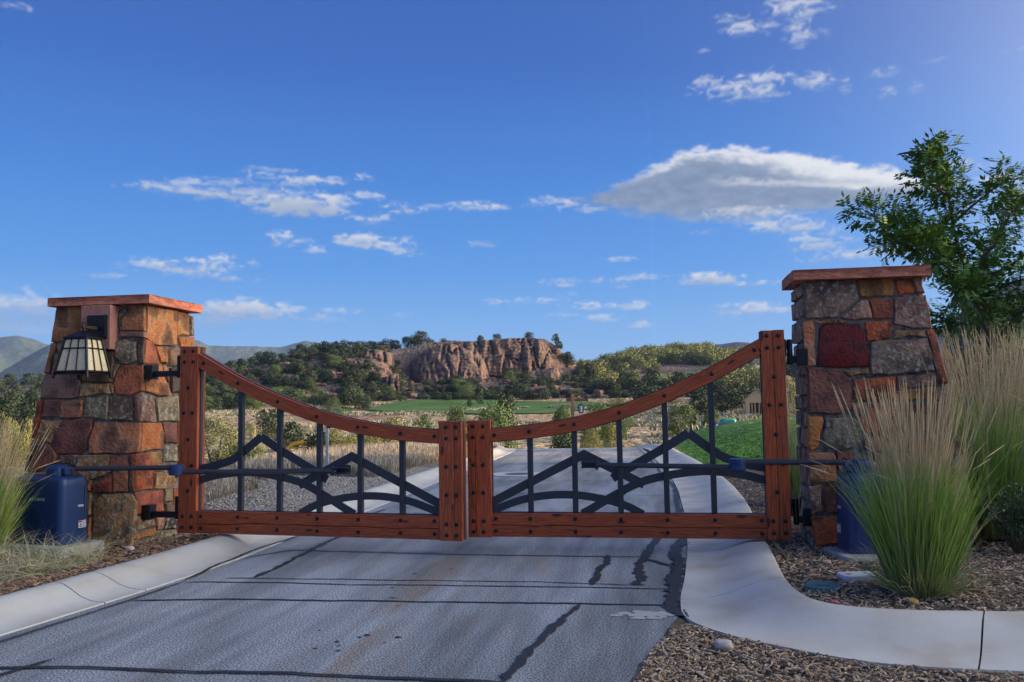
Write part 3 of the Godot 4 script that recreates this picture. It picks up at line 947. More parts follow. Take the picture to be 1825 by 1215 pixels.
func cliffs() -> void:
	cliff("rock_cliff", "rounded sandstone dome left of the cliff gully", [Vector2(-70.61, 14.35), Vector2(-67.36, 16.83), Vector2(-63.35, 18.71), Vector2(-59.58, 19.68), Vector2(-56.58, 18.75), Vector2(-54.08, 17.46), Vector2(-51.07, 16.92), Vector2(-49.33, 14.62), Vector2(-48.12, 11.08), Vector2(-47.39, 9.06)], [Vector2(-69.39, 10.34), Vector2(-66.92, 8.71), Vector2(-63.69, 7.27), Vector2(-59.96, 6.22), Vector2(-56.71, 6.18), Vector2(-54.70, 6.40), Vector2(-52.19, 6.87), Vector2(-50.68, 7.35), Vector2(-49.17, 7.68), Vector2(-47.25, 7.95)], 246.0, 7.0, 3.0)
	cliff("rock_cliff", "upper sandstone cliff band at the brow of the hill", [Vector2(-61.03, 20.23), Vector2(-56.92, 20.45), Vector2(-52.27, 20.55), Vector2(-47.62, 20.86), Vector2(-43.48, 21.16), Vector2(-39.34, 21.26), Vector2(-35.21, 21.19), Vector2(-32.64, 20.11), Vector2(-30.62, 18.00), Vector2(-29.12, 15.65)], [Vector2(-60.02, 18.67), Vector2(-56.44, 17.08), Vector2(-52.34, 14.97), Vector2(-49.29, 11.83), Vector2(-45.69, 11.26), Vector2(-42.08, 10.95), Vector2(-38.47, 11.16), Vector2(-34.85, 11.62), Vector2(-31.75, 12.34), Vector2(-28.64, 13.32)], 252.0, 4.0, 31.0)
	cliff("rock_cliff", "lower broken sandstone ledge at the right end of the cliff", [Vector2(-42.10, 9.99), Vector2(-38.56, 10.69), Vector2(-35.54, 10.90), Vector2(-32.52, 11.35), Vector2(-29.99, 11.81), Vector2(-27.98, 12.03), Vector2(-27.01, 10.25)], [Vector2(-41.11, 8.47), Vector2(-38.11, 7.67), Vector2(-35.60, 7.38), Vector2(-33.08, 7.84), Vector2(-30.56, 8.30), Vector2(-28.04, 8.77), Vector2(-26.53, 8.99)], 246.0, 4.0, 57.0)
	cliff("rock_ledge", "small red rock ledge on the slope above the middle of the left gate rail", [Vector2(-70.37, 8.38), Vector2(-69.22, 9.54), Vector2(-67.34, 9.66), Vector2(-65.75, 8.34)], [Vector2(-70.38, 6.35), Vector2(-69.23, 5.90), Vector2(-67.36, 5.73), Vector2(-65.76, 6.44)], 221.0, 2.6, 71.0)
	cliff("rock_ledge", "rounded pale rock ledge half way up the left slope", [Vector2(-86.13, 12.97), Vector2(-84.16, 14.04), Vector2(-81.87, 14.18), Vector2(-79.58, 13.24)], [Vector2(-86.43, 10.96), Vector2(-84.16, 10.79), Vector2(-81.88, 10.77), Vector2(-79.28, 11.22)], 236.0, 3.0, 83.0)
	cliff("rock_ledge", "low rock band under the skyline junipers", [Vector2(-85.63, 16.60), Vector2(-82.61, 17.88), Vector2(-78.63, 17.54), Vector2(-75.11, 16.55)], [Vector2(-85.94, 14.99), Vector2(-82.62, 14.65), Vector2(-78.64, 14.63), Vector2(-74.79, 14.93)], 245.0, 2.4, 97.0)
	cliff("rock_ledge", "broken rock ledge low on the far left slope", [Vector2(-90.75, 9.95), Vector2(-88.59, 10.97), Vector2(-86.12, 11.11), Vector2(-84.08, 9.90)], [Vector2(-91.04, 8.18), Vector2(-88.58, 7.86), Vector2(-86.12, 7.69), Vector2(-83.79, 8.26)], 228.0, 2.6, 111.0)
	# loose stones between the outcrops
	var rb := Mb.new()
	rock_ball(rb, 41.0, 7, 10)
	var r3 := RandomNumberGenerator.new()
	r3.seed = 8
	var loose := []
	while loose.size() < 1300:
		var a := r3.randf_range(-33.0, 0.5)
		var d := r3.randf_range(208.0, 257.0)
		var p := Vector2(EYE.x + sin(deg_to_rad(a)) * d, EYE.z - cos(deg_to_rad(a)) * d)
		if nz2.get_noise_2d(p.x * 0.07, p.y * 0.07) < r3.randf_range(-0.3, 0.25): continue
		var s := 0.2 + 0.75 * pow(r3.randf(), 2.5)
		loose.append(Transform3D(Basis(Vector3.UP, r3.randf() * TAU).scaled(Vector3(s * r3.randf_range(1.0, 1.9), s * r3.randf_range(0.6, 1.1), s)), Vector3(p.x, ground_h(p.x, p.y) + s * 0.1, p.y)))
	tag(many("hillside_rubble", faceted(rb).mesh(), M.boulder_rock, loose, [], self), "loose grey brown sandstone blocks strewn over the hillside", "", "", "stuff")
	# boulders and outcrops, three shapes, then copies
	var shapes := []
	for s in 4:
		var b := Mb.new()
		rock_ball(b, s * 13.0, 8, 11)
		shapes.append(faceted(b).mesh())
	var first := []
	for s in 4: first.append(null)
	for k in 90:
		var az := rng.randf_range(-31.0, 1.5)
		var d := rng.randf_range(212.0, 256.0)
		if az > -17.5 and az < -4.0 and rng.randf() < 0.75: continue
		var x := EYE.x + sin(deg_to_rad(az)) * d
		var z := EYE.z - cos(deg_to_rad(az)) * d
		var o := tag(part("boulder", shapes[k % 4], M.boulder_rock, self), "weathered red sandstone outcrop, %s" % zone(az, d), "boulder", "sandstone outcrops, %s" % zone(az, d))
		var s := rng.randf_range(0.6, 1.6)
		o.transform = Transform3D(Basis(Vector3.UP, rng.randf() * TAU).scaled(Vector3(s * rng.randf_range(1.0, 1.8), s * rng.randf_range(0.6, 1.1), s)), Vector3(x, ground_h(x, z) + s * 0.1, z))


func faceted(b: Mb) -> Mb:
	# every face with its own normal: broken rock
	var o := Mb.new()
	for k in range(0, b.idx.size(), 3):
		var i := b.idx[k]
		var j := b.idx[k + 2]
		var l := b.idx[k + 1]
		if (b.v[j] - b.v[i]).cross(b.v[l] - b.v[i]).length() < 1e-7: continue
		o.col = b.c[i]
		o.tri(b.v[i], b.v[j], b.v[l])
	return o


func rock_ball(b: Mb, off: float, rows: int, cols: int) -> void:
	for j in rows + 1:
		var th := PI * j / rows
		for i in cols + 1:
			var ph := TAU * (i % cols) / cols
			var p := Vector3(sin(th) * cos(ph), cos(th), -sin(th) * sin(ph))
			var r := 1.0 + 0.45 * nz.get_noise_3d(p.x * 0.9 + off, p.y * 0.9, p.z * 0.9) + 0.22 * absf(nz2.get_noise_3d(p.x * 2.2 + off, p.y * 0.8, p.z * 2.2))
			# squared off like a jointed block
			var m := maxf(absf(p.x), maxf(absf(p.y), absf(p.z)))
			r *= lerpf(1.0, 0.82 / m, 0.55)
			b.col = Color(0.29, 0.28, 0.275).lerp(Color(0.38, 0.32, 0.28), clampf(0.25 + nz2.get_noise_3d(p.x + off, p.y, p.z) * 1.6 - p.y * 0.4, 0.0, 1.0))
			b.vert(p * r, Vector3.UP)
	smooth_grid(b, cols + 1, rows + 1)
	var away := 0.0
	for k in b.n.size(): away += b.n[k].dot(b.v[k])
	if away < 0.0:
		for k in b.n.size(): b.n[k] = -b.n[k]
		for k in range(0, b.idx.size(), 3):
			var e := b.idx[k + 1]
			b.idx[k + 1] = b.idx[k + 2]
			b.idx[k + 2] = e
	# the seam and the poles share their normals
	for j in rows + 1:
		b.n[j * (cols + 1)] = (b.n[j * (cols + 1)] + b.n[j * (cols + 1) + cols]).normalized()
		b.n[j * (cols + 1) + cols] = b.n[j * (cols + 1)]
	for i in cols + 1:
		b.n[i] = b.v[i].normalized()
		b.n[rows * (cols + 1) + i] = b.v[rows * (cols + 1) + i].normalized()


func mountain(called: String, label: String, ridge: Array, dist: float, reach: float, rough: float, c1: Color, c2: Color) -> void:
	var b := Mb.new()
	var nu := 200
	var nv := 46
	var a0: float = ridge[0][0]
	var a1: float = ridge[-1][0]
	for j in nv + 1:
		var v := float(j) / nv          # 0 foot near the viewer, 0.72 the crest, 1 behind
		for i in nu + 1:
			var az := lerpf(a0, a1, float(i) / nu)
			var top := dist * tan(deg_to_rad(table(ridge, az))) + 1.5
			var t := v / 0.72
			var d := dist - reach * (1.0 - t)
			var a := deg_to_rad(az)
			var x := EYE.x + sin(a) * d
			var z := EYE.z - cos(a) * d
			var prof := t if t <= 1.0 else 2.0 - t
			var shape := prof * (0.55 + 0.45 * prof)
			var gully := absf(nz.get_noise_2d(x * 0.0016, z * 0.0016)) * 1.6 + 0.5 * absf(nz2.get_noise_2d(x * 0.005, z * 0.005))
			var h := top * shape - rough * gully * top * prof * (1.0 - clampf(prof, 0.0, 1.0)) * 3.0 - 8.0 * (1.0 - prof)
			if t > 0.97 and t < 1.03: h = top + 0.012 * top * nz2.get_noise_2d(x * 0.02, 3.0)
			var n := nz.get_noise_2d(x * 0.003 + 5.0, z * 0.003) + 0.8 * nz2.get_noise_2d(x * 0.03, z * 0.03)
			b.col = c1.lerp(c2, ss(-0.12, 0.35, n))
			b.vert(Vector3(x, h, z), Vector3.UP)
	smooth_grid(b, nu + 1, nv + 1)
	tag(part(called, b.mesh(), M.far_hill, self), label, "", "", "structure")


func mountains() -> void:
	mountain("mountain", "far green and tan mountain ridge on the left horizon", [[-50.80, 2.85], [-46.20, 3.51], [-42.59, 3.92], [-40.95, 4.29], [-40.11, 4.47], [-39.25, 4.26], [-38.51, 3.95], [-37.77, 3.76], [-35.03, 4.29], [-32.48, 4.69], [-30.33, 4.44], [-29.32, 4.02], [-26.73, 4.00], [-24.97, 3.94], [-23.90, 4.24], [-23.36, 4.39], [-22.45, 4.20], [-20.62, 3.15], [-17.65, 1.25]], 3600.0, 1500.0, 0.5, Color(0.035, 0.08, 0.05), Color(0.11, 0.15, 0.07))
	mountain("mountain", "nearer steep spur left of the left pillar", [[-50.72, 0.56], [-43.58, 1.42], [-40.90, 2.26], [-39.79, 3.06], [-38.51, 3.88], [-37.18, 4.31], [-35.34, 4.08], [-33.43, 3.31], [-31.79, 2.15], [-30.12, 0.83]], 2200.0, 900.0, 0.55, Color(0.03, 0.075, 0.055), Color(0.10, 0.135, 0.075))
	mountain("mountain", "dark blue flat topped ridge behind the right hill", [[-2.47, 1.71], [0.56, 3.15], [1.50, 3.65], [2.79, 3.80], [4.42, 3.72], [5.32, 3.87], [6.21, 3.77], [7.78, 3.31], [10.14, 2.05], [12.42, 0.74]], 2000.0, 700.0, 0.2, Color(0.016, 0.03, 0.022), Color(0.03, 0.045, 0.03))
	mountain("mountain", "shaded slope behind the tree on the right", [[12.42, 0.74], [15.07, 2.42], [17.31, 3.84], [18.89, 5.37], [20.41, 6.33], [21.29, 6.69], [22.00, 6.85], [24.07, 7.04], [29.11, 6.94], [35.41, 4.81]], 1500.0, 800.0, 0.35, Color(0.03, 0.06, 0.035), Color(0.11, 0.12, 0.07))


# ---------------------------------------------------------------- drive
func road_edge(z: float, right: bool) -> float:
	if right: return table([[-34.0, -4.2], [-28.0, -1.2], [-24.0, 0.5], [-20.0, 1.6], [-14.0, 2.05], [-8.0, 2.38], [-4.0, 2.44], [-1.0, 2.40], [1.0, 2.32], [2.0, 2.25], [2.6, 2.22], [3.2, 2.05], [4.2, 1.90], [9.0, 1.6], [16.0, 1.6]], z)
	return table([[-34.0, -13.0], [-28.0, -7.5], [-24.0, -4.6], [-20.0, -2.75], [-17.0, -2.35], [-12.0, -2.22], [-8.0, -2.15], [-3.0, -1.97], [0.0, -2.0], [1.0, -1.99], [3.5, -2.22], [6.0, -2.6], [16.0, -3.2]], z)


func road_h(x: float, z: float) -> float:
	var d := polar(x, z).y
	return lerpf(0.0, table(FLOOR, d) + 0.03, ss(22.0, 30.0, d))


func road() -> void:
	var b := Mb.new()
	b.want_uv2 = true
	var nx := 26
	var zs := steps(16.0, -34.0, 0.4)
	for z in zs:
		var l := road_edge(z, false)
		var r := road_edge(z, true)
		if z > 2.7: r += 0.10 * nz.get_noise_1d(z * 2.2) + 0.05 * nz.get_noise_1d(z * 9.0)
		for i in nx + 1:
			var x := lerpf(l - 0.10, r, float(i) / nx)
			b.vert(Vector3(x, road_h(x, z), z), Vector3.UP, Vector2(x, z))
			b.u2[b.u2.size() - 1] = Vector2((x + 3.2) / 6.4, (z + 22.0) / 30.0)
	smooth_grid(b, nx + 1, zs.size())
	tag(part("road", b.mesh(), M.asphalt, self), "grey asphalt drive with black sealed cracks running under the gate", "", "", "structure")
	crack_n = 0
	crack([[-2.00, 1.73], [-1.22, 1.68], [-0.51, 1.70], [0.35, 1.64], [1.29, 1.61], [1.84, 1.60], [2.19, 1.60]], 0.035)
	crack([[-1.72, 1.54], [-0.58, 1.50], [0.56, 1.46], [1.08, 1.43], [1.88, 1.49]], 0.03)
	crack([[-2.02, 2.43], [-1.30, 2.31], [-0.21, 2.26], [0.93, 2.20], [2.20, 2.15]], 0.045)
	crack([[-2.02, 0.64], [-1.71, 0.13], [-0.96, 0.17], [0.00, 0.22], [1.14, 0.22], [1.96, 0.21]], 0.04)
	crack([[-1.54, -0.86], [-1.52, 0.01], [-1.45, 0.86], [-1.44, 1.51]], 0.1)
	crack([[2.11, -1.41], [2.05, -0.73], [2.00, -0.20], [1.95, 0.18], [1.92, 0.56], [1.90, 0.90], [1.93, 1.19], [1.88, 1.49]], 0.15)
	crack([[1.96, 0.30], [2.09, 0.46], [2.24, 0.66]], 0.08)
	crack([[1.60, 0.15], [1.60, 0.53], [1.57, 0.91], [1.53, 1.27], [1.53, 1.52]], 0.11)
	crack([[1.83, 1.43], [1.97, 1.48]], 0.12)
	crack([[1.49, 2.21], [1.46, 2.45], [1.43, 2.66], [1.37, 2.91], [1.34, 3.22], [1.29, 3.41], [1.27, 3.66], [1.25, 3.81], [1.25, 4.02]], 0.11)
	crack([[-1.92, 4.16], [-1.33, 4.07], [-0.70, 4.05], [-0.20, 4.02], [0.37, 4.02], [1.25, 4.02]], 0.05)
	crack([[-1.65, 4.37], [-1.59, 4.11], [-1.54, 3.94]], 0.07)
	crack([[2.38, -1.35], [2.27, -0.06], [2.22, 1.16], [2.20, 1.80], [2.17, 2.22], [2.22, 2.42], [2.28, 2.53]], 0.2)
	crack([[-1.98, 1.73], [-2.00, 1.95], [-2.02, 2.43], [-2.09, 3.07], [-2.15, 3.64], [-2.15, 3.99]], 0.035)
	crack([[-2.01, 1.68], [-2.07, 1.00], [-2.11, 0.23], [-2.04, -0.74]], 0.06)
	crack([[-2.04, -0.74], [-1.97, -2.00], [-1.78, -3.29]], 0.05)
	crack([[2.37, -2.90], [2.39, -4.01], [2.40, -6.44]], 0.11)
	crack([[2.40, -6.44], [2.20, -9.33], [1.87, -14.76], [1.56, -18.96]], 0.05)
	crack([[-0.62, -5.45], [0.53, -5.31], [2.34, -5.20]], 0.05)
	crack([[-1.76, -3.49], [-0.02, -3.12], [2.32, -2.79]], 0.05)
	crack([[-0.99, -7.68], [0.26, -7.80], [2.29, -7.70]], 0.05)
	crack([[-1.77, -12.18], [-0.26, -12.51], [2.02, -12.04]], 0.09)
	crack([[-2.27, -15.78], [-0.64, -15.93], [1.78, -15.49]], 0.1)
	var mh := thing("manhole", "round manhole with a pale concrete collar in the drive beyond the gate", "", Vector3(-0.82, 0.0, -9.36))
	mh.remove_meta("category")
	mh.set_meta("kind", "structure")
	var mc := Mb.new()
	mc.lathe([Vector2(0.62, 0.004), Vector2(0.62, 0.012), Vector2(0.31, 0.012)], 36)
	part("collar", mc.mesh(), M.concrete, mh)
	mc = Mb.new()
	mc.lathe([Vector2(0.305, 0.008), Vector2(0.30, 0.014), Vector2(0.26, 0.011), Vector2(0.0, 0.011)], 28)
	part("lid", mc.mesh(), mat("worn_iron", lin(0.10, 0.11, 0.13), 0.5, 0.4), mh)
	var p := Mb.new()       # white efflorescence at the broken corner by the kerb
	for k in 26:
		var c := Vector3(2.02 + rng.randfn(0, 0.09), 0.0035 + k * 0.00004, 2.42 + rng.randfn(0, 0.05))
		blot(p, c, rng.randf_range(0.02, 0.07), Color(0.5, 0.47, 0.43))
	tag(part("concrete_spill", p.mesh(), M.paint, self), "pale concrete smear at the asphalt corner beside the right kerb", "", "", "stuff")
	var q := Mb.new()
	for k in 22:
		var zz := rng.randf_range(0.5, 3.6)
		blot(q, Vector3(0.0 + rng.randfn(0.05, 0.28) + 0.02 * zz, 0.0036 + k * 0.00004, zz), rng.randf_range(0.01, 0.025), Color(0.035, 0.03, 0.028))
	tag(part("oil_spots", q.mesh(), M.paint, self), "small dark oil drips in the middle of the lane", "", "", "stuff")


func blot(b: Mb, c: Vector3, r: float, col: Color) -> void:
	b.col = col
	var n := 9
	var m := b.vert(c, Vector3.UP)
	var ring := []
	for k in n:
		var w := TAU * k / n
		var q := r * rng.randf_range(0.6, 1.25)
		ring.append(b.vert(c + Vector3(cos(w) * q, 0, -sin(w) * q * 0.8), Vector3.UP))
	for k in n: b.tri_i(m, ring[k], ring[(k + 1) % n])


var crack_n := 0


func crack(pts: Array, w: float) -> void:
	w *= 0.82
	crack_n += 1
	var b := Mb.new()
	b.col = Color(1, 1, 1)
	var path := []
	for i in pts.size() - 1:
		var a := Vector2(pts[i][0], pts[i][1])
		var c := Vector2(pts[i + 1][0], pts[i + 1][1])
		var n := maxi(2, int(a.distance_to(c) / 0.035))
		for k in n: path.append(a.lerp(c, float(k) / n))
	path.append(Vector2(pts[-1][0], pts[-1][1]))
	var rag := 0.0
	if w > 0.075:
		w *= 0.78
		rag = 0.3
	var y := 0.004 + crack_n * 0.0006
	var prev := []
	for i in path.size():
		var p: Vector2 = path[i]
		var d: Vector2 = (path[mini(i + 1, path.size() - 1)] - path[maxi(0, i - 1)]).normalized()
		var s := Vector2(-d.y, d.x)
		var l := crack_n * 40.0 + i * 0.035
		p += s * ((0.25 * w + 0.014) * nz.get_noise_2d(l * 1.2, 3.0) + 0.006 * nz2.get_noise_2d(l * 6.0, 44.0))
		var wl := w * (0.42 + 0.16 * nz.get_noise_2d(l * 1.5, 20.0) + (0.13 + rag) * nz2.get_noise_2d(l * 9.0, 2.0))
		var wr := w * (0.42 + 0.16 * nz.get_noise_2d(l * 1.5, 60.0) + (0.13 + rag) * nz2.get_noise_2d(l * 9.0, 8.0))
		var taper := minf(1.0, minf(i, path.size() - 1 - i) / 4.0 + 0.3)
		var h := road_h(p.x, p.y) + y
		var cur := [b.vert(Vector3(p.x + s.x * wl * taper, h, p.y + s.y * wl * taper), Vector3.UP), b.vert(Vector3(p.x - s.x * wr * taper, h, p.y - s.y * wr * taper), Vector3.UP)]
		if prev.size():
			b.tri_i(prev[0], cur[1], prev[1]); b.tri_i(prev[0], cur[0], cur[1])
		prev = cur
	tag(part("crack_seal", b.mesh(), M.tar, self), "black tar strip sealing a crack in the asphalt", "", "", "structure")


func kerb(called: String, label: String, f: Array, bk: Array, joints: Array) -> void:
	var o := thing(called, label, "", Vector3.ZERO)
	o.remove_meta("category")
	o.set_meta("kind", "structure")
	var prof := [[0.0, -0.12], [0.0, 0.012], [0.12, 0.010], [0.28, 0.016], [0.45, 0.040], [0.62, 0.085], [0.76, 0.118], [0.86, 0.128], [0.97, 0.130], [1.0, 0.118], [1.0, -0.15]]
	# resample along
	var n := 10
	var pf := []
	var pb := []
	for i in f.size() - 1:
		for k in n:
			pf.append(catmull(f, i, float(k) / n)); pb.append(catmull(bk, i, float(k) / n))
	pf.append(Vector2(f[-1][0], f[-1][1])); pb.append(Vector2(bk[-1][0], bk[-1][1]))
	var cuts := [0]
	for j in joints: cuts.append(int(j * n))
	cuts.append(pf.size() - 1)
	for s in cuts.size() - 1:
		var b := Mb.new()
		var rows := []
		for i in range(cuts[s], cuts[s + 1] + 1):
			var a: Vector2 = pf[i]
			var c: Vector2 = pb[i]
			# a 6 mm gap between two pours
			var along: Vector2 = (pf[mini(i + 1, pf.size() - 1)] - pf[maxi(0, i - 1)]).normalized()
			if i == cuts[s] and s > 0: a += along * 0.006; c += along * 0.006
			if i == cuts[s + 1] and s < cuts.size() - 2: a -= along * 0.006; c -= along * 0.006
			var row := []
			for q in prof:
				var p := a.lerp(c, q[0])
				row.append(Vector3(p.x, q[1] + road_h(p.x, p.y) * ss(20.0, 26.0, polar(p.x, p.y).y), p.y))
			rows.append(row)
		for i in rows.size() - 1:
			for k in prof.size() - 1:
				var nn: Vector3 = (rows[i][k + 1] - rows[i][k]).cross(rows[i + 1][k] - rows[i][k])
				if k > 0 and k < prof.size() - 2 and nn.y < 0.0 or k == 0 and nn.dot(rows[i][5] - rows[i][0]) > 0.0 or k == prof.size() - 2 and nn.dot(rows[i][0] - rows[i][5]) > 0.0:
					b.quad(rows[i][k], rows[i + 1][k], rows[i + 1][k + 1], rows[i][k + 1])
				else:
					b.quad(rows[i][k], rows[i][k + 1], rows[i + 1][k + 1], rows[i + 1][k])
		# smooth across the curved top
		var sums := {}
		for i in b.v.size():
			var key := Vector3i(b.v[i] * 2000.0)
			sums[key] = sums.get(key, Vector3.ZERO) + b.n[i]
		for i in b.v.size():
			var m: Vector3 = sums[Vector3i(b.v[i] * 2000.0)].normalized()
			if m.dot(b.n[i]) > 0.8: b.n[i] = m
		for e in [0, rows.size() - 1]:
			var q: Array = rows[e]
			var mid: Vector3 = (q[0] + q[-1]) * 0.5
			for k in prof.size() - 1: b.tri(mid, q[k], q[k + 1])
		part("kerb_section", b.mesh(), M.concrete, o)


func catmull(p: Array, i: int, t: float) -> Vector2:
	var g := func(k: int) -> Vector2: return Vector2(p[clampi(k, 0, p.size() - 1)][0], p[clampi(k, 0, p.size() - 1)][1])
	var a: Vector2 = g.call(i - 1)
	var b: Vector2 = g.call(i)
	var c: Vector2 = g.call(i + 1)
	var d: Vector2 = g.call(i + 2)
	return b.cubic_interpolate(c, a, d, t)


func kerbs() -> void:
	kerb("kerb", "pale concrete rolled kerb right of the drive curving out to the right",
		[[-1.1, -28], [1.6, -20], [2.05, -14], [2.38, -8], [2.44, -4], [2.40, -1], [2.31, 1.0], [2.24, 2.0], [2.27, 2.55], [2.50, 2.92], [2.83, 3.19], [3.27, 3.43], [3.8, 3.50], [5.0, 3.5], [9.0, 3.45], [16.0, 3.4]],
		[[-0.6, -28], [2.1, -20], [2.85, -14], [3.25, -8], [3.30, -4], [3.16, -0.8], [3.10, 0.6], [3.05, 1.7], [3.09, 2.2], [3.2, 2.48], [3.44, 2.61], [3.8, 2.64], [4.15, 2.62], [5.2, 2.58], [9.0, 2.52], [16.0, 2.5]], [2, 4, 5.2, 7, 12, 14])
	kerb("kerb", "pale concrete rolled kerb along the left side of the drive",
		[[-3.25, 16], [-2.66, 6.0], [-2.28, 3.5], [-2.05, 1.2], [-2.06, -0.8], [-2.02, -3.0], [-2.15, -8], [-2.22, -12], [-2.35, -17], [-2.75, -20], [-4.6, -24]],
		[[-3.8, 16], [-3.15, 6.0], [-2.82, 3.3], [-2.66, 1.2], [-2.62, -0.8], [-2.62, -3.0], [-2.72, -8], [-2.78, -12], [-2.95, -17], [-3.4, -20], [-5.2, -24]], [1, 2.4, 2.62, 4, 5, 6.5, 8])


# ---------------------------------------------------------------- stone pillars
class Face:
	var o: Vector3
	var u: Vector3
	var v: Vector3
	var n: Vector3
	var owner: Node
	func at(p: Vector2, out: float) -> Vector3:
		return o + u * p.x + v * p.y + n * out


func face(o: Vector3, u: Vector3, v: Vector3, owner: Node) -> Face:
	var f := Face.new()
	f.o = o
	f.u = u.normalized()
	f.v = v.normalized()
	f.n = f.u.cross(f.v).normalized()
	f.owner = owner
	return f


func stone(f: Face, material: String, tone: Color, cm: Array) -> void:
	var poly := PackedVector2Array()
	for i in range(0, cm.size(), 2): poly.append(Vector2(cm[i], cm[i + 1]) * 0.01)
	if Geometry2D.is_polygon_clockwise(poly): poly.reverse()
	# stone edges wander a little between their corners
	var p := PackedVector2Array()
	var area_c := Vector2.ZERO
	for q in poly: area_c += q / poly.size()
	for i in poly.size():
		var a := poly[i]
		var b := poly[(i + 1) % poly.size()]
		p.append(a)
		var l: float = a.distance_to(b)
		if l > 0.09 and poly.size() < 9:
			var k := a.lerp(b, rng.randf_range(0.4, 0.6))
			p.append(k + (b - a).normalized().orthogonal() * rng.randf_range(-0.012, 0.006))
	var proud := rng.randf_range(-0.006, 0.014)
	var b := Mb.new()
	var t: Color = tone.lerp(Color(0.46, 0.37, 0.27), 0.36).srgb_to_linear() * 2.2
	t = Color(minf(t.r, 0.95), minf(t.g, 0.95), minf(t.b, 0.95)) * rng.randf_range(0.9, 1.1)
	b.col = t
	var n := p.size()
	var rings := [[], [], []]
	var tilt := Vector2(rng.randf_range(-0.05, 0.05), rng.randf_range(-0.05, 0.05))
	var size := 0.0
	for q in p: size = maxf(size, q.distance_to(area_c))
	for i in n:
		var q := p[i]
		var inw := (area_c - q).normalized()
		var e := -0.001
		rings[0].append(f.at(q + inw * e, -0.05))
		rings[1].append(f.at(q + inw * (e + 0.002), proud - 0.012 + rng.randf_range(-0.004, 0.003)))
		var r := q + inw * minf(size * 0.2, rng.randf_range(0.007, 0.016))
		rings[2].append(f.at(r, proud + tilt.dot(r - area_c) + rng.randf_range(-0.004, 0.005)))
	for i in n:
		var j := (i + 1) % n
		for k in 2: b.quad(rings[k][i], rings[k][j], rings[k + 1][j], rings[k + 1][i])
	var c := f.at(area_c + Vector2(rng.randf_range(-0.02, 0.02), rng.randf_range(-0.02, 0.02)), proud + rng.randf_range(-0.003, 0.005))
	for i in n: b.tri(rings[2][i], rings[2][(i + 1) % n], c)
	# soften the face so that it reads as one weathered surface
	var sums := {}
	for i in b.v.size():
		var key := Vector3i(b.v[i] * 3000.0)
		sums[key] = sums.get(key, Vector3.ZERO) + b.n[i]
	for i in b.v.size():
		var m: Vector3 = sums[Vector3i(b.v[i] * 3000.0)].normalized()
		if m.dot(b.n[i]) > 0.94: b.n[i] = m
	part("stone", b.mesh(), M[material], f.owner)


func coursed(f: Face, w0: Callable, w1: Callable, h0: float, h1: float, tones: Array, thin := 1.0) -> void:
	# rough courses of stone for a face that the drive shows little of
	var y := h0
	while y < h1 - 0.05:
		var rh := minf(rng.randf_range(0.14, 0.30), h1 - y)
		if h1 - y - rh < 0.08: rh = h1 - y
		var x: float = w0.call(y)
		var e: float = w1.call(y)
		while x < e - 0.03:
			var w := minf(rng.randf_range(0.14, 0.42) * thin, e - x)
			if e - x - w < 0.10: w = e - x
			var j := func() -> float: return rng.randf_range(-1.2, 1.2)
			var g := 1.0
			stone(f, ["rock_plain", "rock_mottled", "rock_lichen"][rng.randi() % 3], tones[rng.randi() % tones.size()], [x * 100 + g + j.call(), y * 100 + g + j.call(), (x + w) * 100 - g + j.call(), y * 100 + g + j.call(), (x + w) * 100 - g + j.call(), (y + rh) * 100 - g + j.call(), x * 100 + g + j.call(), (y + rh) * 100 - g + j.call()])
			x += w
		y += rh


func pillar_core(o: Node3D, lo: Array, hi: Array, h0: float, h1: float) -> void:
	# lo, hi: x0, x1, z0 (front), z1 (back) at the foot and under the cap
	var b := Mb.new()
	b.col = Color(1, 1, 1)
	var q := []
	for s in [[lo, h0], [hi, h1]]:
		var a: Array = s[0]
		q.append([Vector3(a[0], s[1], a[2]), Vector3(a[1], s[1], a[2]), Vector3(a[1], s[1], a[3]), Vector3(a[0], s[1], a[3])])
	for k in 4: b.quad(q[0][k], q[0][(k + 1) % 4], q[1][(k + 1) % 4], q[1][k])
	b.quad(q[1][0], q[1][1], q[1][2], q[1][3])
	part("mortar", b.mesh(), M.mortar, o)


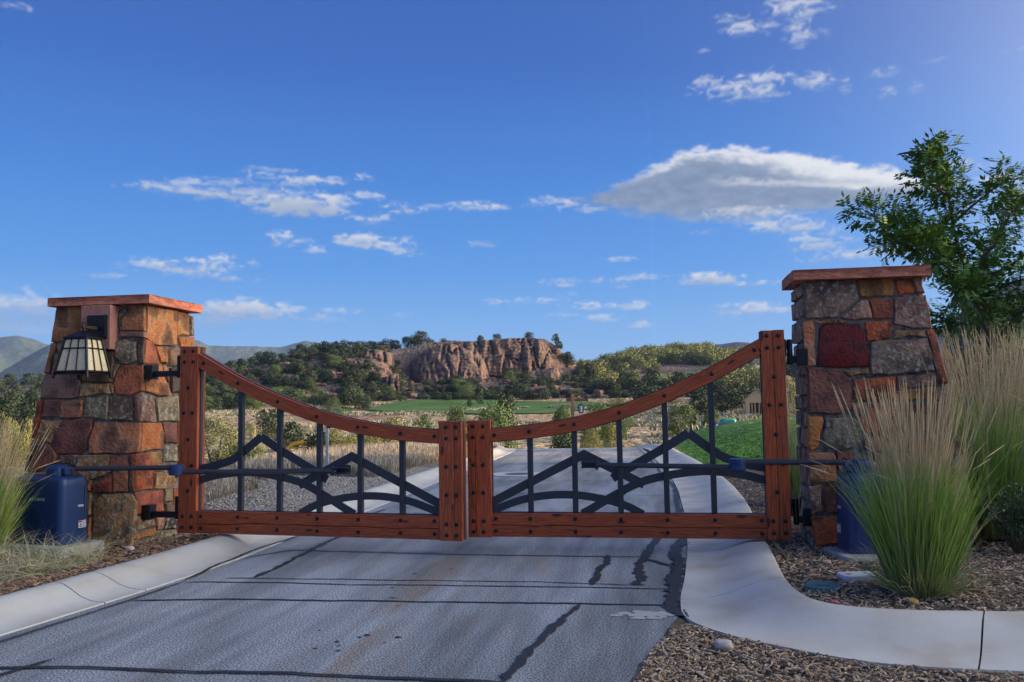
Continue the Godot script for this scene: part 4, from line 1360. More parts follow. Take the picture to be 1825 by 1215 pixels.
func cap_stone(o: Node3D, x0: float, x1: float, z0: float, z1: float, y0: float, y1: float) -> void:
	# a sawn slab with rock faced edges: the rim is chipped unevenly
	var b := Mb.new()
	b.col = Color(1, 1, 1)
	var rim := []
	var per := [[Vector2(x0, z0), Vector2(x1, z0)], [Vector2(x1, z0), Vector2(x1, z1)], [Vector2(x1, z1), Vector2(x0, z1)], [Vector2(x0, z1), Vector2(x0, z0)]]
	for e in per:
		var n := 26
		for k in n:
			rim.append([e[0].lerp(e[1], float(k) / n), Vector2(e[1].y - e[0].y, e[0].x - e[1].x).normalized(), 1.0 if k > 0 else 0.0])
	var rows := []
	var prof := [[y0, -0.006], [y0 + 0.012, 0.0], [y0 + 0.036, 0.006], [y0 + 0.065, 0.004], [y1 - 0.010, 0.0], [y1, -0.008]]
	for k in prof.size():
		var row := []
		for i in rim.size():
			var p: Vector2 = rim[i][0]
			var d: Vector2 = rim[i][1]
			var chip := 0.011 * nz.get_noise_3d(p.x * 6.0, prof[k][0] * 14.0, p.y * 6.0) + 0.008 * nz2.get_noise_3d(p.x * 17.0, prof[k][0] * 30.0, p.y * 17.0)
			if k == 0 or k == prof.size() - 1: chip *= 0.7
			var q: Vector2 = p + d * (prof[k][1] + chip) * rim[i][2]
			row.append(Vector3(q.x, prof[k][0], q.y))
		rows.append(row)
	var n := rim.size()
	for k in rows.size() - 1:
		for i in n:
			var j := (i + 1) % n
			b.quad(rows[k][i], rows[k][j], rows[k + 1][j], rows[k + 1][i])
	var ct := Vector3((x0 + x1) / 2, y1 + 0.002, (z0 + z1) / 2)
	var cb := Vector3((x0 + x1) / 2, y0 + 0.002, (z0 + z1) / 2)
	for i in n:
		var j := (i + 1) % n
		b.tri(ct, rows[-1][i], rows[-1][j]); b.tri(cb, rows[0][j], rows[0][i])
	part("cap", b.mesh(), M.sandstone_cap, o)


func stone_tones() -> Array:
	return [Color8(122, 92, 70), Color8(150, 62, 36), Color8(118, 82, 76), Color8(146, 104, 58), Color8(84, 40, 38), Color8(112, 104, 88), Color8(104, 84, 74), Color8(164, 98, 58)]


func pillar_left() -> void:
	var o := thing("stone_pillar", "left battered sandstone gate pillar with lantern and pale flagstone cap", "pillar", Vector3.ZERO)
	var s := 0.03
	pillar_core(o, [-5.13 + s, -3.58 - s, 0.1 - s, -1.12 + s], [-4.70 + s, -3.58 - s, -0.09 - s, -1.05 + s], -0.2, 2.70)
	cap_stone(o, -4.775, -3.495, -0.01, -1.15, 2.70, 2.797)
	var f := face(Vector3(0, 0, 0.1), Vector3(1, 0, 0), Vector3(0, 1, -0.07), o)
	stone(f, "rock_mottled", Color8(122, 92, 70), [-471, 274, -438, 272, -438, 255, -438, 228, -476, 230, -473, 256])
	stone(f, "rock_lichen", Color8(44, 38, 42), [-395, 265, -382, 266, -387, 257, -390, 246, -393, 247])
	stone(f, "rock_mottled", Color8(112, 80, 62), [-378, 270, -360, 270, -359, 240, -388, 240, -388, 253, -380, 264])
	stone(f, "rock_plain", Color8(118, 82, 76), [-389, 240, -358, 239, -357, 232, -389, 234])
	stone(f, "rock_lichen", Color8(112, 104, 88), [-395, 228, -382, 231, -368, 227, -366, 206, -374, 203, -386, 203, -394, 211])
	stone(f, "rock_plain", Color8(44, 38, 42), [-367, 231, -358, 231, -357, 202, -364, 203])
	stone(f, "rock_mottled", Color8(112, 80, 62), [-476, 229, -469, 227, -470, 219, -474, 209, -474, 194, -481, 194, -479, 209])
	stone(f, "rock_plain", Color8(104, 84, 74), [-468, 227, -435, 226, -435, 220, -460, 217, -466, 217])
	stone(f, "rock_lichen", Color8(104, 84, 74), [-469, 216, -460, 216, -462, 194, -473, 193])
	stone(f, "rock_plain", Color8(70, 52, 44), [-459, 219, -408, 218, -395, 217, -395, 182, -433, 183, -434, 191, -461, 194])
	stone(f, "rock_mottled", Color8(112, 80, 62), [-409, 220, -437, 252, -437, 271, -396, 269, -395, 231])
	stone(f, "rock_plain", Color8(118, 82, 76), [-482, 193, -435, 191, -434, 181, -436, 166, -442, 164, -485, 165])
	stone(f, "rock_lichen", Color8(146, 104, 58), [-436, 180, -432, 182, -399, 181, -396, 169, -413, 168, -435, 166])
	stone(f, "rock_plain", Color8(122, 92, 70), [-398, 180, -393, 179, -393, 169, -395, 169])
	stone(f, "rock_plain", Color8(142, 66, 44), [-386, 201, -358, 201, -357, 172, -372, 166, -391, 169, -393, 178, -392, 190])
	stone(f, "rock_plain", Color8(112, 104, 88), [-393, 202, -387, 202, -392, 193, -394, 186])
	stone(f, "rock_mottled", Color8(118, 82, 76), [-479, 163, -430, 162, -430, 151, -432, 143, -446, 142, -482, 144, -480, 157])
	stone(f, "rock_mottled", Color8(136, 54, 40), [-488, 163, -480, 163, -483, 141, -486, 128, -492, 130])
	stone(f, "rock_lichen", Color8(104, 98, 78), [-427, 166, -399, 166, -398, 139, -430, 143, -428, 155])
	stone(f, "rock_lichen", Color8(70, 52, 44), [-398, 166, -367, 166, -366, 138, -397, 139])
	stone(f, "rock_plain", Color8(84, 40, 38), [-366, 168, -360, 169, -358, 138, -365, 138])
	stone(f, "rock_lichen", Color8(146, 104, 58), [-482, 141, -455, 140, -457, 131, -467, 114, -486, 115, -485, 127])
	stone(f, "rock_plain", Color8(84, 40, 38), [-453, 140, -417, 141, -417, 128, -422, 119, -422, 107, -430, 102, -458, 102, -466, 110, -463, 123])
	stone(f, "rock_mottled", Color8(146, 104, 88), [-414, 137, -358, 136, -357, 104, -367, 102, -397, 102, -418, 103, -419, 115, -416, 128])
	stone(f, "rock_plain", Color8(84, 40, 38), [-487, 112, -469, 113, -458, 101, -458, 93, -478, 83, -489, 82, -488, 103])
	stone(f, "rock_plain", Color8(104, 84, 74), [-454, 100, -434, 101, -433, 89, -452, 91])
	stone(f, "rock_lichen", Color8(146, 104, 58), [-432, 100, -392, 101, -390, 82, -400, 77, -412, 74, -426, 73, -432, 88])
	stone(f, "rock_plain", Color8(84, 40, 38), [-390, 100, -370, 100, -368, 88, -376, 86, -389, 85])
	stone(f, "rock_mottled", Color8(136, 54, 40), [-410, 68, -398, 73, -386, 79, -386, 59, -409, 58])
	stone(f, "rock_mottled", Color8(118, 82, 76), [-385, 83, -369, 87, -367, 60, -384, 59])
	stone(f, "rock_plain", Color8(70, 52, 44), [-367, 86, -361, 87, -359, 60, -366, 61])
	stone(f, "rock_lichen", Color8(146, 104, 58), [-398, 57, -371, 59, -361, 57, -357, 49, -357, 12, -360, -2, -372, 1, -390, 2, -405, 3, -409, 50])
	stone(f, "rock_plain", Color8(104, 84, 74), [-491, 81, -456, 82, -453, 65, -492, 63])
	stone(f, "rock_mottled", Color8(112, 80, 62), [-454, 81, -433, 87, -413, 72, -413, 61, -451, 63])
	stone(f, "rock_plain", Color8(142, 66, 44), [-492, 61, -460, 61, -456, 36, -493, 34])
	stone(f, "rock_lichen", Color8(122, 92, 70), [-457, 60, -412, 59, -411, 35, -453, 33])
	stone(f, "rock_plain", Color8(118, 82, 76), [-494, 32, -447, 32, -444, 5, -495, 3])
	stone(f, "rock_mottled", Color8(122, 92, 70), [-444, 31, -410, 32, -408, 4, -441, 3])
	f = face(Vector3(-3.58, 0, 0), Vector3(0, 0, -1), Vector3(0, 1, 0), o)
	stone(f, "rock_mottled", Color8(168, 120, 84), [12, 269, 70, 269, 72, 226, 39, 224, 26, 225, 12, 232])
	stone(f, "rock_mottled", Color8(168, 120, 84), [73, 269, 100, 268, 101, 241, 75, 239])
	stone(f, "rock_lichen", Color8(112, 104, 88), [102, 266, 108, 266, 110, 241, 102, 240])
	stone(f, "rock_mottled", Color8(152, 98, 64), [77, 237, 110, 240, 111, 225, 81, 226])
	stone(f, "rock_plain", Color8(142, 66, 44), [7, 230, 22, 229, 29, 221, 38, 203, 5, 202])
	stone(f, "rock_mottled", Color8(152, 98, 64), [28, 223, 52, 223, 53, 204, 40, 204, 31, 218])
	stone(f, "rock_plain", Color8(112, 80, 62), [56, 221, 75, 223, 109, 222, 109, 203, 57, 201])
	stone(f, "rock_mottled", Color8(152, 98, 64), [11, 200, 41, 202, 44, 191, 56, 178, 60, 166, 40, 165, 11, 171])
	stone(f, "rock_lichen", Color8(122, 92, 70), [43, 202, 55, 200, 58, 181, 46, 191])
	stone(f, "rock_plain", Color8(44, 38, 42), [60, 199, 79, 201, 80, 170, 63, 170])
	stone(f, "rock_plain", Color8(112, 80, 62), [81, 200, 110, 202, 111, 170, 82, 170])
	stone(f, "rock_lichen", Color8(118, 82, 76), [0, 168, 20, 167, 29, 159, 33, 136, 0, 137])
	stone(f, "rock_lichen", Color8(104, 98, 78), [32, 163, 62, 164, 79, 168, 80, 135, 37, 136])
	stone(f, "rock_plain", Color8(118, 82, 76), [82, 168, 110, 169, 111, 134, 83, 134])
	stone(f, "rock_mottled", Color8(152, 98, 64), [3, 135, 42, 134, 49, 123, 47, 104, 0, 103])
	stone(f, "rock_plain", Color8(84, 40, 38), [46, 134, 77, 134, 78, 109, 51, 110])
	stone(f, "rock_plain", Color8(142, 66, 44), [80, 134, 110, 133, 109, 108, 81, 109])
	stone(f, "rock_lichen", Color8(112, 104, 88), [51, 108, 78, 107, 79, 87, 49, 89])
	stone(f, "rock_mottled", Color8(118, 82, 76), [81, 107, 109, 106, 108, 74, 81, 75])
	stone(f, "rock_mottled", Color8(142, 66, 44), [-5, 101, 21, 101, 27, 87, 28, 59, -4, 59])
	stone(f, "rock_plain", Color8(146, 104, 58), [23, 101, 47, 101, 49, 78, 30, 79])
	stone(f, "rock_lichen", Color8(146, 104, 58), [32, 78, 77, 73, 77, 60, 55, 57, 30, 60])
	stone(f, "rock_plain", Color8(136, 54, 40), [-4, 57, 50, 56, 51, 32, 42, 30, -3, 35])
	stone(f, "rock_plain", Color8(104, 98, 78), [53, 57, 70, 56, 70, 41, 54, 42])
	stone(f, "rock_plain", Color8(142, 66, 44), [72, 56, 108, 57, 107, 34, 73, 37])
	stone(f, "rock_plain", Color8(70, 52, 44), [54, 40, 80, 35, 79, 26, 54, 29])
	stone(f, "rock_lichen", Color8(122, 92, 70), [-3, 33, 33, 29, 35, 17, -3, 17])
	stone(f, "rock_plain", Color8(146, 104, 88), [36, 29, 55, 27, 49, 11, 38, 12])
	stone(f, "rock_lichen", Color8(44, 38, 42), [58, 27, 78, 25, 78, 8, 52, 11])
	stone(f, "rock_mottled", Color8(122, 92, 70), [-3, 14, 37, 15, 38, 6, -2, 7])
	stone(f, "rock_lichen", Color8(104, 98, 78), [39, 11, 78, 7, 81, -4, 25, 2])
	stone(f, "rock_plain", Color8(112, 80, 62), [-4, 5, 21, 3, 23, -3, -4, -2])
	stone(f, "rock_mottled", Color8(136, 54, 40), [82, 24, 106, 23, 105, -0, 82, 2])
	f = face(Vector3(-5.13, 0, 0), Vector3(0, 0, 1), Vector3(0.159, 1, 0), o)
	coursed(f, func(_y: float) -> float: return -1.08, func(y: float) -> float: return 0.07 - 0.07 * y, -0.1, 2.7, stone_tones())
	f = face(Vector3(0, 0, -1.12), Vector3(-1, 0, 0), Vector3(0, 1, 0.026), o)
	coursed(f, func(_y: float) -> float: return 3.6, func(y: float) -> float: return 5.1 - 0.16 * y, -0.1, 2.68, stone_tones())


func pillar_right() -> void:
	var o := thing("stone_pillar", "right sandstone gate pillar with big dark red stones and a reddish flagstone cap", "pillar", Vector3.ZERO)
	var s := 0.03
	pillar_core(o, [3.56 + s, 5.06 - s, 0.08 - s, -0.75 + s], [3.56 + s, 4.68 - s, -0.10 - s, -0.70 + s], -0.2, 2.68)
	cap_stone(o, 3.475, 4.745, 0.0, -0.79, 2.68, 2.78)
	var f := face(Vector3(0, 0, 0.08), Vector3(1, 0, 0), Vector3(0, 1, -0.07), o)
	stone(f, "rock_lichen", Color8(104, 84, 74), [359, 270, 408, 269, 410, 249, 390, 232, 384, 231, 359, 231, 359, 251])
	stone(f, "rock_mottled", Color8(146, 104, 58), [409, 268, 441, 269, 444, 262, 442, 251, 417, 250, 411, 252])
	stone(f, "rock_mottled", Color8(142, 66, 44), [445, 267, 460, 268, 463, 255, 460, 252, 447, 251, 445, 258])
	stone(f, "rock_plain", Color8(118, 82, 76), [461, 269, 470, 269, 471, 253, 464, 253, 462, 260])
	stone(f, "rock_lichen", Color8(146, 104, 88), [391, 231, 410, 247, 418, 248, 421, 229, 405, 228])
	stone(f, "rock_plain", Color8(136, 54, 40), [418, 249, 441, 248, 440, 231, 437, 228, 422, 229, 421, 241])
	stone(f, "rock_lichen", Color8(118, 82, 76), [443, 249, 472, 251, 474, 242, 475, 218, 457, 218, 440, 223, 442, 239])
	stone(f, "rock_mottled", Color8(146, 104, 58), [367, 228, 378, 230, 388, 229, 388, 226, 372, 225])
	stone(f, "rock_plain", Color8(146, 104, 58), [389, 229, 397, 228, 396, 226, 390, 226])
	stone(f, "rock_scratched", Color8(136, 54, 40), [371, 221, 376, 225, 409, 225, 413, 216, 416, 193, 415, 182, 392, 181, 367, 183, 369, 199])
	stone(f, "rock_mottled", Color8(146, 104, 88), [356, 227, 365, 230, 367, 217, 366, 184, 358, 182, 355, 187])
	stone(f, "rock_mottled", Color8(142, 66, 44), [414, 226, 437, 226, 440, 223, 437, 209, 425, 207, 415, 207])
	stone(f, "rock_lichen", Color8(146, 104, 58), [440, 217, 468, 216, 469, 210, 440, 209])
	stone(f, "rock_lichen", Color8(104, 84, 74), [418, 205, 423, 207, 470, 208, 475, 177, 460, 175, 434, 173, 417, 174, 417, 191])
	stone(f, "rock_plain", Color8(142, 66, 44), [470, 216, 477, 217, 485, 164, 480, 165, 476, 179])
	stone(f, "rock_plain", Color8(146, 104, 58), [391, 179, 414, 180, 415, 175, 398, 173])
	stone(f, "rock_plain", Color8(84, 40, 38), [358, 181, 388, 180, 397, 170, 398, 158, 397, 139, 391, 137, 377, 136, 356, 137])
	stone(f, "rock_mottled", Color8(142, 66, 44), [400, 170, 439, 172, 438, 149, 417, 148, 399, 148])
	stone(f, "rock_lichen", Color8(118, 82, 76), [440, 172, 474, 175, 476, 163, 440, 159])
	stone(f, "rock_mottled", Color8(146, 104, 58), [439, 157, 475, 161, 478, 149, 439, 148])
	stone(f, "rock_plain", Color8(146, 104, 88), [398, 146, 417, 147, 402, 134, 398, 133])
	stone(f, "rock_plain", Color8(136, 54, 40), [402, 133, 420, 146, 440, 146, 436, 119, 411, 112, 406, 121])
	stone(f, "rock_plain", Color8(84, 40, 38), [442, 146, 477, 146, 481, 119, 439, 119])
	stone(f, "rock_mottled", Color8(146, 104, 58), [356, 134, 369, 134, 370, 129, 364, 103, 357, 101, 354, 106])
	stone(f, "rock_lichen", Color8(104, 98, 78), [372, 132, 397, 133, 404, 127, 405, 110, 397, 103, 385, 102, 371, 104, 369, 116])
	stone(f, "rock_plain", Color8(84, 40, 38), [380, 100, 395, 100, 394, 92, 381, 92])
	stone(f, "rock_mottled", Color8(146, 104, 88), [354, 99, 378, 99, 380, 96, 379, 71, 359, 70, 354, 77])
	stone(f, "rock_lichen", Color8(122, 92, 70), [353, 67, 364, 68, 365, 43, 355, 40])
	stone(f, "rock_plain", Color8(84, 40, 38), [367, 65, 373, 68, 385, 69, 384, 41, 367, 41])
	stone(f, "rock_mottled", Color8(142, 66, 44), [354, 38, 384, 41, 383, 14, 357, 10])
	stone(f, "rock_plain", Color8(112, 80, 62), [381, 90, 412, 98, 413, 70, 381, 70])
	stone(f, "rock_mottled", Color8(122, 92, 70), [408, 125, 438, 116, 439, 100, 414, 99, 406, 104])
	stone(f, "rock_plain", Color8(142, 66, 44), [414, 98, 450, 99, 449, 71, 415, 70])
	stone(f, "rock_lichen", Color8(118, 82, 76), [387, 68, 415, 68, 414, 42, 385, 42])
	stone(f, "rock_mottled", Color8(112, 80, 62), [417, 69, 452, 70, 451, 43, 416, 42])
	stone(f, "rock_plain", Color8(122, 92, 70), [386, 39, 419, 40, 418, 15, 384, 14])
	stone(f, "rock_mottled", Color8(84, 40, 38), [421, 40, 452, 42, 451, 15, 420, 15])
	stone(f, "rock_plain", Color8(136, 54, 40), [441, 115, 484, 112, 485, 71, 450, 71, 451, 97])
	stone(f, "rock_lichen", Color8(112, 80, 62), [453, 70, 485, 70, 483, 15, 452, 15])
	var greys := [Color8(118, 92, 88), Color8(112, 96, 90), Color8(104, 84, 74), Color8(124, 100, 90), Color8(98, 90, 88)]
	f = face(Vector3(3.56, 0, 0), Vector3(0, 0, 1), Vector3(0, 1, 0), o)
	coursed(f, func(_y: float) -> float: return -0.72, func(y: float) -> float: return 0.05 - 0.07 * y, -0.05, 2.66, greys, 0.6)
	f = face(Vector3(5.06, 0, 0), Vector3(0, 0, -1), Vector3(-0.141, 1, 0), o)
	coursed(f, func(y: float) -> float: return -0.05 + 0.07 * y, func(_y: float) -> float: return 0.72, -0.05, 2.66, stone_tones())
	f = face(Vector3(0, 0, -0.75), Vector3(-1, 0, 0), Vector3(0, 1, 0.02), o)
	coursed(f, func(y: float) -> float: return -5.03 + 0.14 * y, func(_y: float) -> float: return -3.6, -0.05, 2.66, stone_tones())


# ---------------------------------------------------------------- the gate
var bolt_mesh: ArrayMesh


func bolt(o: Node3D, at: Vector3, towards := 1.0) -> void:
	if bolt_mesh == null:
		var b := Mb.new()
		var t := Transform3D(Basis(Vector3.RIGHT, PI / 2), Vector3.ZERO)
		b.lathe([Vector2(0.0215, -0.001), Vector2(0.021, 0.0035), Vector2(0.0145, 0.0045), Vector2(0.013, 0.011), Vector2(0.008, 0.0145), Vector2(0.0, 0.0155)], 8, t)
		bolt_mesh = b.mesh()
	var m := part("bolt", bolt_mesh, M.bolt_metal, o)
	m.position = at
	m.rotation = Vector3(0, 0 if towards > 0 else PI, rng.randf() * TAU)


func board(o: Node3D, called: String, poly: PackedVector2Array, z0: float, z1: float, along_x: bool, tone: float) -> void:
	var b := Mb.new()
	b.col = Color(tone, tone * 0.98, tone * 0.96)
	b.extrude(poly, z0, z1, Transform3D.IDENTITY, along_x, Vector2(rng.randf() * 3.0, rng.randf() * 3.0))
	part(called, b.mesh(), M.wood, o)


func chamfer_board(o: Node3D, called: String, lo: Vector3, hi: Vector3, tone: float) -> void:
	var b := Mb.new()
	b.col = Color(tone, tone * 0.98, tone * 0.96)
	b.bevel_box(lo, hi, 0.004, Transform3D.IDENTITY, -1, Vector2(rng.randf() * 3.0, rng.randf() * 3.0))
	part(called, b.mesh(), M.wood, o)


func strip_between(b: Mb, pts: Array, w: float, z0: float, z1: float, sx: float, smooth: bool) -> void:
	var path := []
	if smooth:
		for i in pts.size() - 1:
			for k in 6: path.append(catmull(pts, i, k / 6.0))
		path.append(Vector2(pts[-1][0], pts[-1][1]))
	else:
		for p in pts: path.append(Vector2(p[0], p[1]))
	var up := []
	var dn := []
	for i in path.size():
		var d1: Vector2 = (path[i] - path[maxi(i - 1, 0)]).normalized() if i > 0 else (path[1] - path[0]).normalized()
		var d2: Vector2 = (path[mini(i + 1, path.size() - 1)] - path[i]).normalized() if i < path.size() - 1 else d1
		var nn := (d1.orthogonal() + d2.orthogonal()).normalized() * -1.0
		var k := 1.0 / maxf(0.5, nn.dot(d1.orthogonal() * -1.0))
		up.append(path[i] + nn * w * 0.5 * k)
		dn.append(path[i] - nn * w * 0.5 * k)
	for i in path.size() - 1:
		var q := PackedVector2Array()
		for p in [up[i], up[i + 1], dn[i + 1], dn[i]]: q.append(Vector2(p.x * sx, p.y))
		var a := q
		if Geometry2D.is_polygon_clockwise(a): a.reverse()
		b.quad(Vector3(a[0].x, a[0].y, z1), Vector3(a[1].x, a[1].y, z1), Vector3(a[2].x, a[2].y, z1), Vector3(a[3].x, a[3].y, z1))
		b.quad(Vector3(a[3].x, a[3].y, z0), Vector3(a[2].x, a[2].y, z0), Vector3(a[1].x, a[1].y, z0), Vector3(a[0].x, a[0].y, z0))
		for e in [[up[i], up[i + 1]], [dn[i + 1], dn[i]]]:
			var c := [Vector3(e[0].x * sx, e[0].y, z1), Vector3(e[1].x * sx, e[1].y, z1), Vector3(e[1].x * sx, e[1].y, z0), Vector3(e[0].x * sx, e[0].y, z0)]
			if sx < 0: c.reverse()
			b.quad(c[3], c[2], c[1], c[0])


func gate_leaf(sx: float, k: float, at: Vector3, turn: float, label: String) -> Node3D:
	# s runs from the hinge side (0) to the meeting side; sx says which way that is
	var o := thing("gate_leaf", label, "gate", at, turn)
	var tip := 3.205 * k
	var bx := func(called: String, s0: float, s1: float, y0: float, y1: float, z0: float, z1: float, tone: float) -> void:
		chamfer_board(o, called, Vector3(minf(s0 * sx, s1 * sx), y0, z0), Vector3(maxf(s0 * sx, s1 * sx), y1, z1), tone)
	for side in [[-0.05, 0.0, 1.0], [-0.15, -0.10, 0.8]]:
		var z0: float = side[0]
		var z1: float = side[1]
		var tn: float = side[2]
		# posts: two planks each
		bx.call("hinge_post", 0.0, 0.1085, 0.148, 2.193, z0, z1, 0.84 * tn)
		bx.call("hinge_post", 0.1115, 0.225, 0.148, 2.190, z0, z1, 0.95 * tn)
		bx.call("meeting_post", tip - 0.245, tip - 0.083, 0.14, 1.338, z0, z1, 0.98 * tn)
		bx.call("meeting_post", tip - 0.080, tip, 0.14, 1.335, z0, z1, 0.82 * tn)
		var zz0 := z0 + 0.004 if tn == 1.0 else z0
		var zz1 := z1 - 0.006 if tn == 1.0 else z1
		# bottom rail: upper and lower board with a wandering open joint
		var up := PackedVector2Array()
		var lo := PackedVector2Array()
		var s0 := 0.228
		var s1 := tip - 0.248
		var n := 18
		var seam := []
		for i in n + 1:
			var s := lerpf(s0, s1, float(i) / n)
			seam.append(Vector2(s * sx, 0.262 + 0.022 * nz.get_noise_2d(s * 0.9, 5.0 + sx) + 0.006 * nz2.get_noise_2d(s * 5.0, sx)))
		for p in seam: up.append(p + Vector2(0, 0.0035)); lo.append(p - Vector2(0, 0.0035))
		up.append(Vector2(s1 * sx, 0.385)); up.append(Vector2(s0 * sx, 0.390))
		lo.append(Vector2(s1 * sx, 0.148)); lo.append(Vector2(s0 * sx, 0.152))
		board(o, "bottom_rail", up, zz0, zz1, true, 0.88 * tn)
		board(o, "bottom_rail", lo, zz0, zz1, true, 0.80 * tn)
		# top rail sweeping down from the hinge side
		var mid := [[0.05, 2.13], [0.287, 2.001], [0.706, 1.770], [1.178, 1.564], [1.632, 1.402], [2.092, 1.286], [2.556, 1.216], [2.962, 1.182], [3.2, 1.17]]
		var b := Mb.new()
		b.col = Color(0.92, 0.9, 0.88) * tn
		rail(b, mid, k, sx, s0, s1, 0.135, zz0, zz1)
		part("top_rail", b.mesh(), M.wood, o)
	# the steel frame between the boards
	var fr := Mb.new()
	fr.box(Vector3(minf(0.0, 0.232 * sx), 0.16, -0.097), Vector3(maxf(0.0, 0.232 * sx), 2.182, -0.053))
	fr.box(Vector3(minf((tip - 0.252) * sx, tip * sx), 0.15, -0.097), Vector3(maxf((tip - 0.252) * sx, tip * sx), 1.328, -0.053))
	fr.box(Vector3(minf(0.235 * sx, (tip - 0.255) * sx), 0.16, -0.096), Vector3(maxf(0.235 * sx, (tip - 0.255) * sx), 0.395, -0.054))
	part("steel_frame", fr.mesh(), M.steel, o)
	var fl := Mb.new()
	rail(fl, [[0.05, 2.13], [0.287, 2.001], [0.706, 1.770], [1.178, 1.564], [1.632, 1.402], [2.092, 1.286], [2.556, 1.216], [2.962, 1.182], [3.2, 1.17]], k, sx, 0.235, tip - 0.255, 0.15, -0.096, -0.054)
	part("steel_rail", fl.mesh(), M.steel, o)
	var tops := [1.66, 1.49, 1.34, 1.22, 1.15]
	var ss_ := [0.72, 1.18, 1.638, 2.097, 2.556]
	for i in 5:
		var s: float = ss_[i] * k
		var b := Mb.new()
		b.bevel_box(Vector3(s * sx - 0.028, 0.392, -0.094), Vector3(s * sx + 0.028, tops[i] + 0.05, -0.040), 0.004)
		part("bar", b.mesh(), M.steel, o)
	var strips := [[[[0.20, 0.84], [0.30, 0.855], [0.46, 0.893], [0.66, 0.97], [0.95, 1.187]], true, 0.088, 0], [[[0.95, 1.187], [1.17, 1.05], [1.60, 0.81], [1.72, 0.735]], false, 0.088, 1],
		[[[1.40, 0.672], [2.0, 0.978], [2.99, 0.478]], false, 0.088, 2], [[[0.20, 0.71], [0.36, 0.755], [0.52, 0.785], [0.80, 0.807], [1.10, 0.776], [1.43, 0.70], [1.72, 0.555], [1.90, 0.45], [2.03, 0.38]], true, 0.082, 3], [[[1.42, 0.378], [1.58, 0.46], [1.78, 0.52], [2.06, 0.565], [2.36, 0.566], [2.66, 0.515], [2.98, 0.40]], true, 0.078, 4]]
	for st in strips:
		var b := Mb.new()
		var pts := []
		for p in st[0]: pts.append([p[0] * k, p[1]])
		strip_between(b, pts, st[2], -0.083 + st[3] * 0.0045, -0.070 + st[3] * 0.0045, sx, st[1])
		part("mountain_strip" if st[3] < 3 else "arch_strip", b.mesh(), M.steel, o)
	# bolts, front and back
	var hb := [[0.165, 2.138], [0.055, 2.138], [0.165, 2.019], [0.055, 2.019], [0.108, 1.732], [0.165, 1.457], [0.055, 1.457], [0.112, 1.167], [0.165, 0.881], [0.055, 0.881], [0.118, 0.607], [0.168, 0.330], [0.055, 0.330], [0.168, 0.214], [0.055, 0.214]]
	for p in hb: bolt(o, Vector3(p[0] * sx, p[1], 0.0))
	for y in [1.277, 1.163, 0.879, 0.595, 0.304, 0.196]:
		bolt(o, Vector3((tip - 0.06) * sx, y, 0.0)); bolt(o, Vector3((tip - 0.165) * sx, y, 0.0))
	var tr := [[0.287, 2.001], [0.706, 1.770], [1.178, 1.564], [1.632, 1.402], [2.092, 1.286], [2.556, 1.216], [2.92, 1.184]]
	for p in tr: bolt(o, Vector3(p[0] * k * sx, p[1], -0.006))
	for s in [0.277, 0.72, 1.18, 1.638, 2.097, 2.556, 2.915]:
		bolt(o, Vector3(s * k * sx, 0.334, -0.006)); bolt(o, Vector3(s * k * sx, 0.206, -0.006))
	# hinges towards the pillar
	for y in [1.98, 0.42]:
		var b := Mb.new()
		var far := 0.20 if sx < 0 else 0.46
		var f := func(s0: float, s1: float, y0: float, y1: float, z0: float, z1: float) -> void:
			b.bevel_box(Vector3(minf(s0 * sx, s1 * sx), y0, z0), Vector3(maxf(s0 * sx, s1 * sx), y1, z1), 0.004)
		f.call(-0.022, 0.0, y - 0.05, y + 0.12, -0.12, -0.03)
		f.call(-0.030, -0.021, y + 0.02, y + 0.10, -0.09, -0.05)
		b.lathe([Vector2(0.0, y - 0.13), Vector2(0.026, y - 0.13), Vector2(0.028, y - 0.12), Vector2(0.028, y + 0.11), Vector2(0.022, y + 0.12), Vector2(0.0, y + 0.12)], 12, Transform3D(Basis.IDENTITY, Vector3(-0.058 * sx, 0, -0.075)))
		f.call(-far + 0.06, -0.07, y - 0.115, y - 0.05, -0.10, -0.05)
		f.call(-far - 0.02, -far + 0.09, y - 0.14, y + 0.02, -0.135, -0.015)
		part("hinge", b.mesh(), M.black_metal, o)
	return o


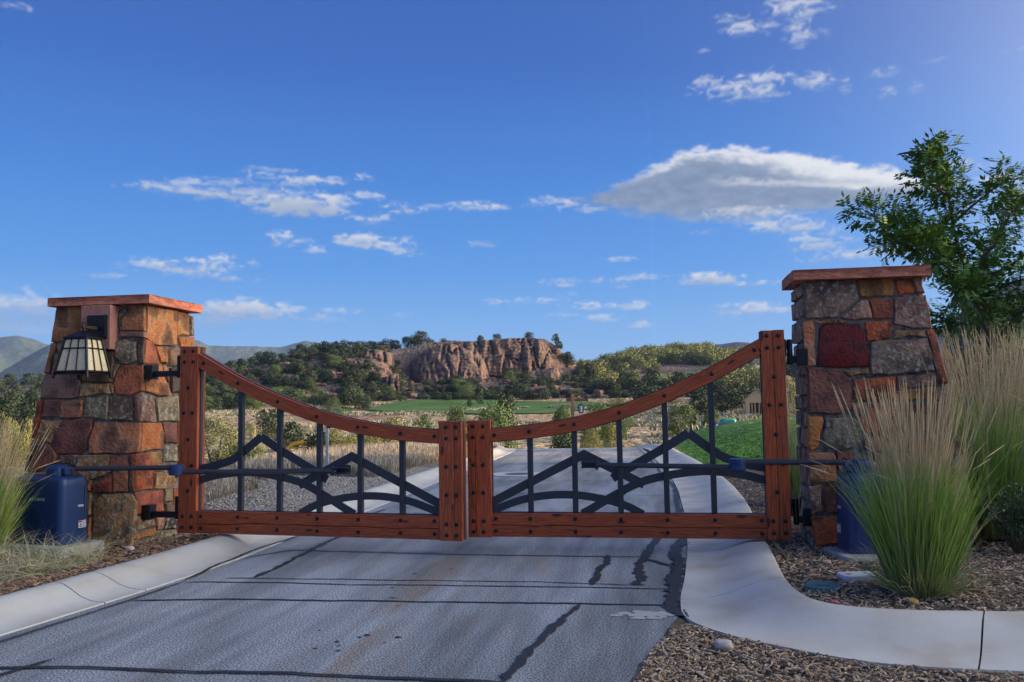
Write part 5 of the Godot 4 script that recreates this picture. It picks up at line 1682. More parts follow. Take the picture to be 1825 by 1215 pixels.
func rail(b: Mb, mid: Array, k: float, sx: float, s0: float, s1: float, w: float, z0: float, z1: float) -> void:
	var path := []
	for i in mid.size() - 1:
		for q in 8:
			var p := catmull(mid, i, q / 8.0)
			path.append(Vector2(p.x * k, p.y))
	var clip := []
	for i in path.size() - 1:
		var a: Vector2 = path[i]
		var c: Vector2 = path[i + 1]
		if c.x <= s0 or a.x >= s1: continue
		if a.x < s0: a = a.lerp(c, (s0 - a.x) / (c.x - a.x))
		if clip.is_empty(): clip.append(a)
		if c.x > s1: c = a.lerp(c, (s1 - a.x) / (c.x - a.x))
		clip.append(c)
	var along := 0.0
	var rows := []
	for i in clip.size():
		var d: Vector2 = (clip[mini(i + 1, clip.size() - 1)] - clip[maxi(0, i - 1)]).normalized()
		var nn := Vector2(-d.y, d.x)
		if i > 0: along += clip[i].distance_to(clip[i - 1])
		# the ends are cut upright
		if i == 0 or i == clip.size() - 1: nn = Vector2(0, 1.0 / maxf(0.3, d.x))
		var u: Vector2 = clip[i] + nn * w * 0.5
		var l: Vector2 = clip[i] - nn * w * 0.5
		rows.append([Vector3(u.x * sx, u.y, z1), Vector3(u.x * sx, u.y, z0), Vector3(l.x * sx, l.y, z0), Vector3(l.x * sx, l.y, z1), along])
	for i in rows.size() - 1:
		for q in 4:
			var a: Array = rows[i]
			var c: Array = rows[i + 1]
			var e := (q + 1) % 4
			var u0: float = [w, w + 0.04, 0.04, 0.0][q]
			var u1: float = [w + 0.04, 0.04, 0.0, w][q] if q != 1 else 0.2
			if q == 1: u0 = 0.05
			var pts := [a[q], a[e], c[e], c[q]]
			var uv := [Vector2(u0, a[4]), Vector2(u1, a[4]), Vector2(u1, c[4]), Vector2(u0, c[4])]
			if sx > 0: b.quad(pts[3], pts[2], pts[1], pts[0], uv[3], uv[2], uv[1], uv[0])
			else: b.quad(pts[0], pts[1], pts[2], pts[3], uv[0], uv[1], uv[2], uv[3])
	for e in [0, rows.size() - 1]:
		var r: Array = rows[e]
		if (e == 0) == (sx > 0): b.quad(r[0], r[1], r[2], r[3])
		else: b.quad(r[3], r[2], r[1], r[0])


func gates() -> void:
	gate_leaf(1.0, 1.019, Vector3(-3.10, 0, 0), deg_to_rad(-4.6), "left red brown timber gate leaf swung slightly towards the viewer")
	gate_leaf(-1.0, 1.0, Vector3(3.362, 0, 0), 0.0, "right red brown timber gate leaf with its post beside the right pillar")


# ---------------------------------------------------------------- gate operators
func rounded(w: float, d: float, r: float, n := 6) -> Array:
	var out := []
	for c in [[1, 1, 0], [-1, 1, 1], [-1, -1, 2], [1, -1, 3]]:
		for k in n + 1:
			var a: float = (c[2] + float(k) / n) * PI / 2
			out.append(Vector2(c[0] * (w / 2 - r) + cos(a) * r, c[1] * (d / 2 - r) + sin(a) * r))
	return out


func loft(b: Mb, rings: Array) -> void:     # rings of Vector3, upwards, each anticlockwise seen from above
	var n: int = rings[0].size()
	var base := b.v.size()
	for r in rings:
		for p in r: b.vert(p, Vector3.UP)
	for j in rings.size() - 1:
		for i in n:
			var a := base + j * n + i
			var c := base + j * n + (i + 1) % n
			b.tri_i(a, c, c + n); b.tri_i(a, c + n, a + n)
	var acc := {}
	for k in range(0, b.idx.size(), 3):
		var a := b.idx[k]
		var q := b.idx[k + 2]
		var r := b.idx[k + 1]
		if a < base: continue
		var nn := (b.v[q] - b.v[a]).cross(b.v[r] - b.v[a])
		for e in [a, q, r]: acc[e] = acc.get(e, Vector3.ZERO) + nn
	for k in acc: b.n[k] = acc[k].normalized()
	var m := Vector3.ZERO
	for p in rings[-1]: m += p / n
	var mi := b.vert(m, Vector3.UP)
	var top := []
	for p in rings[-1]: top.append(b.vert(p, Vector3.UP))
	for i in n: b.tri_i(mi, top[i], top[(i + 1) % n])


func ring_at(pts: Array, y: float, k := 1.0) -> Array:
	var out := []
	for p in pts: out.append(Vector3(p.x * k, y, -p.y * k))
	return out


func gate_operator(at: Vector3, turn: float, head_x: float, sx: float, label: String) -> Node3D:
	var o := thing("gate_operator", label, "gate operator", at, turn)
	var b := Mb.new()
	b.col = Color.WHITE
	var rings := []
	for q in [[0.0, 0.985, 0.985], [0.012, 1.0, 1.0], [0.35, 0.985, 0.985], [0.60, 0.965, 0.965], [0.655, 0.95, 0.95], [0.685, 0.915, 0.90], [0.70, 0.86, 0.82], [0.708, 0.76, 0.68]]:
		rings.append(ring_at(rounded(0.74 * q[1], 0.38 * q[2], 0.075 * q[1]), q[0]))
	loft(b, rings)
	part("cover", b.mesh(), M.blue_plastic, o)
	var h := Mb.new()
	var hr := []
	for q in [[0.695, 0.118], [0.70, 0.12], [0.775, 0.118], [0.80, 0.108], [0.818, 0.085], [0.826, 0.05]]:
		hr.append(ring_at(rounded(q[1] * 2, q[1] * 1.7, q[1] * 0.8), q[0]))
	loft(h, hr)
	for i in h.v.size(): h.v[i] += Vector3(head_x, 0, 0.03)
	h.bevel_box(Vector3(head_x + (0.08 if sx > 0 else -0.17), 0.715, -0.02), Vector3(head_x + (0.17 if sx > 0 else -0.08), 0.80, 0.08), 0.01)
	part("head_cover", h.mesh(), M.blue_plastic, o)
	var face_x := 0.3685 * sx
	var l := Mb.new()
	l.bevel_box(Vector3(minf(face_x, face_x - 0.02 * sx), 0.375, -0.085), Vector3(maxf(face_x, face_x + 0.012 * sx), 0.40, -0.015), 0.004)
	part("latch", l.mesh(), M.grey_latch, o)
	var sp := Mb.new()
	sp.box(Vector3(face_x - 0.004 if sx > 0 else face_x - 0.001, 0.02, -0.118), Vector3(face_x + 0.001 if sx > 0 else face_x + 0.004, 0.60, -0.106))
	part("seam", sp.mesh(), M.olive_strip, o)
	var q := Mb.new()
	var x := face_x + 0.0025 * sx
	if sx > 0: q.quad(Vector3(x, 0.155, -0.03), Vector3(x, 0.155, -0.125), Vector3(x, 0.232, -0.125), Vector3(x, 0.232, -0.03), Vector2(0, 1), Vector2(1, 1), Vector2(1, 0), Vector2(0, 0))
	else: q.quad(Vector3(x, 0.155, -0.125), Vector3(x, 0.155, -0.03), Vector3(x, 0.232, -0.03), Vector3(x, 0.232, -0.125), Vector2(0, 1), Vector2(1, 1), Vector2(1, 0), Vector2(0, 0))
	part("warning_label", q.mesh(), M.label_print, o)
	return o


func operator_arm(a: Vector3, e: Vector3, g: Vector3, label: String, dir: float) -> void:
	var o := thing("operator_arm", label, "gate arm", Vector3.ZERO)
	var b := Mb.new()
	b.tube([a, e], [0.027, 0.027], 14)
	part("first_link", b.mesh(), M.arm_metal, o)
	var c := Mb.new()
	var e2 := e + Vector3(0, -0.048, 0)
	c.tube([e2, g], [0.025, 0.025], 14)
	part("second_link", c.mesh(), M.arm_metal, o)
	var k := Mb.new()
	k.col = Color.WHITE
	k.lathe([Vector2(0.0, -0.078), Vector2(0.070, -0.078), Vector2(0.078, -0.072), Vector2(0.078, -0.030), Vector2(0.074, -0.028), Vector2(0.074, -0.022), Vector2(0.078, -0.020), Vector2(0.078, 0.026), Vector2(0.071, 0.032), Vector2(0.0, 0.034)], 24, Transform3D(Basis.IDENTITY, e))
	k.tube([e + Vector3(0, -0.085, 0), e + Vector3(0, -0.105, 0)], [0.014, 0.014], 8)
	part("elbow", k.mesh(), M.blue_plastic, o)
	var m := Mb.new()
	m.bevel_box(g + Vector3(-0.02 if dir > 0 else -0.16, -0.032, -0.10), g + Vector3(0.16 if dir > 0 else 0.02, -0.022, 0.02), 0.003)
	m.bevel_box(g + Vector3(-0.02 if dir > 0 else -0.16, 0.022, -0.10), g + Vector3(0.16 if dir > 0 else 0.02, 0.032, 0.02), 0.003)
	m.bevel_box(g + Vector3(0.0 if dir > 0 else -0.16, -0.035, -0.115), g + Vector3(0.16 if dir > 0 else 0.0, 0.050, -0.10), 0.003)
	m.lathe([Vector2(0.0, -0.05), Vector2(0.014, -0.05), Vector2(0.014, 0.046), Vector2(0.0, 0.046)], 10, Transform3D(Basis.IDENTITY, g))
	part("gate_bracket", m.mesh(), M.steel, o)


func operators() -> void:
	var b := Mb.new()
	var rings := []
	for q in [[-0.06, 1.0], [0.07, 1.0], [0.095, 0.985], [0.10, 0.96]]: rings.append(ring_at(rounded(0.98, 0.60, 0.06), q[0], q[1]))
	loft(b, rings)
	var p := part("concrete_pad", b.mesh(), M.pad_concrete, self)
	p.transform = Transform3D(Basis(Vector3.UP, deg_to_rad(-11.0)), Vector3(-4.33, 0.0, 0.42))
	tag(p, "grey concrete pad under the left blue gate operator", "concrete pad")
	gate_operator(Vector3(-4.36, 0.10, 0.38), deg_to_rad(-11.0), 0.12, 1.0, "navy blue plastic gate operator box before the left pillar")
	operator_arm(Vector3(-4.02, 0.883, 0.44), Vector3(-2.905, 0.886, 0.36), Vector3(-1.22, 0.842, 0.245), "dark steel operator arm from the left blue box to the left gate leaf", 1.0)
	var p2 := part("concrete_pad", b.mesh(), M.pad_concrete, self)
	p2.transform = Transform3D(Basis(Vector3.UP, deg_to_rad(8.0)), Vector3(4.12, 0.03, 0.46))
	tag(p2, "grey concrete pad under the right blue gate operator", "concrete pad")
	gate_operator(Vector3(4.10, 0.13, 0.40), deg_to_rad(8.0), -0.17, -1.0, "navy blue plastic gate operator box behind the tall grass clump")
	operator_arm(Vector3(3.80, 0.925, 0.42), Vector3(2.842, 0.922, 0.32), Vector3(1.50, 0.885, 0.115), "dark steel operator arm from the right blue box to the right gate leaf", -1.0)


func lantern_on_pillar() -> void:
	var blk := Mb.new()
	blk.col = Color.WHITE
	blk.bevel_box(Vector3(-0.185, 0, -0.12), Vector3(0.185, 0.50, 0.05), 0.006)
	var mb := part("sandstone_block", blk.mesh(), M.pink_sandstone, self)
	mb.position = Vector3(-4.115, 2.185, 0.0)
	tag(mb, "pink banded sandstone mounting block behind the lantern", "stone block")
	var c := Vector3(-4.085, 1.885, 0.285)
	var o := thing("wall_lantern", "black metal lantern with amber glass panes on the left pillar", "lantern", c)
	var hb := 0.195          # half width at the foot
	var ht := 0.125          # half width under the roof
	var y0 := 0.02
	var y1 := 0.415
	var sd := [Vector3(0, 0, 1), Vector3(1, 0, 0), Vector3(0, 0, -1), Vector3(-1, 0, 0)]
	# corner posts
	var w := func(y: float) -> float: return lerpf(hb, ht, (y - y0) / (y1 - y0))
	for k in 4:
		var d: Vector3 = sd[k] + sd[(k + 1) % 4]
		var b := Mb.new()
		var lowp: float = w.call(-0.035)
		b.tube([d * lowp + Vector3(0, -0.035, 0), d * ht + Vector3(0, y1, 0)], [0.019, 0.017], 4)
		part("corner_post", b.mesh(), M.black_metal, o)
	for k in 4:
		var n: Vector3 = sd[k]
		var r := Vector3.UP.cross(n)
		var g := Mb.new()
		var pt := func(u: float, y: float, out := 0.0) -> Vector3:
			var q: float = w.call(y)
			return n * (q + out) + r * u * q + Vector3(0, y, 0)
		var bar := func(b: Mb, u0: float, ya: float, u1: float, yb: float, t: float) -> void:
			b.tube([pt.call(u0, ya, 0.004), pt.call(u1, yb, 0.004)], [t, t], 4)
		bar.call(g, -1.0, y0 + 0.012, 1.0, y0 + 0.012, 0.017)
		bar.call(g, -1.0, y1 - 0.012, 1.0, y1 - 0.012, 0.017)
		bar.call(g, -1.0, 0.29, 1.0, 0.29, 0.008)
		bar.call(g, -0.33, y0, -0.33, y1, 0.008)
		bar.call(g, 0.33, y0, 0.33, y1, 0.008)
		part("grille", g.mesh(), M.black_metal, o)
		for col in 3:
			var ua := -0.95 + col * 0.6333
			var ub := ua + 0.6333
			for row in [[y0, 0.29], [0.29, y1]]:
				var b := Mb.new()
				var a0: Vector3 = pt.call(ua, row[0], -0.004)
				var a1: Vector3 = pt.call(ub, row[0], -0.004)
				var a2: Vector3 = pt.call(ub, row[1], -0.004)
				var a3: Vector3 = pt.call(ua, row[1], -0.004)
				var th := n * -0.004
				b.quad(a0, a1, a2, a3)
				b.quad(a3 + th, a2 + th, a1 + th, a0 + th)
				part("pane", b.mesh(), M.amber_glass, o)
	var b := Mb.new()
	var e := ht + 0.022
	for k in 4:
		var n: Vector3 = sd[k]
		var r := Vector3.UP.cross(n)
		b.tri((n - r) * e + Vector3(0, y1, 0), (n + r) * e + Vector3(0, y1, 0), Vector3(0, y1 + 0.085, 0))
		b.quad((n - r) * e + Vector3(0, y1 - 0.012, 0), (n + r) * e + Vector3(0, y1 - 0.012, 0), (n + r) * e + Vector3(0, y1, 0), (n - r) * e + Vector3(0, y1, 0))
	b.quad(Vector3(-e, y1 - 0.012, -e), Vector3(e, y1 - 0.012, -e), Vector3(e, y1 - 0.012, e), Vector3(-e, y1 - 0.012, e))
	part("roof", b.mesh(), M.black_metal, o)
	var f := Mb.new()
	f.lathe([Vector2(0.0, y1 + 0.07), Vector2(0.016, y1 + 0.07), Vector2(0.014, y1 + 0.12), Vector2(0.0, y1 + 0.125)], 10)
	for k in 12:
		var a0 := TAU * k / 12
		var a1 := TAU * (k + 1) / 12
		f.tube([Vector3(sin(a0) * 0.022, y1 + 0.145 + cos(a0) * 0.022, 0), Vector3(sin(a1) * 0.022, y1 + 0.145 + cos(a1) * 0.022, 0)], [0.006, 0.006], 6, false)
	part("hanging_loop", f.mesh(), M.black_metal, o)
	var ar := Mb.new()
	ar.bevel_box(Vector3(-0.022, y1 + 0.10, -0.21), Vector3(0.022, y1 + 0.135, 0.03), 0.003)
	part("bracket_arm", ar.mesh(), M.bronze, o)
	var pl := Mb.new()
	pl.bevel_box(Vector3(-0.13, 0.415, -0.234), Vector3(0.125, 0.685, -0.222), 0.003)
	pl.bevel_box(Vector3(-0.115, 0.43, -0.224), Vector3(0.11, 0.67, -0.212), 0.004)
	part("back_plate", pl.mesh(), M.black_metal, o)
	for q in [[-0.10, 0.655], [0.095, 0.655], [-0.10, 0.445], [0.095, 0.445]]:
		var sc := part("screw", small_dome(), M.bolt_metal, o)
		sc.position = Vector3(q[0], q[1], -0.212)


var dome_mesh: ArrayMesh


func small_dome() -> ArrayMesh:
	if dome_mesh == null:
		var b := Mb.new()
		b.lathe([Vector2(0.009, 0.0), Vector2(0.007, 0.004), Vector2(0.0, 0.006)], 8, Transform3D(Basis(Vector3.RIGHT, PI / 2), Vector3.ZERO))
		dome_mesh = b.mesh()
	return dome_mesh


# ---------------------------------------------------------------- plants
func leaf_quad(b: Mb, p: Vector3, dir: Vector3, side: Vector3, l: float, w: float, nn: Vector3) -> void:
	# a pointed leaf: four corners, widest before the middle
	var g := side.cross(dir).normalized()
	if g.dot(nn) < 0.0:
		side = -side
		g = -g
	nn = (nn + g * 0.7).normalized()
	var i := b.vert(p, nn)
	b.vert(p + dir * l * 0.45 + side * w * 0.5, nn)
	b.vert(p + dir * l, nn)
	b.vert(p + dir * l * 0.45 - side * w * 0.5, nn)
	b.tri_i(i, i + 1, i + 2)
	b.tri_i(i, i + 2, i + 3)


func rnd_dir() -> Vector3:
	var v := Vector3(rng.randfn(), rng.randfn(), rng.randfn())
	return v.normalized() if v.length() > 0.01 else Vector3.UP


func crown(clumps: int, per: int, leaf: float, cr: float, low: float, upright: float, c1: Color, c2: Color) -> ArrayMesh:
	# one unit wide, one unit high, foot at 0
	var b := Mb.new()
	for k in clumps:
		var y := 0.0
		var r := 0.0
		var ph := rng.randf() * TAU
		for t in 30:
			y = rng.randf_range(low, 1.0)
			var prof := sqrt(maxf(0.0, 1.0 - pow((y - low - 0.32) / (0.68 if y > low + 0.32 else 0.42), 2.0)))
			r = prof * sqrt(rng.randf_range(0.25, 1.0)) * 0.42
			if prof > 0.2: break
		var c := Vector3(cos(ph) * r, y * 0.9, sin(ph) * r)
		var size := cr * rng.randf_range(0.65, 1.25)
		var tone := rng.randf()
		for m in per:
			var d := rnd_dir()
			var p := c + d * size * pow(rng.randf(), 0.4)
			p.y = maxf(p.y, 0.01)
			var out := (d + Vector3(p.x, (p.y - 0.45) * 0.8, p.z) * 1.2).normalized()
			var dir := (out + rnd_dir() * 0.8 + Vector3.UP * upright).normalized()
			var side := dir.cross(rnd_dir()).normalized()
			var t := clampf(tone * 0.6 + rng.randf() * 0.4, 0.0, 1.0)
			b.col = c1.lerp(c2, t) * rng.randf_range(0.8, 1.2)
			leaf_quad(b, p, dir, side, leaf * rng.randf_range(0.7, 1.3), leaf * 0.55, (out + rnd_dir() * 0.35).normalized())
	return b.mesh()


var crowns := {}
var stems := {}
var plant_n := {}


func prepare_crowns() -> void:
	var kinds := {
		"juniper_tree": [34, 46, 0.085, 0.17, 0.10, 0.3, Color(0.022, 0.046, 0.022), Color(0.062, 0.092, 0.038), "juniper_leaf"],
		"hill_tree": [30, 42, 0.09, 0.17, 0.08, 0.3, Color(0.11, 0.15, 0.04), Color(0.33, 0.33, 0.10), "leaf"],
		"green_tree": [75, 110, 0.034, 0.13, 0.06, 0.1, Color(0.055, 0.115, 0.028), Color(0.13, 0.20, 0.05), "leaf"],
		"green_shrub": [70, 110, 0.032, 0.13, 0.0, 0.4, Color(0.045, 0.09, 0.025), Color(0.10, 0.15, 0.045), "leaf"],
		"gold_shrub": [80, 110, 0.030, 0.12, 0.0, 0.8, Color(0.13, 0.15, 0.04), Color(0.30, 0.29, 0.09), "leaf"],
		"sage_shrub": [90, 110, 0.026, 0.10, 0.0, 0.6, Color(0.14, 0.17, 0.07), Color(0.33, 0.34, 0.17), "leaf"]}
	for k in kinds:
		var a: Array = kinds[k]
		crowns[k] = []
		stems[k] = []
		for v in 3:
			crowns[k].append(crown(a[0], a[1], a[2], a[3], a[4], a[5], a[6], a[7]))
			var b := Mb.new()
			b.col = Color(0.12, 0.09, 0.07)
			for s in 3:
				var ph := rng.randf() * TAU
				var e := Vector3(cos(ph) * 0.16, 0.55, sin(ph) * 0.16)
				b.tube([Vector3(e.x * 0.1, -0.12, e.z * 0.1), Vector3(e.x * 0.35, 0.2, e.z * 0.35), e], [0.032, 0.024, 0.008], 6)
			stems[k].append(b.mesh())
		plant_n[k] = 0
		M[k] = M[a[8]]


func plant(kind: String, label: String, category: String, x: float, z: float, w: float, h: float, group := "") -> Node3D:
	var v: int = plant_n[kind] % 3
	plant_n[kind] += 1
	var o := thing("juniper_tree" if kind == "hill_tree" else kind.replace("gold_shrub", "shrub").replace("sage_shrub", "shrub").replace("green_shrub", "shrub").replace("green_tree", "tree"), label, category, Vector3(x, ground_h(x, z) - 0.05, z), rng.randf() * TAU, group)
	o.scale = Vector3(w, h, w * rng.randf_range(0.85, 1.1))
	part("trunk" if category == "tree" else "stems", stems[kind][v], M.bark, o)
	part("crown" if category == "tree" else "foliage", crowns[kind][v], M[kind], o)
	return o


func zone(a: float, d: float) -> String:
	var up := "high up near the skyline" if d > 238.0 else ("at middle height" if d > 222.0 else "low down at its foot")
	var side := "behind the left hinge post" if a < -24.0 else ("above the left gate leaf" if a < -14.6 else ("below the cliff" if a < -3.6 else "right of the cliff"))
	return side + " " + up


func zone_right(q: Vector2) -> String:
	if q.x < -1.2: return "left of the upper fairway" + (" and low down" if q.y < 265.0 else " and higher up")
	if q.y < 251.0: return "below the upper fairway"
	if q.y > 305.0 and q.x < 4.5: return "above the upper fairway"
	return "right of the upper fairway" + (" and low down" if q.y < 275.0 else " and higher up")


func at_az(az: float, d: float) -> Vector2:
	return Vector2(EYE.x + sin(deg_to_rad(az)) * d, EYE.z - cos(deg_to_rad(az)) * d)


func vegetation_far() -> void:
	prepare_crowns()
	plant("sage_shrub", "pale yellow green shrub directly behind the left gate post", "shrub", -7.6, -8.9, 1.5, 1.37)
	plant("green_shrub", "low dark green shrub under the first peak of the left gate", "shrub", -7.2, -9.1, 1.2, 0.74)
	plant("sage_shrub", "tall loose grey green shrub between the first two bars of the left gate", "shrub", -8.8, -12.8, 1.2, 1.30)
	plant("green_shrub", "round bright green bush at the foot of the left rocky slope", "shrub", -53.2, -130.8, 4.2, 4.28)
	plant("juniper_tree", "round dark juniper above the second bar of the left gate", "tree", -39.1, -77.0, 2.7, 3.47)
	plant("juniper_tree", "broad dark juniper right of the second bar of the left gate", "tree", -31.1, -64.2, 3.2, 2.61)
	plant("juniper_tree", "dark green narrow juniper beside the thin grey sign post", "tree", -11.0, -22.8, 1.1, 1.22)
	plant("gold_shrub", "yellow green bush right behind the thin grey sign post", "shrub", -10.3, -23.1, 2.2, 1.38)
	plant("gold_shrub", "yellow lit bush under the middle of the left gate rail", "shrub", -10.6, -27.2, 2.1, 2.05)
	plant("gold_shrub", "yellow lit bushy shrub with rounded top left of the gate middle", "shrub", -10.5, -31.5, 3.1, 3.01)
	plant("gold_shrub", "small yellow lit shrub touching the left meeting post", "shrub", -9.9, -33.7, 2.0, 2.94)
	plant("green_shrub", "grey green bush behind the yellow shrubs left of the gate middle", "shrub", -16.8, -58.8, 2.8, 3.84)
	plant("green_tree", "rounded mid green tree just above the left meeting post", "tree", -12.1, -51.8, 2.8, 4.86)
	plant("green_tree", "largest bright green tree above the right meeting post", "tree", -9.2, -50.3, 3.6, 5.20)
	plant("juniper_tree", "darker tree peeking up behind the largest bright green tree", "tree", -14.5, -84.9, 2.4, 4.96)
	plant("juniper_tree", "tiny cone shaped evergreen alone on the fairway edge", "tree", -37.9, -172.0, 1.1, 2.60)
	plant("juniper_tree", "small round tree below the cliff foot left of the gate middle", "tree", -37.8, -182.3, 2.1, 4.08)
	plant("juniper_tree", "left half of the dark hedge like thicket above the fairway", "tree", -28.8, -195.1, 4.8, 2.76)
	plant("juniper_tree", "right half of the dark hedge like thicket above the fairway", "tree", -25.2, -195.6, 4.8, 2.84)
	plant("green_tree", "dark scrub oak left of the wooden lamp post", "tree", -5.4, -61.0, 2.2, 4.27)
	plant("green_tree", "broad dark scrub oak right of the wooden lamp post", "tree", -3.0, -66.2, 3.6, 4.27)
	plant("green_tree", "scrub oak crossing the right gate rail near its middle", "tree", -1.6, -76.3, 3.4, 4.22)
	plant("juniper_tree", "low dark evergreen left of the base of the lamp post", "tree", -2.3, -31.2, 1.3, 1.69)
	plant("gold_shrub", "thin yellow green sapling right of the base of the lamp post", "shrub", -0.6, -27.3, 1.1, 1.47)
	plant("gold_shrub", "yellow green sapling beside the third bar of the right gate", "shrub", 0.2, -29.4, 1.3, 1.89)
	plant("green_tree", "round green bush under the right gate rail beside the fourth bar", "tree", 4.7, -79.4, 4.1, 3.22)
	plant("green_tree", "small green bush left of the last bar of the right gate", "tree", 7.9, -83.2, 2.1, 2.19)
	plant("juniper_tree", "large dark thicket below the upper fairway", "tree", 0.4, -169.4, 7.0, 4.84)
	plant("juniper_tree", "dark rounded thicket right below the upper fairway", "tree", 4.3, -176.4, 5.5, 4.97)
	plant("juniper_tree", "tiny dark spruce beside the gravel heap", "tree", 4.0, -35.4, 0.5, 2.81)
	plant("gold_shrub", "yellow green shrub behind the tall grass right of the stone pillar", "shrub", 12.7, -19.5, 1.7, 3.69)
	plant("juniper_tree", "dark low shrub behind the tall grass at the trunk of the tree", "tree", 12.9, -22.6, 1.6, 3.88)
	plant("gold_shrub", "pale bush seen through the gap beside the right gate post", "shrub", 11.1, -50.7, 2.0, 5.60)
	plant("gold_shrub", "yellow lit shrub at the left picture edge beyond the grass", "shrub", -30.4, -29.4, 2.0, 4.44)
	plant("gold_shrub", "yellow lit shrub touching the left edge of the left pillar", "shrub", -27.2, -26.9, 1.6, 3.91)
	plant("juniper_tree", "dark juniper in the row of trees behind the timber framed shed", "tree", 8.9, -126.2, 3.4, 3.6, "junipers in the row behind the timber shed")
	plant("juniper_tree", "dark juniper in the row of trees behind the timber framed shed", "tree", 10.8, -141.1, 3.0, 4.2, "junipers in the row behind the timber shed")
	plant("juniper_tree", "dark juniper in the row of trees behind the timber framed shed", "tree", 11.5, -133.1, 4.0, 3.4, "junipers in the row behind the timber shed")
	plant("juniper_tree", "dark juniper in the row of trees behind the timber framed shed", "tree", 14.0, -151.0, 3.2, 4.4, "junipers in the row behind the timber shed")
	plant("juniper_tree", "dark juniper in the row of trees behind the timber framed shed", "tree", 13.5, -128.9, 3.8, 4.0, "junipers in the row behind the timber shed")
	plant("juniper_tree", "dark juniper in the row of trees behind the timber framed shed", "tree", 16.2, -145.8, 3.0, 3.6, "junipers in the row behind the timber shed")
	plant("juniper_tree", "dark juniper in the row of trees behind the timber framed shed", "tree", 16.4, -135.7, 3.6, 4.4, "junipers in the row behind the timber shed")
	plant("juniper_tree", "dark juniper in the row of trees behind the timber framed shed", "tree", 19.7, -155.5, 3.2, 3.8, "junipers in the row behind the timber shed")
	plant("juniper_tree", "dark juniper in the row of trees behind the timber framed shed", "tree", 19.3, -140.4, 4.0, 4.2, "junipers in the row behind the timber shed")
	plant("juniper_tree", "dark juniper in the tree line left of the left pillar", "tree", -78.2, -80.6, 4.4, 3.2, "junipers in the tree line left of the left pillar")
	plant("juniper_tree", "dark juniper in the tree line left of the left pillar", "tree", -72.1, -75.3, 3.8, 3.6, "junipers in the tree line left of the left pillar")
	plant("juniper_tree", "dark juniper in the tree line left of the left pillar", "tree", -81.9, -87.9, 4.6, 3.3, "junipers in the tree line left of the left pillar")
	plant("juniper_tree", "dark juniper in the tree line left of the left pillar", "tree", -74.6, -81.0, 4.0, 4.0, "junipers in the tree line left of the left pillar")
	plant("juniper_tree", "dark juniper in the tree line left of the left pillar", "tree", -78.4, -87.0, 4.8, 3.5, "junipers in the tree line left of the left pillar")
	plant("juniper_tree", "dark juniper in the tree line left of the left pillar", "tree", -68.0, -76.2, 4.2, 4.4, "junipers in the tree line left of the left pillar")
	plant("juniper_tree", "dark juniper in the tree line left of the left pillar", "tree", -74.9, -86.1, 4.5, 3.6, "junipers in the tree line left of the left pillar")
	plant("juniper_tree", "dark juniper in the tree line left of the left pillar", "tree", -79.0, -93.0, 4.1, 4.6, "junipers in the tree line left of the left pillar")
	plant("juniper_tree", "dark juniper in the tree line left of the left pillar", "tree", -68.9, -81.9, 4.4, 4.0, "junipers in the tree line left of the left pillar")
	# junipers along the brow left of and above the cliff
	var az := -32.5
	while az < -6.2:
		var p := at_az(az, rng.randf_range(255.0, 268.0))
		var s := rng.randf_range(0.75, 1.25) * (1.0 if az < -15.5 else 0.62)
		plant("juniper_tree", "dark juniper on the skyline of the hill, %s" % ("left of the cliff" if az < -15.5 else "on top of the cliff"), "tree", p.x, p.y, 5.0 * s, 4.0 * s, "junipers on the skyline left of the cliff" if az < -15.5 else "junipers on top of the cliff")
		az += rng.randf_range(0.35, 0.8) if az < -15.5 else rng.randf_range(0.7, 2.6)
	# scattered over the stony slope
	var n := 0
	while n < 105:
		var a := rng.randf_range(-32.0, 3.0)
		var d := rng.randf_range(207.0, 256.0)
		var p := at_az(a, d)
		if nz.get_noise_2d(p.x * 0.05 + 70.0, p.y * 0.05) < rng.randf_range(-0.35, 0.3): continue
		if a > -17.0 and a < -3.6 and d > 228.0 and rng.randf() < 0.86: continue
		n += 1
		var s := rng.randf_range(0.5, 1.15)
		plant("juniper_tree" if rng.randf() < 0.8 else "green_tree", "dark juniper on the stony slope, %s" % zone(a, d), "tree", p.x, p.y, 4.6 * s, 3.4 * s, "junipers on the stony slope, %s" % zone(a, d))
	for k in 16:
		var a := rng.randf_range(-6.9, -3.9)
		var p := at_az(a, rng.randf_range(236.0, 260.0))
		plant("juniper_tree", "dark juniper on the slope dropping right from the cliff top", "tree", p.x, p.y, rng.randf_range(2.4, 4.2), rng.randf_range(2.2, 3.4), "junipers on the slope right of the cliff top")
	# low scrub between them
	var scrub := []
	var r2 := RandomNumberGenerator.new()
	r2.seed = 21
	while scrub.size() < 1300:
		var a := r2.randf_range(-36.0, 4.5)
		var d := r2.randf_range(205.0, 262.0)
		if a > -17.0 and a < -5.0 and d > 234.0: continue
		var p := at_az(a, d)
		if nz.get_noise_2d(p.x * 0.06 + 170.0, p.y * 0.06) < r2.randf_range(-0.3, 0.25): continue
		var s := r2.randf_range(0.7, 1.9)
		scrub.append(Transform3D(Basis(Vector3.UP, r2.randf() * TAU).scaled(Vector3(s * 1.35, s, s * 1.35)), Vector3(p.x, ground_h(p.x, p.y) - 0.1, p.y)))
	tag(many("hillside_scrub", crowns["juniper_tree"][2], M.juniper_tree, scrub, [], self), "low dark green scrub dotted over the rocky hillside", "", "", "stuff")
	# thicket at the foot of the slope
	for k in 26:
		var p := at_az(rng.randf_range(-31.0, -18.5), rng.randf_range(186.0, 212.0))
		var s := rng.randf_range(0.8, 1.3)
		plant("juniper_tree" if rng.randf() < 0.6 else "green_tree", "rounded green bush in the thicket at the foot of the left slope", "tree", p.x, p.y, 4.4 * s, 3.6 * s, "bushes at the foot of the left slope")
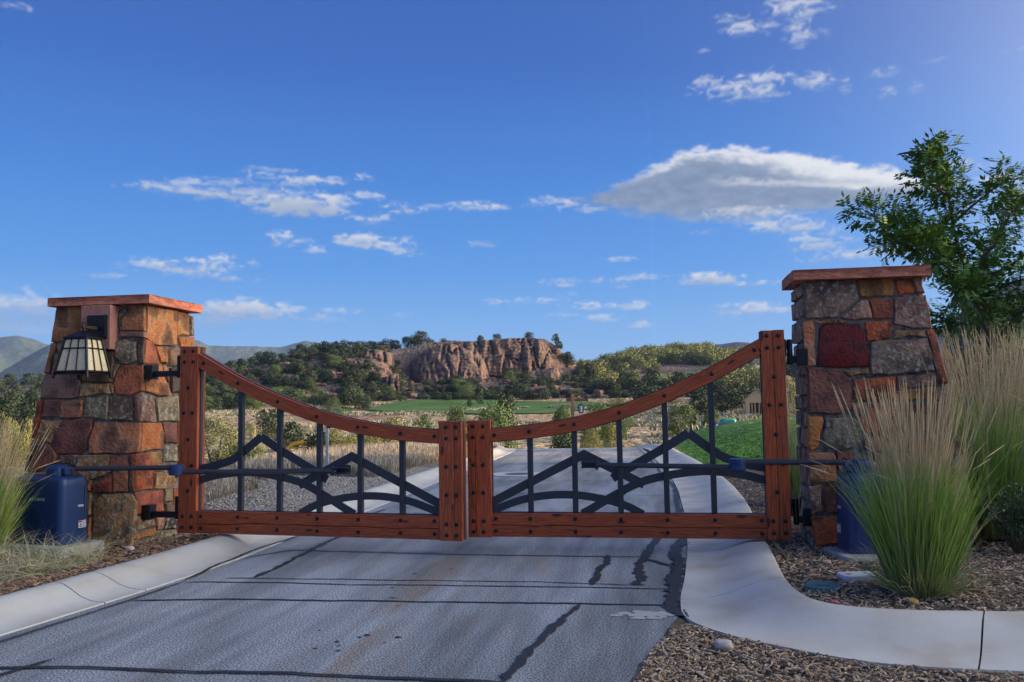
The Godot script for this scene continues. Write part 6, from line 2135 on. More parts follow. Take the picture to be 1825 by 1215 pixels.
	# right hill, sunlit
	n = 0
	var spots := []
	while n < 60:
		var p := at_az(rng.randf_range(-5.0, 9.5), rng.randf_range(225.0, 330.0))
		var q := polar(p.x, p.y)
		if q.x > -1.2 and q.x < 4.0 and q.y > 250.0 and q.y < 306.0: continue
		n += 1
		var s := rng.randf_range(0.8, 1.25)
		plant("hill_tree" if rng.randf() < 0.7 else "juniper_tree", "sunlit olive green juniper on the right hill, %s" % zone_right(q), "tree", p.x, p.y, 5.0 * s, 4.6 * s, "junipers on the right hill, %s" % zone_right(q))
	for k in 760:
		var p := at_az(rng.randf_range(-6.5, 14.0), rng.randf_range(325.0, 520.0))
		if rng.randf() < 0.25 and nz.get_noise_2d(p.x * 0.02, p.y * 0.02) > 0.1: continue
		var s := rng.randf_range(3.8, 7.0)
		spots.append(Transform3D(Basis(Vector3.UP, rng.randf() * TAU).scaled(Vector3(s, s * rng.randf_range(0.8, 1.1), s)), Vector3(p.x, ground_h(p.x, p.y) - 0.1, p.y)))
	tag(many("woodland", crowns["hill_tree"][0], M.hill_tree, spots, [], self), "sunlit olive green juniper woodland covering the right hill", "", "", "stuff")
	# behind and beside the valley
	spots = []
	for k in 420:
		var a := rng.randf_range(-62.0, -33.0) if k % 2 == 0 else rng.randf_range(9.0, 30.0)
		var p := at_az(a, rng.randf_range(130.0, 330.0))
		var s := rng.randf_range(3.2, 6.0)
		spots.append(Transform3D(Basis(Vector3.UP, rng.randf() * TAU).scaled(Vector3(s, s * 0.85, s)), Vector3(p.x, ground_h(p.x, p.y) - 0.1, p.y)))
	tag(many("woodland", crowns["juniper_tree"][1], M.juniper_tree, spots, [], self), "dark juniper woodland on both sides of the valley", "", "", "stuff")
	# sagebrush and bunch grass on the flats
	var tuft := tuft_mesh(26, 0.5, 0.5, 0.05)
	spots = []
	var tint := []
	for k in 5200:
		var a := rng.randf_range(-33.0, 12.0)
		var d := sqrt(rng.randf_range(38.0 * 38.0, 200.0 * 200.0))
		var p := at_az(a, d)
		var g := nz.get_noise_2d(p.x * 0.03 + 200.0, p.y * 0.03)
		if a < 0.0 and g < 0.13: continue
		var s := rng.randf_range(0.5, 1.1) * (0.8 + d / 200.0)
		spots.append(Transform3D(Basis(Vector3.UP, rng.randf() * TAU).scaled(Vector3(s * 1.3, s * 0.85, s * 1.3)), Vector3(p.x, ground_h(p.x, p.y) - 0.03, p.y)))
		tint.append(Color(0.38, 0.39, 0.28).lerp(Color(0.58, 0.54, 0.36), rng.randf()) * rng.randf_range(0.7, 1.1))
	tag(many("sagebrush", tuft, M.straw, spots, tint, self), "pale grey green sagebrush on the valley flats", "", "", "stuff")
	# dry grass and gravel just beyond the gate on the left
	spots = []
	tint = []
	for k in 5200:
		var z := -rng.randf_range(2.6, 21.0)
		var x := -3.35 - absf(rng.randfn(0.0, 1.6)) if z < -7.2 else rng.randf_range(-8.0, -4.1)
		if z > -5.0 and x > -4.5: continue
		if z < -5.0 and z > -7.4 and x > -5.2: continue
		var s := rng.randf_range(0.45, 0.8) * (1.0 if z < -7.2 else 0.6)
		spots.append(Transform3D(Basis(Vector3.UP, rng.randf() * TAU).scaled(Vector3(s * 0.8, s * 0.95, s * 0.8)), Vector3(x, ground_h(x, z) - 0.02, z)))
		tint.append(Color(0.40, 0.335, 0.25).lerp(Color(0.60, 0.53, 0.43), rng.randf()) * rng.randf_range(0.75, 1.1))
	tag(many("dry_grass", tuft_mesh(34, 0.55, 0.16, 0.012), M.straw, spots, tint, self), "dry straw coloured grass beside the drive beyond the left gate", "", "", "stuff")
	spots = []
	tint = []
	var peb := Mb.new()
	rock_ball(peb, 3.0, 4, 6)
	for i in peb.c.size(): peb.c[i] = Color.WHITE
	for k in 16000:
		var z := -rng.randf_range(0.3, 10.0)
		var x := -2.72 - absf(rng.randfn(0.0, 1.3))
		if z > -1.2 and x > -4.4 and x < -3.5: continue
		var s := rng.randf_range(0.007, 0.02)
		spots.append(Transform3D(Basis(rnd_dir(), rng.randf() * TAU).scaled(Vector3(s * 1.3, s * 0.8, s)), Vector3(x, ground_h(x, z) + s * 0.3, z)))
		tint.append(Color(0.44, 0.40, 0.34).lerp(Color(0.24, 0.21, 0.18), rng.randf()) * rng.randf_range(0.75, 1.2))
	tag(many("gravel", peb.mesh(), M.chip, spots, tint, self), "grey gravel along the drive beyond the left gate", "", "", "stuff")
	# lawn beyond the gate on the right
	spots = []
	tint = []
	for k in 60000:
		var z := -rng.randf_range(9.5, 30.0)
		var x := lawn_edge(z) + rng.randf_range(0.05, 8.5)
		if polar(x, z).y > 18.0 + 20.0 * rng.randf() * rng.randf(): continue
		if z > -11.5 + 0.6 * nz.get_noise_2d(x, z): continue
		var s := rng.randf_range(0.8, 1.3)
		spots.append(Transform3D(Basis(Vector3.UP, rng.randf() * TAU).scaled(Vector3(s * 1.4, s * 0.32, s * 1.4)), Vector3(x, ground_h(x, z) - 0.005, z)))
		var g := 0.85 + 0.25 * nz.get_noise_2d(x * 0.8, z * 0.5)
		tint.append(Color(0.20, 0.46, 0.06).lerp(Color(0.28, 0.55, 0.09), rng.randf()) * g)
	tag(many("lawn_grass", tuft_mesh(16, 0.055, 0.08, 0.007), M.lawn_blade, spots, tint, self), "short green lawn on the bank right of the drive", "", "", "stuff")


func lawn_edge(z: float) -> float:
	return table([[-34.0, 3.2], [-28.0, 2.2], [-24.0, 1.9], [-20.0, 2.2], [-14.0, 2.95], [-8.0, 3.35], [0.0, 3.3]], z)


func tuft_mesh(n: int, h: float, spread: float, w: float) -> ArrayMesh:
	var b := Mb.new()
	for k in n:
		var ph := rng.randf() * TAU
		var r := sqrt(rng.randf()) * spread
		var p := Vector3(cos(ph) * r, 0, sin(ph) * r)
		var out := Vector3(cos(ph), 0, sin(ph)) * rng.randf_range(0.0, 0.6) + rnd_dir() * 0.15
		var l := h * rng.randf_range(0.55, 1.0)
		var tip := p + (Vector3.UP + out).normalized() * l
		var mid := p.lerp(tip, 0.55) + Vector3.UP * l * 0.07
		var s := Vector3.UP.cross(rnd_dir()).normalized() * w
		b.col = Color(1, 1, 1) * rng.randf_range(0.75, 1.15)
		var g := s.cross(tip - p).normalized()
		var nn := (Vector3.UP + rnd_dir() * 0.4).normalized()
		if g.dot(nn) < 0.0:
			s = -s
			g = -g
		nn = (nn * 0.6 + g).normalized()
		var i := b.vert(p - s, nn); b.vert(p + s, nn); b.vert(mid + s * 0.8, nn); b.vert(mid - s * 0.8, nn); b.vert(tip, nn)
		b.tri_i(i, i + 1, i + 2); b.tri_i(i, i + 2, i + 3); b.tri_i(i + 3, i + 2, i + 4)
	return b.mesh()


func shade_tree() -> void:
	# slender broadleaf tree behind the right pillar; limbs in metres from its foot: right, up, towards the viewer
	var foot := Vector3(7.7, 0.25, -6.6)
	var o := thing("leafy_tree", "slender leafy green tree behind the right stone pillar", "tree", foot, deg_to_rad(9.5))
	var k := 0.0032
	var P := func(X: float, Y: float, dz := 0.0) -> Vector3: return Vector3((X - 835.0) * k, (1480.0 - Y) * k + 0.95, dz)
	var limbs := [
		[[832, 1770, 0], [835, 1480, 0], [838, 1300, 0], [825, 1110, 0], [780, 1010, 0], [735, 880, 0.1], [705, 730, 0.1], [682, 600, 0.0], [655, 470, 0.0], [630, 330, 0.1], [605, 190, 0.1], [600, 70, 0.1]],
		[[705, 730, 0.1], [640, 640, 0.2], [540, 600, 0.3], [430, 555, 0.4], [300, 520, 0.45], [200, 470, 0.5], [110, 430, 0.5]],
		[[540, 600, 0.3], [440, 610, 0.5], [330, 590, 0.6], [220, 600, 0.7]],
		[[682, 600, 0.0], [600, 520, -0.2], [500, 450, -0.4], [420, 400, -0.5]],
		[[655, 470, 0.0], [720, 400, 0.3], [790, 330, 0.5], [860, 290, 0.6]],
		[[630, 330, 0.1], [540, 280, 0.2], [470, 230, 0.2]],
		[[630, 330, 0.1], [680, 240, -0.2], [690, 190, -0.3]],
		[[605, 190, 0.1], [550, 140, 0.1], [520, 120, 0.1]],
		[[735, 880, 0.1], [650, 820, 0.5], [540, 770, 0.8], [420, 700, 0.9], [350, 660, 0.9]],
		[[735, 880, 0.1], [820, 780, -0.3], [900, 620, -0.4], [980, 450, -0.4], [1040, 330, -0.4]],
		[[705, 730, 0.1], [790, 620, 0.4], [850, 480, 0.6], [920, 380, 0.7]],
		[[820, 780, -0.3], [930, 700, 0.1], [1050, 600, 0.3], [1160, 520, 0.4]],
		[[780, 1010, 0], [690, 980, -0.4], [590, 960, -0.7], [530, 1000, -0.8]],
		[[780, 1010, 0], [690, 930, 0.6], [570, 880, 1.0], [500, 860, 1.2]],
		[[825, 1110, 0], [880, 990, 0.4], [960, 880, 0.6], [1060, 800, 0.7]],
		[[825, 1110, 0], [900, 1030, -0.5], [1000, 960, -0.8], [1120, 930, -0.9]],
		[[735, 880, 0.1], [780, 830, 0.9], [850, 800, 1.3], [900, 860, 1.5]]]
	var wood := Mb.new()
	wood.col = Color(0.13, 0.11, 0.095)
	var ends := []
	var idx := 0
	for l in limbs:
		var path := []
		var rad := []
		for i in l.size():
			path.append(P.call(float(l[i][0]), float(l[i][1]), float(l[i][2])) + (rnd_dir() * 0.03 if i > 0 else Vector3.ZERO))
			var t: float = float(i) / (l.size() - 1)
			rad.append(lerpf(0.075, 0.008, pow(t, 0.8)) if idx == 0 else lerpf(0.030, 0.006, t))
		wood.tube(path, rad, 8)
		for i in path.size() - 1:
			var t0 := float(i) / (path.size() - 1)
			if idx == 0 and i < 5: continue
			var m := 5 if idx == 0 else 6
			for q in m:
				var f := (q + rng.randf()) / m
				if t0 + f / (path.size() - 1) < 0.12 and idx > 0: continue
				ends.append([path[i].lerp(path[i + 1], f), (path[i + 1] - path[i]).normalized()])
		ends.append([path[-1], (path[-1] - path[-2]).normalized()])
		idx += 1
	# twigs with leaves in opposite pairs
	var tw := Mb.new()
	tw.col = Color(0.10, 0.085, 0.06)
	var lf := Mb.new()
	for e in ends:
		for r in (3 if e[0].y < 3.4 else 2):
			var d: Vector3 = (e[1] * 0.6 + rnd_dir() * 0.9 + Vector3.UP * 0.15).normalized()
			var len := rng.randf_range(0.16, 0.42)
			var a: Vector3 = e[0]
			var bend := rnd_dir() * 0.05
			tw.tube([a, a + d * len * 0.5 + bend, a + d * len], [0.005, 0.004, 0.0015], 4, false)
			for q in 3:
				var st: Vector3 = a + d * len * (0.35 + 0.3 * q) + bend * 0.6
				var sd := d.cross(rnd_dir()).normalized()
				# a compound leaf: a stalk with five to seven leaflets
				var ax := (d * 0.7 + sd * (1.0 if q % 2 == 0 else -1.0) + Vector3.DOWN * 0.15).normalized()
				var across := ax.cross(Vector3.UP + rnd_dir() * 0.4).normalized()
				var tone := rng.randf()
				for m in 7:
					var w := 0.045 * (m / 2 + 1)
					var s := 1.0 if m % 2 == 0 else -1.0
					var base := st + ax * w
					var dir := (ax * 0.55 + across * s + Vector3.DOWN * 0.25).normalized() if m < 6 else ax
					var nn := (dir.cross(across.cross(dir)).normalized() * 0.2 + dir.cross(ax).normalized() * s + Vector3.UP * 0.4).normalized()
					lf.col = Color(0.065, 0.16, 0.026).lerp(Color(0.16, 0.28, 0.045), clampf(tone * 0.7 + rng.randf() * 0.3, 0, 1)) * rng.randf_range(0.85, 1.15)
					leaf_quad(lf, base, dir, dir.cross(nn).normalized(), rng.randf_range(0.095, 0.145), rng.randf_range(0.038, 0.056), nn)
	part("trunk", wood.mesh(), M.bark, o)
	part("twigs", tw.mesh(), M.bark, o, "stuff")
	part("leaves", lf.mesh(), M.leaf, o, "stuff")


func blade(b: Mb, p: Vector3, dir: Vector3, l: float, w: float, droop: float, c0: Color, c1: Color, n := 6) -> Vector3:
	var side := dir.cross(rnd_dir()).normalized()
	var flat := Vector3(dir.x, 0, dir.z).normalized() if Vector3(dir.x, 0, dir.z).length() > 0.02 else Vector3(1, 0, 0)
	var prev := -1
	var q := p
	var d := dir
	for i in n + 1:
		var t := float(i) / n
		var ww := w * (1.0 - t * t) * (0.55 + 0.45 * minf(1.0, t * 4.0)) * 0.5
		b.col = c0.lerp(c1, t)
		var nn := side.cross(d).normalized()
		if i == 0 and nn.dot(Vector3(0.2, 0.5, 0.85)) < 0.0:
			side = -side
			nn = -nn
		nn = (nn + Vector3(0.0, 0.35, 0.1) * (1.0 if nn.y > -0.2 else 0.0)).normalized()
		var k := b.vert(q - side * ww, nn)
		b.vert(q + side * ww, nn)
		if prev >= 0:
			b.tri_i(prev, prev + 1, k + 1); b.tri_i(prev, k + 1, k)
		prev = k
		d = (d + flat * droop * t / n + Vector3.DOWN * droop * t * 1.1 / n).normalized()
		q += d * l / n
	return d


func feather_grass(called: String, label: String, at: Vector3, s: float, n_blades: int, n_stalks: int, dry := 0.0, lean := Vector3.ZERO, wide := 1.0) -> void:
	var o := thing(called, label, "ornamental grass", at)
	var b := Mb.new()
	for k in n_blades:
		var ph := rng.randf() * TAU
		var r := sqrt(rng.randf()) * 0.20 * s * wide
		var p := Vector3(cos(ph) * r, -0.02, sin(ph) * r)
		var out := rng.randf_range(0.0, 0.26) * (0.3 + r / (0.2 * s)) * wide
		var dir := (Vector3(cos(ph) * out, 1.0, sin(ph) * out) + rnd_dir() * 0.15 + lean * 0.6).normalized()
		var l := s * rng.randf_range(0.5, 1.22)
		var t := rng.randf()
		var c1 := Color(0.13, 0.29, 0.022).lerp(Color(0.36, 0.48, 0.05), t)
		if rng.randf() < 0.10 + dry: c1 = Color(0.42, 0.34, 0.18)
		var c0 := Color(0.25, 0.23, 0.09).lerp(c1, 0.5)
		blade(b, p, dir, l, rng.randf_range(0.0055, 0.012) * s, rng.randf_range(0.0, 0.9), c0, c1 * 1.1)
	for k in n_blades / 5:        # old stems and low bent blades round the foot
		var ph := rng.randf() * TAU
		var r := sqrt(rng.randf()) * 0.22 * s * wide
		var out := rng.randf_range(0.3, 1.3)
		var c := Color(0.42, 0.34, 0.20).lerp(Color(0.26, 0.32, 0.07), rng.randf())
		blade(b, Vector3(cos(ph) * r, -0.01, sin(ph) * r), (Vector3(cos(ph) * out, 1.0, sin(ph) * out) + rnd_dir() * 0.3).normalized(), s * rng.randf_range(0.2, 0.6), rng.randf_range(0.004, 0.008), rng.randf_range(0.3, 1.6), c, c)
	part("blades", b.mesh(), M.leaf, o, "stuff")
	var st := Mb.new()
	for k in n_stalks:
		var ph := rng.randf() * TAU
		var r := sqrt(rng.randf()) * 0.17 * s * wide
		var p := Vector3(cos(ph) * r, 0, sin(ph) * r)
		var out := rng.randf_range(0.0, 0.21) * (0.3 + r / (0.17 * s)) * wide
		var dir := (Vector3(cos(ph) * out, 1.0, sin(ph) * out) + rnd_dir() * 0.04 + lean).normalized()
		var l := s * rng.randf_range(1.05, 1.72)
		var bow := Vector3(cos(ph), -0.2, sin(ph)) * rng.randf_range(0.0, 0.10) * l
		if rng.randf() < 0.07:
			var bd := rng.randf() * TAU
			bow = Vector3(cos(bd), -0.75, sin(bd)) * rng.randf_range(0.2, 0.5) * l
		var cst := Color(0.40, 0.38, 0.17).lerp(Color(0.55, 0.46, 0.28), rng.randf())
		var cpl := Color(0.46, 0.34, 0.17).lerp(Color(0.64, 0.50, 0.29), rng.randf())
		var top := p + dir * l + bow
		var mid := p + dir * l * 0.55 + bow * 0.25
		var neck := p + dir * l * 0.82 + bow * 0.62
		st.col = cst
		st.tube([p, mid, neck], [0.0018, 0.0017, 0.0014], 3, false)
		st.col = cpl
		var ax := (top - neck).normalized()
		st.tube([neck, neck.lerp(top, 0.3), neck.lerp(top, 0.65), top], [0.0016, 0.0042, 0.0034, 0.0006], 4, false)
		for q in 9:
			var t := rng.randf_range(0.02, 0.9)
			var a := neck.lerp(top, t)
			var sd := ax.cross(rnd_dir()).normalized()
			var w := ax.cross(sd) * 0.0016
			var e := a + (ax + sd * 0.25).normalized() * rng.randf_range(0.025, 0.05)
			st.tri(a - w, a + w, e)
	part("seed_heads", st.mesh(), M.straw, o, "stuff")


func tangle(called: String, label: String, at: Vector3, rx: float, rz: float, n: int, turn: float) -> void:
	var o := thing(called, label, "dry grass", at, turn)
	var b := Mb.new()
	for k in n:
		var ph := rng.randf() * TAU
		var r := sqrt(rng.randf())
		var p := Vector3(cos(ph) * r * rx, rng.randf_range(-0.02, 0.10), sin(ph) * r * rz)
		var d := (rnd_dir() + Vector3.UP * 0.55).normalized()
		var c := Color(0.40, 0.36, 0.19).lerp(Color(0.62, 0.56, 0.36), rng.randf())
		if rng.randf() < 0.18: c = Color(0.24, 0.28, 0.08)
		blade(b, p, d, rng.randf_range(0.18, 0.50), rng.randf_range(0.0025, 0.0045), rng.randf_range(0.6, 2.6), c, c, 7)
	part("stems", b.mesh(), M.straw, o, "stuff")


func leafy_shrub(label: String, at: Vector3, w: float, h: float) -> void:
	var o := thing("leafy_shrub", label, "shrub", at)
	var st := Mb.new()
	st.col = Color(0.10, 0.08, 0.05)
	var b := Mb.new()
	for k in 60:
		var ph := rng.randf() * TAU
		var out := rng.randf_range(0.1, 0.9)
		var top := Vector3(cos(ph) * out * w * 0.5, h * rng.randf_range(0.55, 1.0) * sqrt(1.0 - out * out * 0.6), sin(ph) * out * w * 0.5)
		var mid := top * 0.5 + Vector3(0, 0.06, 0) + rnd_dir() * 0.03
		st.tube([Vector3(cos(ph), 0, sin(ph)) * 0.04, mid, top], [0.005, 0.0035, 0.0015], 5, false)
		for q in 26:
			var t := rng.randf_range(0.25, 1.0)
			var p := Vector3.ZERO.lerp(mid, t * 2.0) if t < 0.5 else mid.lerp(top, t * 2.0 - 1.0)
			var dir := (rnd_dir() + top.normalized() * 0.6).normalized()
			var sd := dir.cross(rnd_dir()).normalized()
			b.col = Color(0.05, 0.10, 0.035).lerp(Color(0.12, 0.19, 0.07), rng.randf())
			leaf_quad(b, p, dir, sd, rng.randf_range(0.03, 0.055), rng.randf_range(0.014, 0.022), (sd.cross(dir) + Vector3.UP * 0.6).normalized())
	part("stems", st.mesh(), M.bark, o, "stuff")
	part("foliage", b.mesh(), M.leaf, o, "stuff")


func grasses() -> void:
	feather_grass("feather_grass", "big green feather grass clump with tan plumes before the right pillar", Vector3(3.95, 0.08, 1.95), 0.94, 2500, 360, 0.03, Vector3(0.035, 0, 0.0), 0.95)
	feather_grass("feather_grass", "tall dense feather grass behind the leafy shrub right of the pillar", Vector3(5.35, 0.16, -0.5), 1.22, 2300, 300, 0.02, Vector3(0.02, 0, 0), 1.15)
	feather_grass("feather_grass", "feather grass clump at the right picture edge with pale plumes", Vector3(6.25, 0.22, -1.1), 1.25, 1700, 330, 0.02, Vector3.ZERO, 1.2)
	feather_grass("feather_grass", "feather grass clump hidden between pillar and tree with plumes only", Vector3(6.1, 0.22, -2.6), 1.3, 1200, 300, 0.02, Vector3.ZERO, 1.2)
	feather_grass("feather_grass", "thin pale grass seen through the slit between right gate post and pillar", Vector3(3.95, 0.1, -3.4), 0.95, 500, 90, 0.3, Vector3.ZERO, 0.8)
	feather_grass("feather_grass", "green feather grass clump with tall straw plumes left of the left operator box", Vector3(-4.72, 0.02, 1.02), 0.86, 1900, 330, 0.06, Vector3(0.08, 0, 0.0), 1.15)
	feather_grass("feather_grass", "straw plumed feather grass at the left picture edge", Vector3(-5.3, 0.02, 0.75), 0.95, 1200, 300, 0.10, Vector3(0.0, 0, 0), 1.1)
	tangle("dry_grass_mat", "tangled mat of pale dry grass beside the left kerb", Vector3(-3.72, 0.03, 1.72), 0.55, 0.85, 1700, deg_to_rad(-35.0))
	leafy_shrub("low leafy green shrub at the right picture edge behind the mulch", Vector3(5.25, 0.12, 0.35), 0.95, 0.72)
	leafy_shrub("low leafy shrub partly hidden by the tall grass on the right", Vector3(5.9, 0.15, -0.1), 0.8, 0.6)


func mulch() -> void:
	var b := Mb.new()
	b.bevel_box(Vector3(-0.5, -0.5, -0.5), Vector3(0.5, 0.5, 0.5), 0.18)
	var chip := b.mesh()
	var right := PackedVector2Array([Vector2(3.18, -9.0), Vector2(3.30, -4), Vector2(3.17, -0.8), Vector2(3.11, 0.6), Vector2(3.06, 1.7), Vector2(3.10, 2.18), Vector2(3.21, 2.46), Vector2(3.45, 2.59), Vector2(3.8, 2.62), Vector2(4.15, 2.60), Vector2(5.2, 2.56), Vector2(8.0, 2.52), Vector2(8.0, -9.0)])
	var front := PackedVector2Array([Vector2(2.24, 2.66), Vector2(2.50, 2.95), Vector2(2.83, 3.22), Vector2(3.27, 3.46), Vector2(3.8, 3.53), Vector2(5.0, 3.53), Vector2(7.0, 3.5), Vector2(7.0, 5.6), Vector2(1.75, 5.6), Vector2(1.9, 4.2), Vector2(2.05, 3.2)])
	var left := PackedVector2Array([Vector2(-2.68, 3.6), Vector2(-2.68, 1.2), Vector2(-2.64, -0.8), Vector2(-2.64, -2.6), Vector2(-5.6, -2.6), Vector2(-5.6, 3.6)])
	var sets := [[right, 26000, "bark mulch of grey brown chips around the right pillar", Color(0.30, 0.24, 0.18), Color(0.50, 0.43, 0.35), 1.0], [front, 30000, "coarse grey wood chips in front of the right kerb", Color(0.34, 0.27, 0.19), Color(0.54, 0.47, 0.38), 0.8], [left, 12000, "reddish brown bark chips at the foot of the left pillar", Color(0.27, 0.16, 0.10), Color(0.38, 0.29, 0.22), 1.0]]
	for s in sets:
		var poly: PackedVector2Array = s[0]
		var box := Rect2(poly[0], Vector2.ZERO)
		for p in poly: box = box.expand(p)
		var spots := []
		var tint := []
		while spots.size() < s[1]:
			var p := Vector2(rng.randf_range(box.position.x, box.end.x), rng.randf_range(box.position.y, box.end.y))
			if s[2].begins_with("bark") and (p.y < -2.0 or p.x > 6.0) and rng.randf() < 0.75: continue
			if not Geometry2D.is_point_in_polygon(p, poly): continue
			var l: float = rng.randf_range(0.015, 0.06) * s[5]
			var q := Basis(Vector3.UP, rng.randf() * TAU) * Basis(Vector3(1, 0, 0), rng.randfn(0.0, 0.22)) * Basis(Vector3(0, 0, 1), rng.randfn(0.0, 0.25))
			q = q * Basis.from_scale(Vector3(l, rng.randf_range(0.004, 0.010), l * rng.randf_range(0.14, 0.36)))
			spots.append(Transform3D(q, Vector3(p.x, ground_h(p.x, p.y) + rng.randf_range(0.0, 0.022), p.y)))
			var c: Color = s[3].lerp(s[4], rng.randf()) * rng.randf_range(0.6, 1.25)
			if rng.randf() < 0.12: c = Color(0.38, 0.22, 0.14) * rng.randf_range(0.7, 1.1)
			if rng.randf() < 0.10: c = Color(0.10, 0.085, 0.075)
			tint.append(c * Color(1.08, 0.96, 0.80))
		tag(many("wood_mulch", chip, M.chip, spots, tint, self), s[2], "", "", "stuff")


# ---------------------------------------------------------------- small things near and far
func small_things() -> void:
	var b := Mb.new()
	b.lathe([Vector2(0.13, -0.03), Vector2(0.13, 0.016), Vector2(0.125, 0.022), Vector2(0.108, 0.022), Vector2(0.10, 0.018), Vector2(0.0, 0.018)], 28)
	b.bevel_box(Vector3(-0.05, 0.016, -0.012), Vector3(0.05, 0.024, 0.012), 0.003)
	var o := part("valve_cover", b.mesh(), mat("teal_plastic", lin(0.05, 0.17, 0.19), 0.55), self)
	o.position = Vector3(3.29, 0.093, 1.87)
	tag(o, "round teal plastic valve cover set in the mulch by the kerb", "valve cover")
	var c := Mb.new()
	var rings := []
	for q in [[-0.03, 1.0], [0.022, 1.0], [0.03, 0.95]]: rings.append(ring_at(rounded(0.30, 0.19, 0.045), q[0], q[1]))
	loft(c, rings)
	var t := part("box_lid", c.mesh(), mat("pale_plastic", lin(0.52, 0.55, 0.58), 0.6), self)
	t.transform = Transform3D(Basis(Vector3.UP, deg_to_rad(14.0)), Vector3(3.63, 0.10, 1.50))
	var sl := Mb.new()
	sl.bevel_box(Vector3(-0.10, 0.0285, -0.008), Vector3(-0.055, 0.0325, 0.008), 0.001)
	part("slot", sl.mesh(), M.black_metal, t)
	tag(t, "pale rounded utility box lid at the left of the big grass clump", "box lid")
	var w := Mb.new()
	w.lathe([Vector2(0.036, -0.02), Vector2(0.036, 0.010), Vector2(0.03, 0.017), Vector2(0.0, 0.016)], 16)
	var y := part("wood_disc", w.mesh(), mat("tan_disc", lin(0.50, 0.30, 0.10), 0.7), self)
	y.transform = Transform3D(Basis(Vector3.RIGHT, 0.2), Vector3(3.80, 0.105, 2.32))
	tag(y, "small round ochre disc lying at the foot of the big grass clump", "disc")
	var peb := Mb.new()
	rock_ball(peb, 9.0, 8, 12)
	for i in peb.c.size(): peb.c[i] = Color.WHITE
	var k := 0
	for p in [[3.27, 2.40, 0.022, Color(0.50, 0.16, 0.15), "small pinkish red pebble in the mulch at the kerb corner"], [2.46, 3.26, 0.045, Color(0.50, 0.44, 0.38), "pale stone in the chips in front of the kerb bend"], [-3.30, 0.55, 0.04, Color(0.55, 0.42, 0.36), "pale pink stone in the bark beside the left pad"], [3.50, 0.95, 0.03, Color(0.5, 0.35, 0.28), "tan pebble in the mulch before the right operator"]]:
		var r := part("stone", peb.mesh(), mat("pebble_%s" % ["red", "pale", "pink", "tan"][k], Color(p[3]).linear_to_srgb(), 0.8), self)
		r.transform = Transform3D(Basis.from_scale(Vector3(p[2] * 1.3, p[2] * 0.7, p[2])), Vector3(p[0], ground_h(p[0], p[1]) + p[2] * 0.5 + 0.012, p[1]))
		tag(r, p[4], "stone")
		k += 1
	# lettering on the front of the left operator box
	var tm := TextMesh.new()
	var sf := SystemFont.new()
	sf.font_names = PackedStringArray(["Droid Sans"])
	tm.font = sf
	tm.text = "ALL-O-MATIC"
	tm.font_size = 16
	tm.pixel_size = 0.0024
	tm.depth = 0.003
	for box in find_children("gate_operator*", "Node3D", false, false):
		var l := part("lettering", tm, mat("pale_print_%d" % k, lin(0.35, 0.42, 0.48), 0.5), box)
		l.position = Vector3(0.02, 0.47, 0.186)
		k += 1


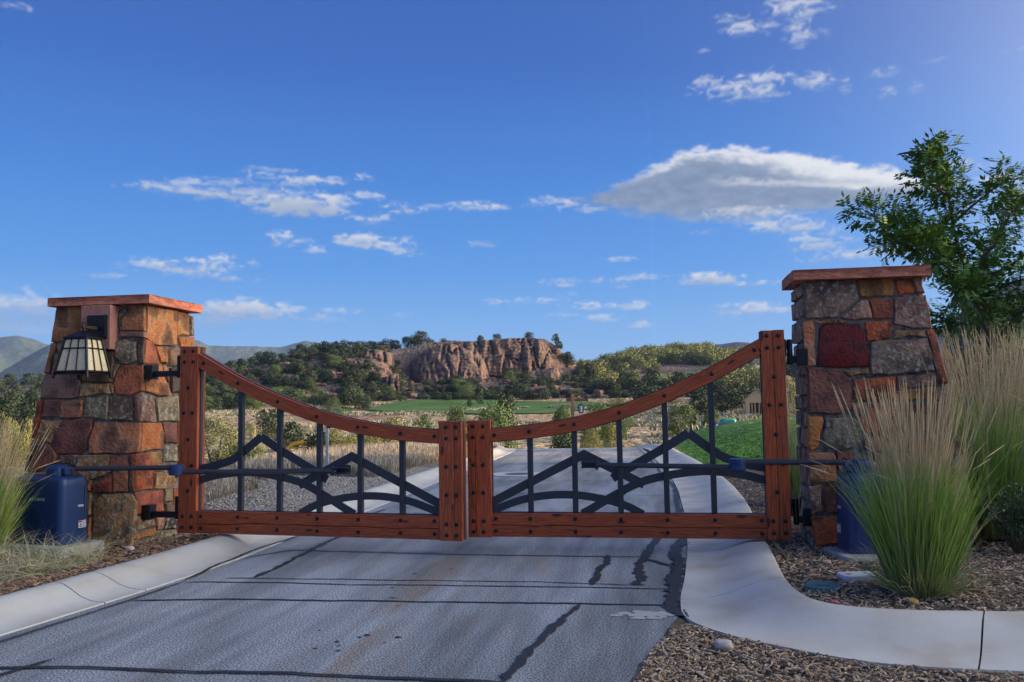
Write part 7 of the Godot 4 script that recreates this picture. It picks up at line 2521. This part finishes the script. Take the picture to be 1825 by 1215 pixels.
func beyond_the_gate() -> void:
	# wooden lamp post on the far side of the crest
	var p := Vector2(-1.37, -27.23)
	var gy := ground_h(p.x, p.y)
	var o := thing("lamp_post", "timber lamp post with cross arm and hanging black lantern beyond the drive", "lamp post", Vector3(p.x, gy, p.y), deg_to_rad(6.0))
	var top := 1.90 - gy
	var b := Mb.new()
	b.col = Color(0.95, 0.9, 0.85)
	b.bevel_box(Vector3(-0.07, -0.3, -0.07), Vector3(0.07, top, 0.07), 0.008)
	part("post", b.mesh(), mat("weathered_timber", lin(0.30, 0.165, 0.09), 0.8), o)
	b = Mb.new()
	b.bevel_box(Vector3(-0.26, top - 0.32, -0.06), Vector3(0.66, top - 0.20, 0.06), 0.008)
	for s in [-0.25, 0.30, 0.64]: b.bevel_box(Vector3(s - 0.025, top - 0.34, -0.065), Vector3(s + 0.025, top - 0.18, 0.065), 0.004)
	part("cross_arm", b.mesh(), mat("dark_timber", lin(0.15, 0.08, 0.05), 0.8), o)
	b = Mb.new()
	var lc := Vector3(0.36, top - 0.62, 0)
	b.tube([Vector3(0.36, top - 0.32, 0), Vector3(0.36, top - 0.46, 0)], [0.012, 0.012], 6)
	b.lathe([Vector2(0.17, 0.12), Vector2(0.17, 0.135), Vector2(0.04, 0.18), Vector2(0.0, 0.185)], 4, Transform3D(Basis(Vector3.UP, PI / 4), lc))
	b.lathe([Vector2(0.0, -0.20), Vector2(0.12, -0.20), Vector2(0.13, -0.16), Vector2(0.0, -0.159)], 4, Transform3D(Basis(Vector3.UP, PI / 4), lc))
	for k in 4:
		var d := Vector3(1, 0, 0).rotated(Vector3.UP, PI / 4 + k * PI / 2)
		b.tube([lc + d * 0.13 + Vector3(0, -0.17, 0), lc + d * 0.15 + Vector3(0, 0.13, 0)], [0.014, 0.014], 4)
	part("lantern_frame", b.mesh(), M.black_metal, o)
	b = Mb.new()
	b.lathe([Vector2(0.115, -0.16), Vector2(0.135, 0.12)], 4, Transform3D(Basis(Vector3.UP, PI / 4), lc))
	part("lantern_glass", b.mesh(), mat("frosted_glass", lin(0.55, 0.62, 0.70), 0.3), o)
	# thin grey sign post in the dry grass
	p = Vector2(-4.08, -6.70)
	gy = ground_h(p.x, p.y)
	o = thing("sign_post", "thin pale grey metal sign post in the dry grass", "sign post", Vector3(p.x, gy, p.y), deg_to_rad(10.0))
	b = Mb.new()
	b.bevel_box(Vector3(-0.028, -0.2, -0.015), Vector3(0.028, 1.42 - gy, 0.015), 0.004)
	part("post", b.mesh(), mat("galvanised", lin(0.36, 0.42, 0.46), 0.5, 0.3), o)
	b = Mb.new()
	b.bevel_box(Vector3(0.0, 1.10 - gy, 0.016), Vector3(0.26, 1.26 - gy, 0.022), 0.002)
	part("sign_plate", b.mesh(), M.black_metal, o)
	# marker post further down
	p = Vector2(-24.81, -45.03)
	gy = ground_h(p.x, p.y)
	o = thing("marker_post", "short tan timber marker post with a grey board among the shrubs", "marker post", Vector3(p.x, gy, p.y))
	b = Mb.new()
	b.col = Color(1, 1, 1)
	b.bevel_box(Vector3(-0.05, -0.2, -0.1), Vector3(0.15, 0.25 - gy, 0.1), 0.01)
	part("post", b.mesh(), mat("tan_timber", lin(0.52, 0.36, 0.16), 0.8), o)
	b = Mb.new()
	b.bevel_box(Vector3(-0.18, -0.85 - gy, 0.1), Vector3(0.10, -0.15 - gy, 0.14), 0.01)
	part("board", b.mesh(), mat("grey_board", lin(0.36, 0.36, 0.33), 0.8), o)
	# yellow digger behind the shrubs
	p = Vector2(-27.14, -57.20)
	gy = ground_h(p.x, p.y)
	o = thing("excavator", "yellow excavator arm low behind the shrubs on the left", "excavator", Vector3(p.x, gy, p.y), deg_to_rad(12.0))
	var yl := mat("yellow_paint", lin(0.72, 0.36, 0.02), 0.45)
	b = Mb.new()
	b.tube([Vector3(1.9, 1.0, 0), Vector3(0.9, 1.55, 0), Vector3(-0.2, 1.45, 0), Vector3(-1.1, 0.75, 0)], [0.20, 0.20, 0.17, 0.12], 4)
	part("boom", b.mesh(), yl, o)
	b = Mb.new()
	b.tube([Vector3(-1.1, 0.85, 0), Vector3(-1.5, 0.1, 0)], [0.13, 0.10], 4)
	part("stick", b.mesh(), yl, o)
	b = Mb.new()
	b.extrude(PackedVector2Array([Vector2(-1.75, 0.25), Vector2(-1.2, 0.2), Vector2(-1.15, -0.1), Vector2(-1.45, -0.2), Vector2(-1.8, 0.0)]), -0.3, 0.3)
	part("bucket", b.mesh(), M.black_metal, o)
	b = Mb.new()
	b.bevel_box(Vector3(1.4, 0.55, -0.75), Vector3(3.4, 1.25, 0.75), 0.08)
	part("body", b.mesh(), yl, o)
	b = Mb.new()
	b.bevel_box(Vector3(1.5, 1.25, 0.0), Vector3(2.5, 2.1, 0.72), 0.08)
	part("cab", b.mesh(), M.steel, o)
	for s in [-0.62, 0.62]:
		b = Mb.new()
		b.bevel_box(Vector3(1.1, 0.0, s - 0.2), Vector3(3.5, 0.52, s + 0.2), 0.18)
		part("track", b.mesh(), M.black_metal, o)
	# timber framed shed being built, seen beside the right gate post
	p = Vector2(16.09, -110.58)
	gy = ground_h(p.x, p.y)
	o = thing("timber_shed", "small gabled timber shed under construction beyond the lawn", "shed", Vector3(p.x - 0.25, gy - 0.1, p.y), deg_to_rad(-4.0))
	var ply := mat("plywood", lin(0.55, 0.42, 0.24), 0.8)
	var lum := mat("lumber", lin(0.62, 0.45, 0.25), 0.8)
	b = Mb.new()
	b.extrude(PackedVector2Array([Vector2(-1.55, 0), Vector2(-1.0, 0), Vector2(-1.0, 1.75), Vector2(1.2, 1.75), Vector2(1.2, 0), Vector2(1.55, 0), Vector2(1.55, 2.1), Vector2(0, 3.45), Vector2(-1.55, 2.1)]), -0.1, 0.0)
	part("gable_wall", b.mesh(), ply, o)
	b = Mb.new()
	b.box(Vector3(-1.55, 0, -4.0), Vector3(-1.45, 2.1, -0.1)); b.box(Vector3(1.45, 0, -4.0), Vector3(1.55, 2.1, -0.1))
	b.box(Vector3(-1.45, 0, -4.0), Vector3(1.45, 2.1, -3.9))
	part("wall", b.mesh(), ply, o)
	for x in [-0.7, -0.3, 0.25, 0.65, 1.0]:
		b = Mb.new()
		b.box(Vector3(x - 0.06, 0, -0.24), Vector3(x + 0.06, 1.8, -0.12))
		part("stud", b.mesh(), lum, o)
	for s in [-1.0, 1.0]:
		b = Mb.new()
		var tilt := Transform3D(Basis(Vector3(0, 0, 1), s * -0.716), Vector3(0, 3.5, 0))
		b.box(Vector3(minf(0, s * 2.25), 0.0, -4.2), Vector3(maxf(0, s * 2.25), 0.07, 0.15), tilt)
		part("roof", b.mesh(), mat("roof_deck_%s" % ("left" if s < 0 else "right"), lin(0.60, 0.40, 0.20), 0.8), o)
	# stone house on the right hill
	p = Vector2(37.08, -289.35)
	gy = ground_h(p.x, p.y)
	o = thing("hill_house", "far pale stone house with dark hipped roof on the right hill", "house", Vector3(p.x + 1.5, gy, p.y), deg_to_rad(20.0))
	b = Mb.new()
	b.box(Vector3(-5.5, -1.5, -3.5), Vector3(5.5, 3.2, 3.5)); b.box(Vector3(-8.5, -1.5, -2.5), Vector3(-5.5, 2.4, 2.5))
	part("wall", b.mesh(), mat("house_wall", lin(0.42, 0.40, 0.38), 0.9), o)
	b = Mb.new()
	for q in [[-6.2, 6.2, 4.2, 3.2, 5.0], [-9.0, -5.0, 3.1, 2.4, 3.7]]:
		var x0: float = q[0]
		var x1: float = q[1]
		var z1: float = q[2]
		var r0 := Vector3(x0 + z1 * 0.8, q[4], 0) if x1 - x0 > 6.0 else Vector3((x0 + x1) / 2, q[4], 0)
		var r1 := Vector3(x1 - z1 * 0.8, q[4], 0) if x1 - x0 > 6.0 else Vector3((x0 + x1) / 2, q[4], 0)
		var c := [Vector3(x0, q[3], z1), Vector3(x1, q[3], z1), Vector3(x1, q[3], -z1), Vector3(x0, q[3], -z1)]
		b.quad(c[0], c[1], r1, r0); b.tri(c[1], c[2], r1); b.quad(c[2], c[3], r0, r1); b.tri(c[3], c[0], r0)
		b.quad(c[3], c[2], c[1], c[0])
	part("roof", b.mesh(), mat("house_roof", lin(0.06, 0.055, 0.055), 0.8), o)
	for x in [-7.4, -4.2, -2.0, 0.8, 3.4]:
		b = Mb.new()
		var zf := 2.5 if x < -5.5 else 3.5
		b.box(Vector3(x - 0.55, 0.6, zf), Vector3(x + 0.55, 2.0, zf + 0.04))
		part("window", b.mesh(), M.black_metal, o)
	# covered stacks and a heap behind the lawn
	var stack := func(called: String, label: String, cat: String, q: Vector2, size: Vector3, m: Material) -> void:
		var s := Mb.new()
		var rr := []
		var yb := ground_h(q.x, q.y)
		for e in [[0.0, 1.0], [0.6, 0.97], [0.9, 0.88], [1.0, 0.6]]: rr.append(ring_at(rounded(size.x, size.z, minf(size.x, size.z) * 0.22), e[0] * size.y, e[1]))
		loft(s, rr)
		for i in s.v.size(): s.v[i] += Vector3(nz.get_noise_3dv(s.v[i] * 4.0), nz.get_noise_3dv(s.v[i] * 4.0 + Vector3(9, 9, 9)), 0) * 0.09
		var n := part(called, s.mesh(), m, self)
		n.position = Vector3(q.x, yb, q.y)
		tag(n, label, cat)
	stack.call("covered_stack", "stack of goods under a teal green tarpaulin behind the lawn", "tarpaulin", at_az(4.7, 37.5), Vector3(0.62, 0.20, 0.5), mat("teal_tarp", lin(0.10, 0.42, 0.30), 0.5))
	stack.call("covered_stack", "stack of goods under a dull blue tarpaulin behind the lawn", "tarpaulin", at_az(4.25, 40.0), Vector3(0.8, 0.36, 0.6), mat("blue_tarp", lin(0.09, 0.12, 0.22), 0.6))
	var hp := at_az(1.75, 41.0)
	b = Mb.new()
	b.col = Color(0.075, 0.072, 0.08)
	var prof := []
	for q in [[1.5, -0.4], [1.1, 0.3], [0.75, 0.85], [0.38, 1.3], [0.12, 1.55], [0.0, 1.6]]: prof.append(Vector2(q[0], q[1]))
	b.lathe(prof, 22)
	for i in b.v.size(): b.v[i] += Vector3(nz.get_noise_3dv(b.v[i] * 1.5), 0.5 * nz2.get_noise_3dv(b.v[i] * 2.0), nz.get_noise_3dv(b.v[i] * 1.5 + Vector3(5, 5, 5))) * 0.22
	var heap := part("gravel_heap", b.mesh(), M.chip, self)
	heap.position = Vector3(hp.x, ground_h(hp.x, hp.y) - 0.1, hp.y)
	heap.scale = Vector3(1.0, 0.62, 1.0)
	tag(heap, "dark grey gravel heap behind the left end of the lawn", "heap")
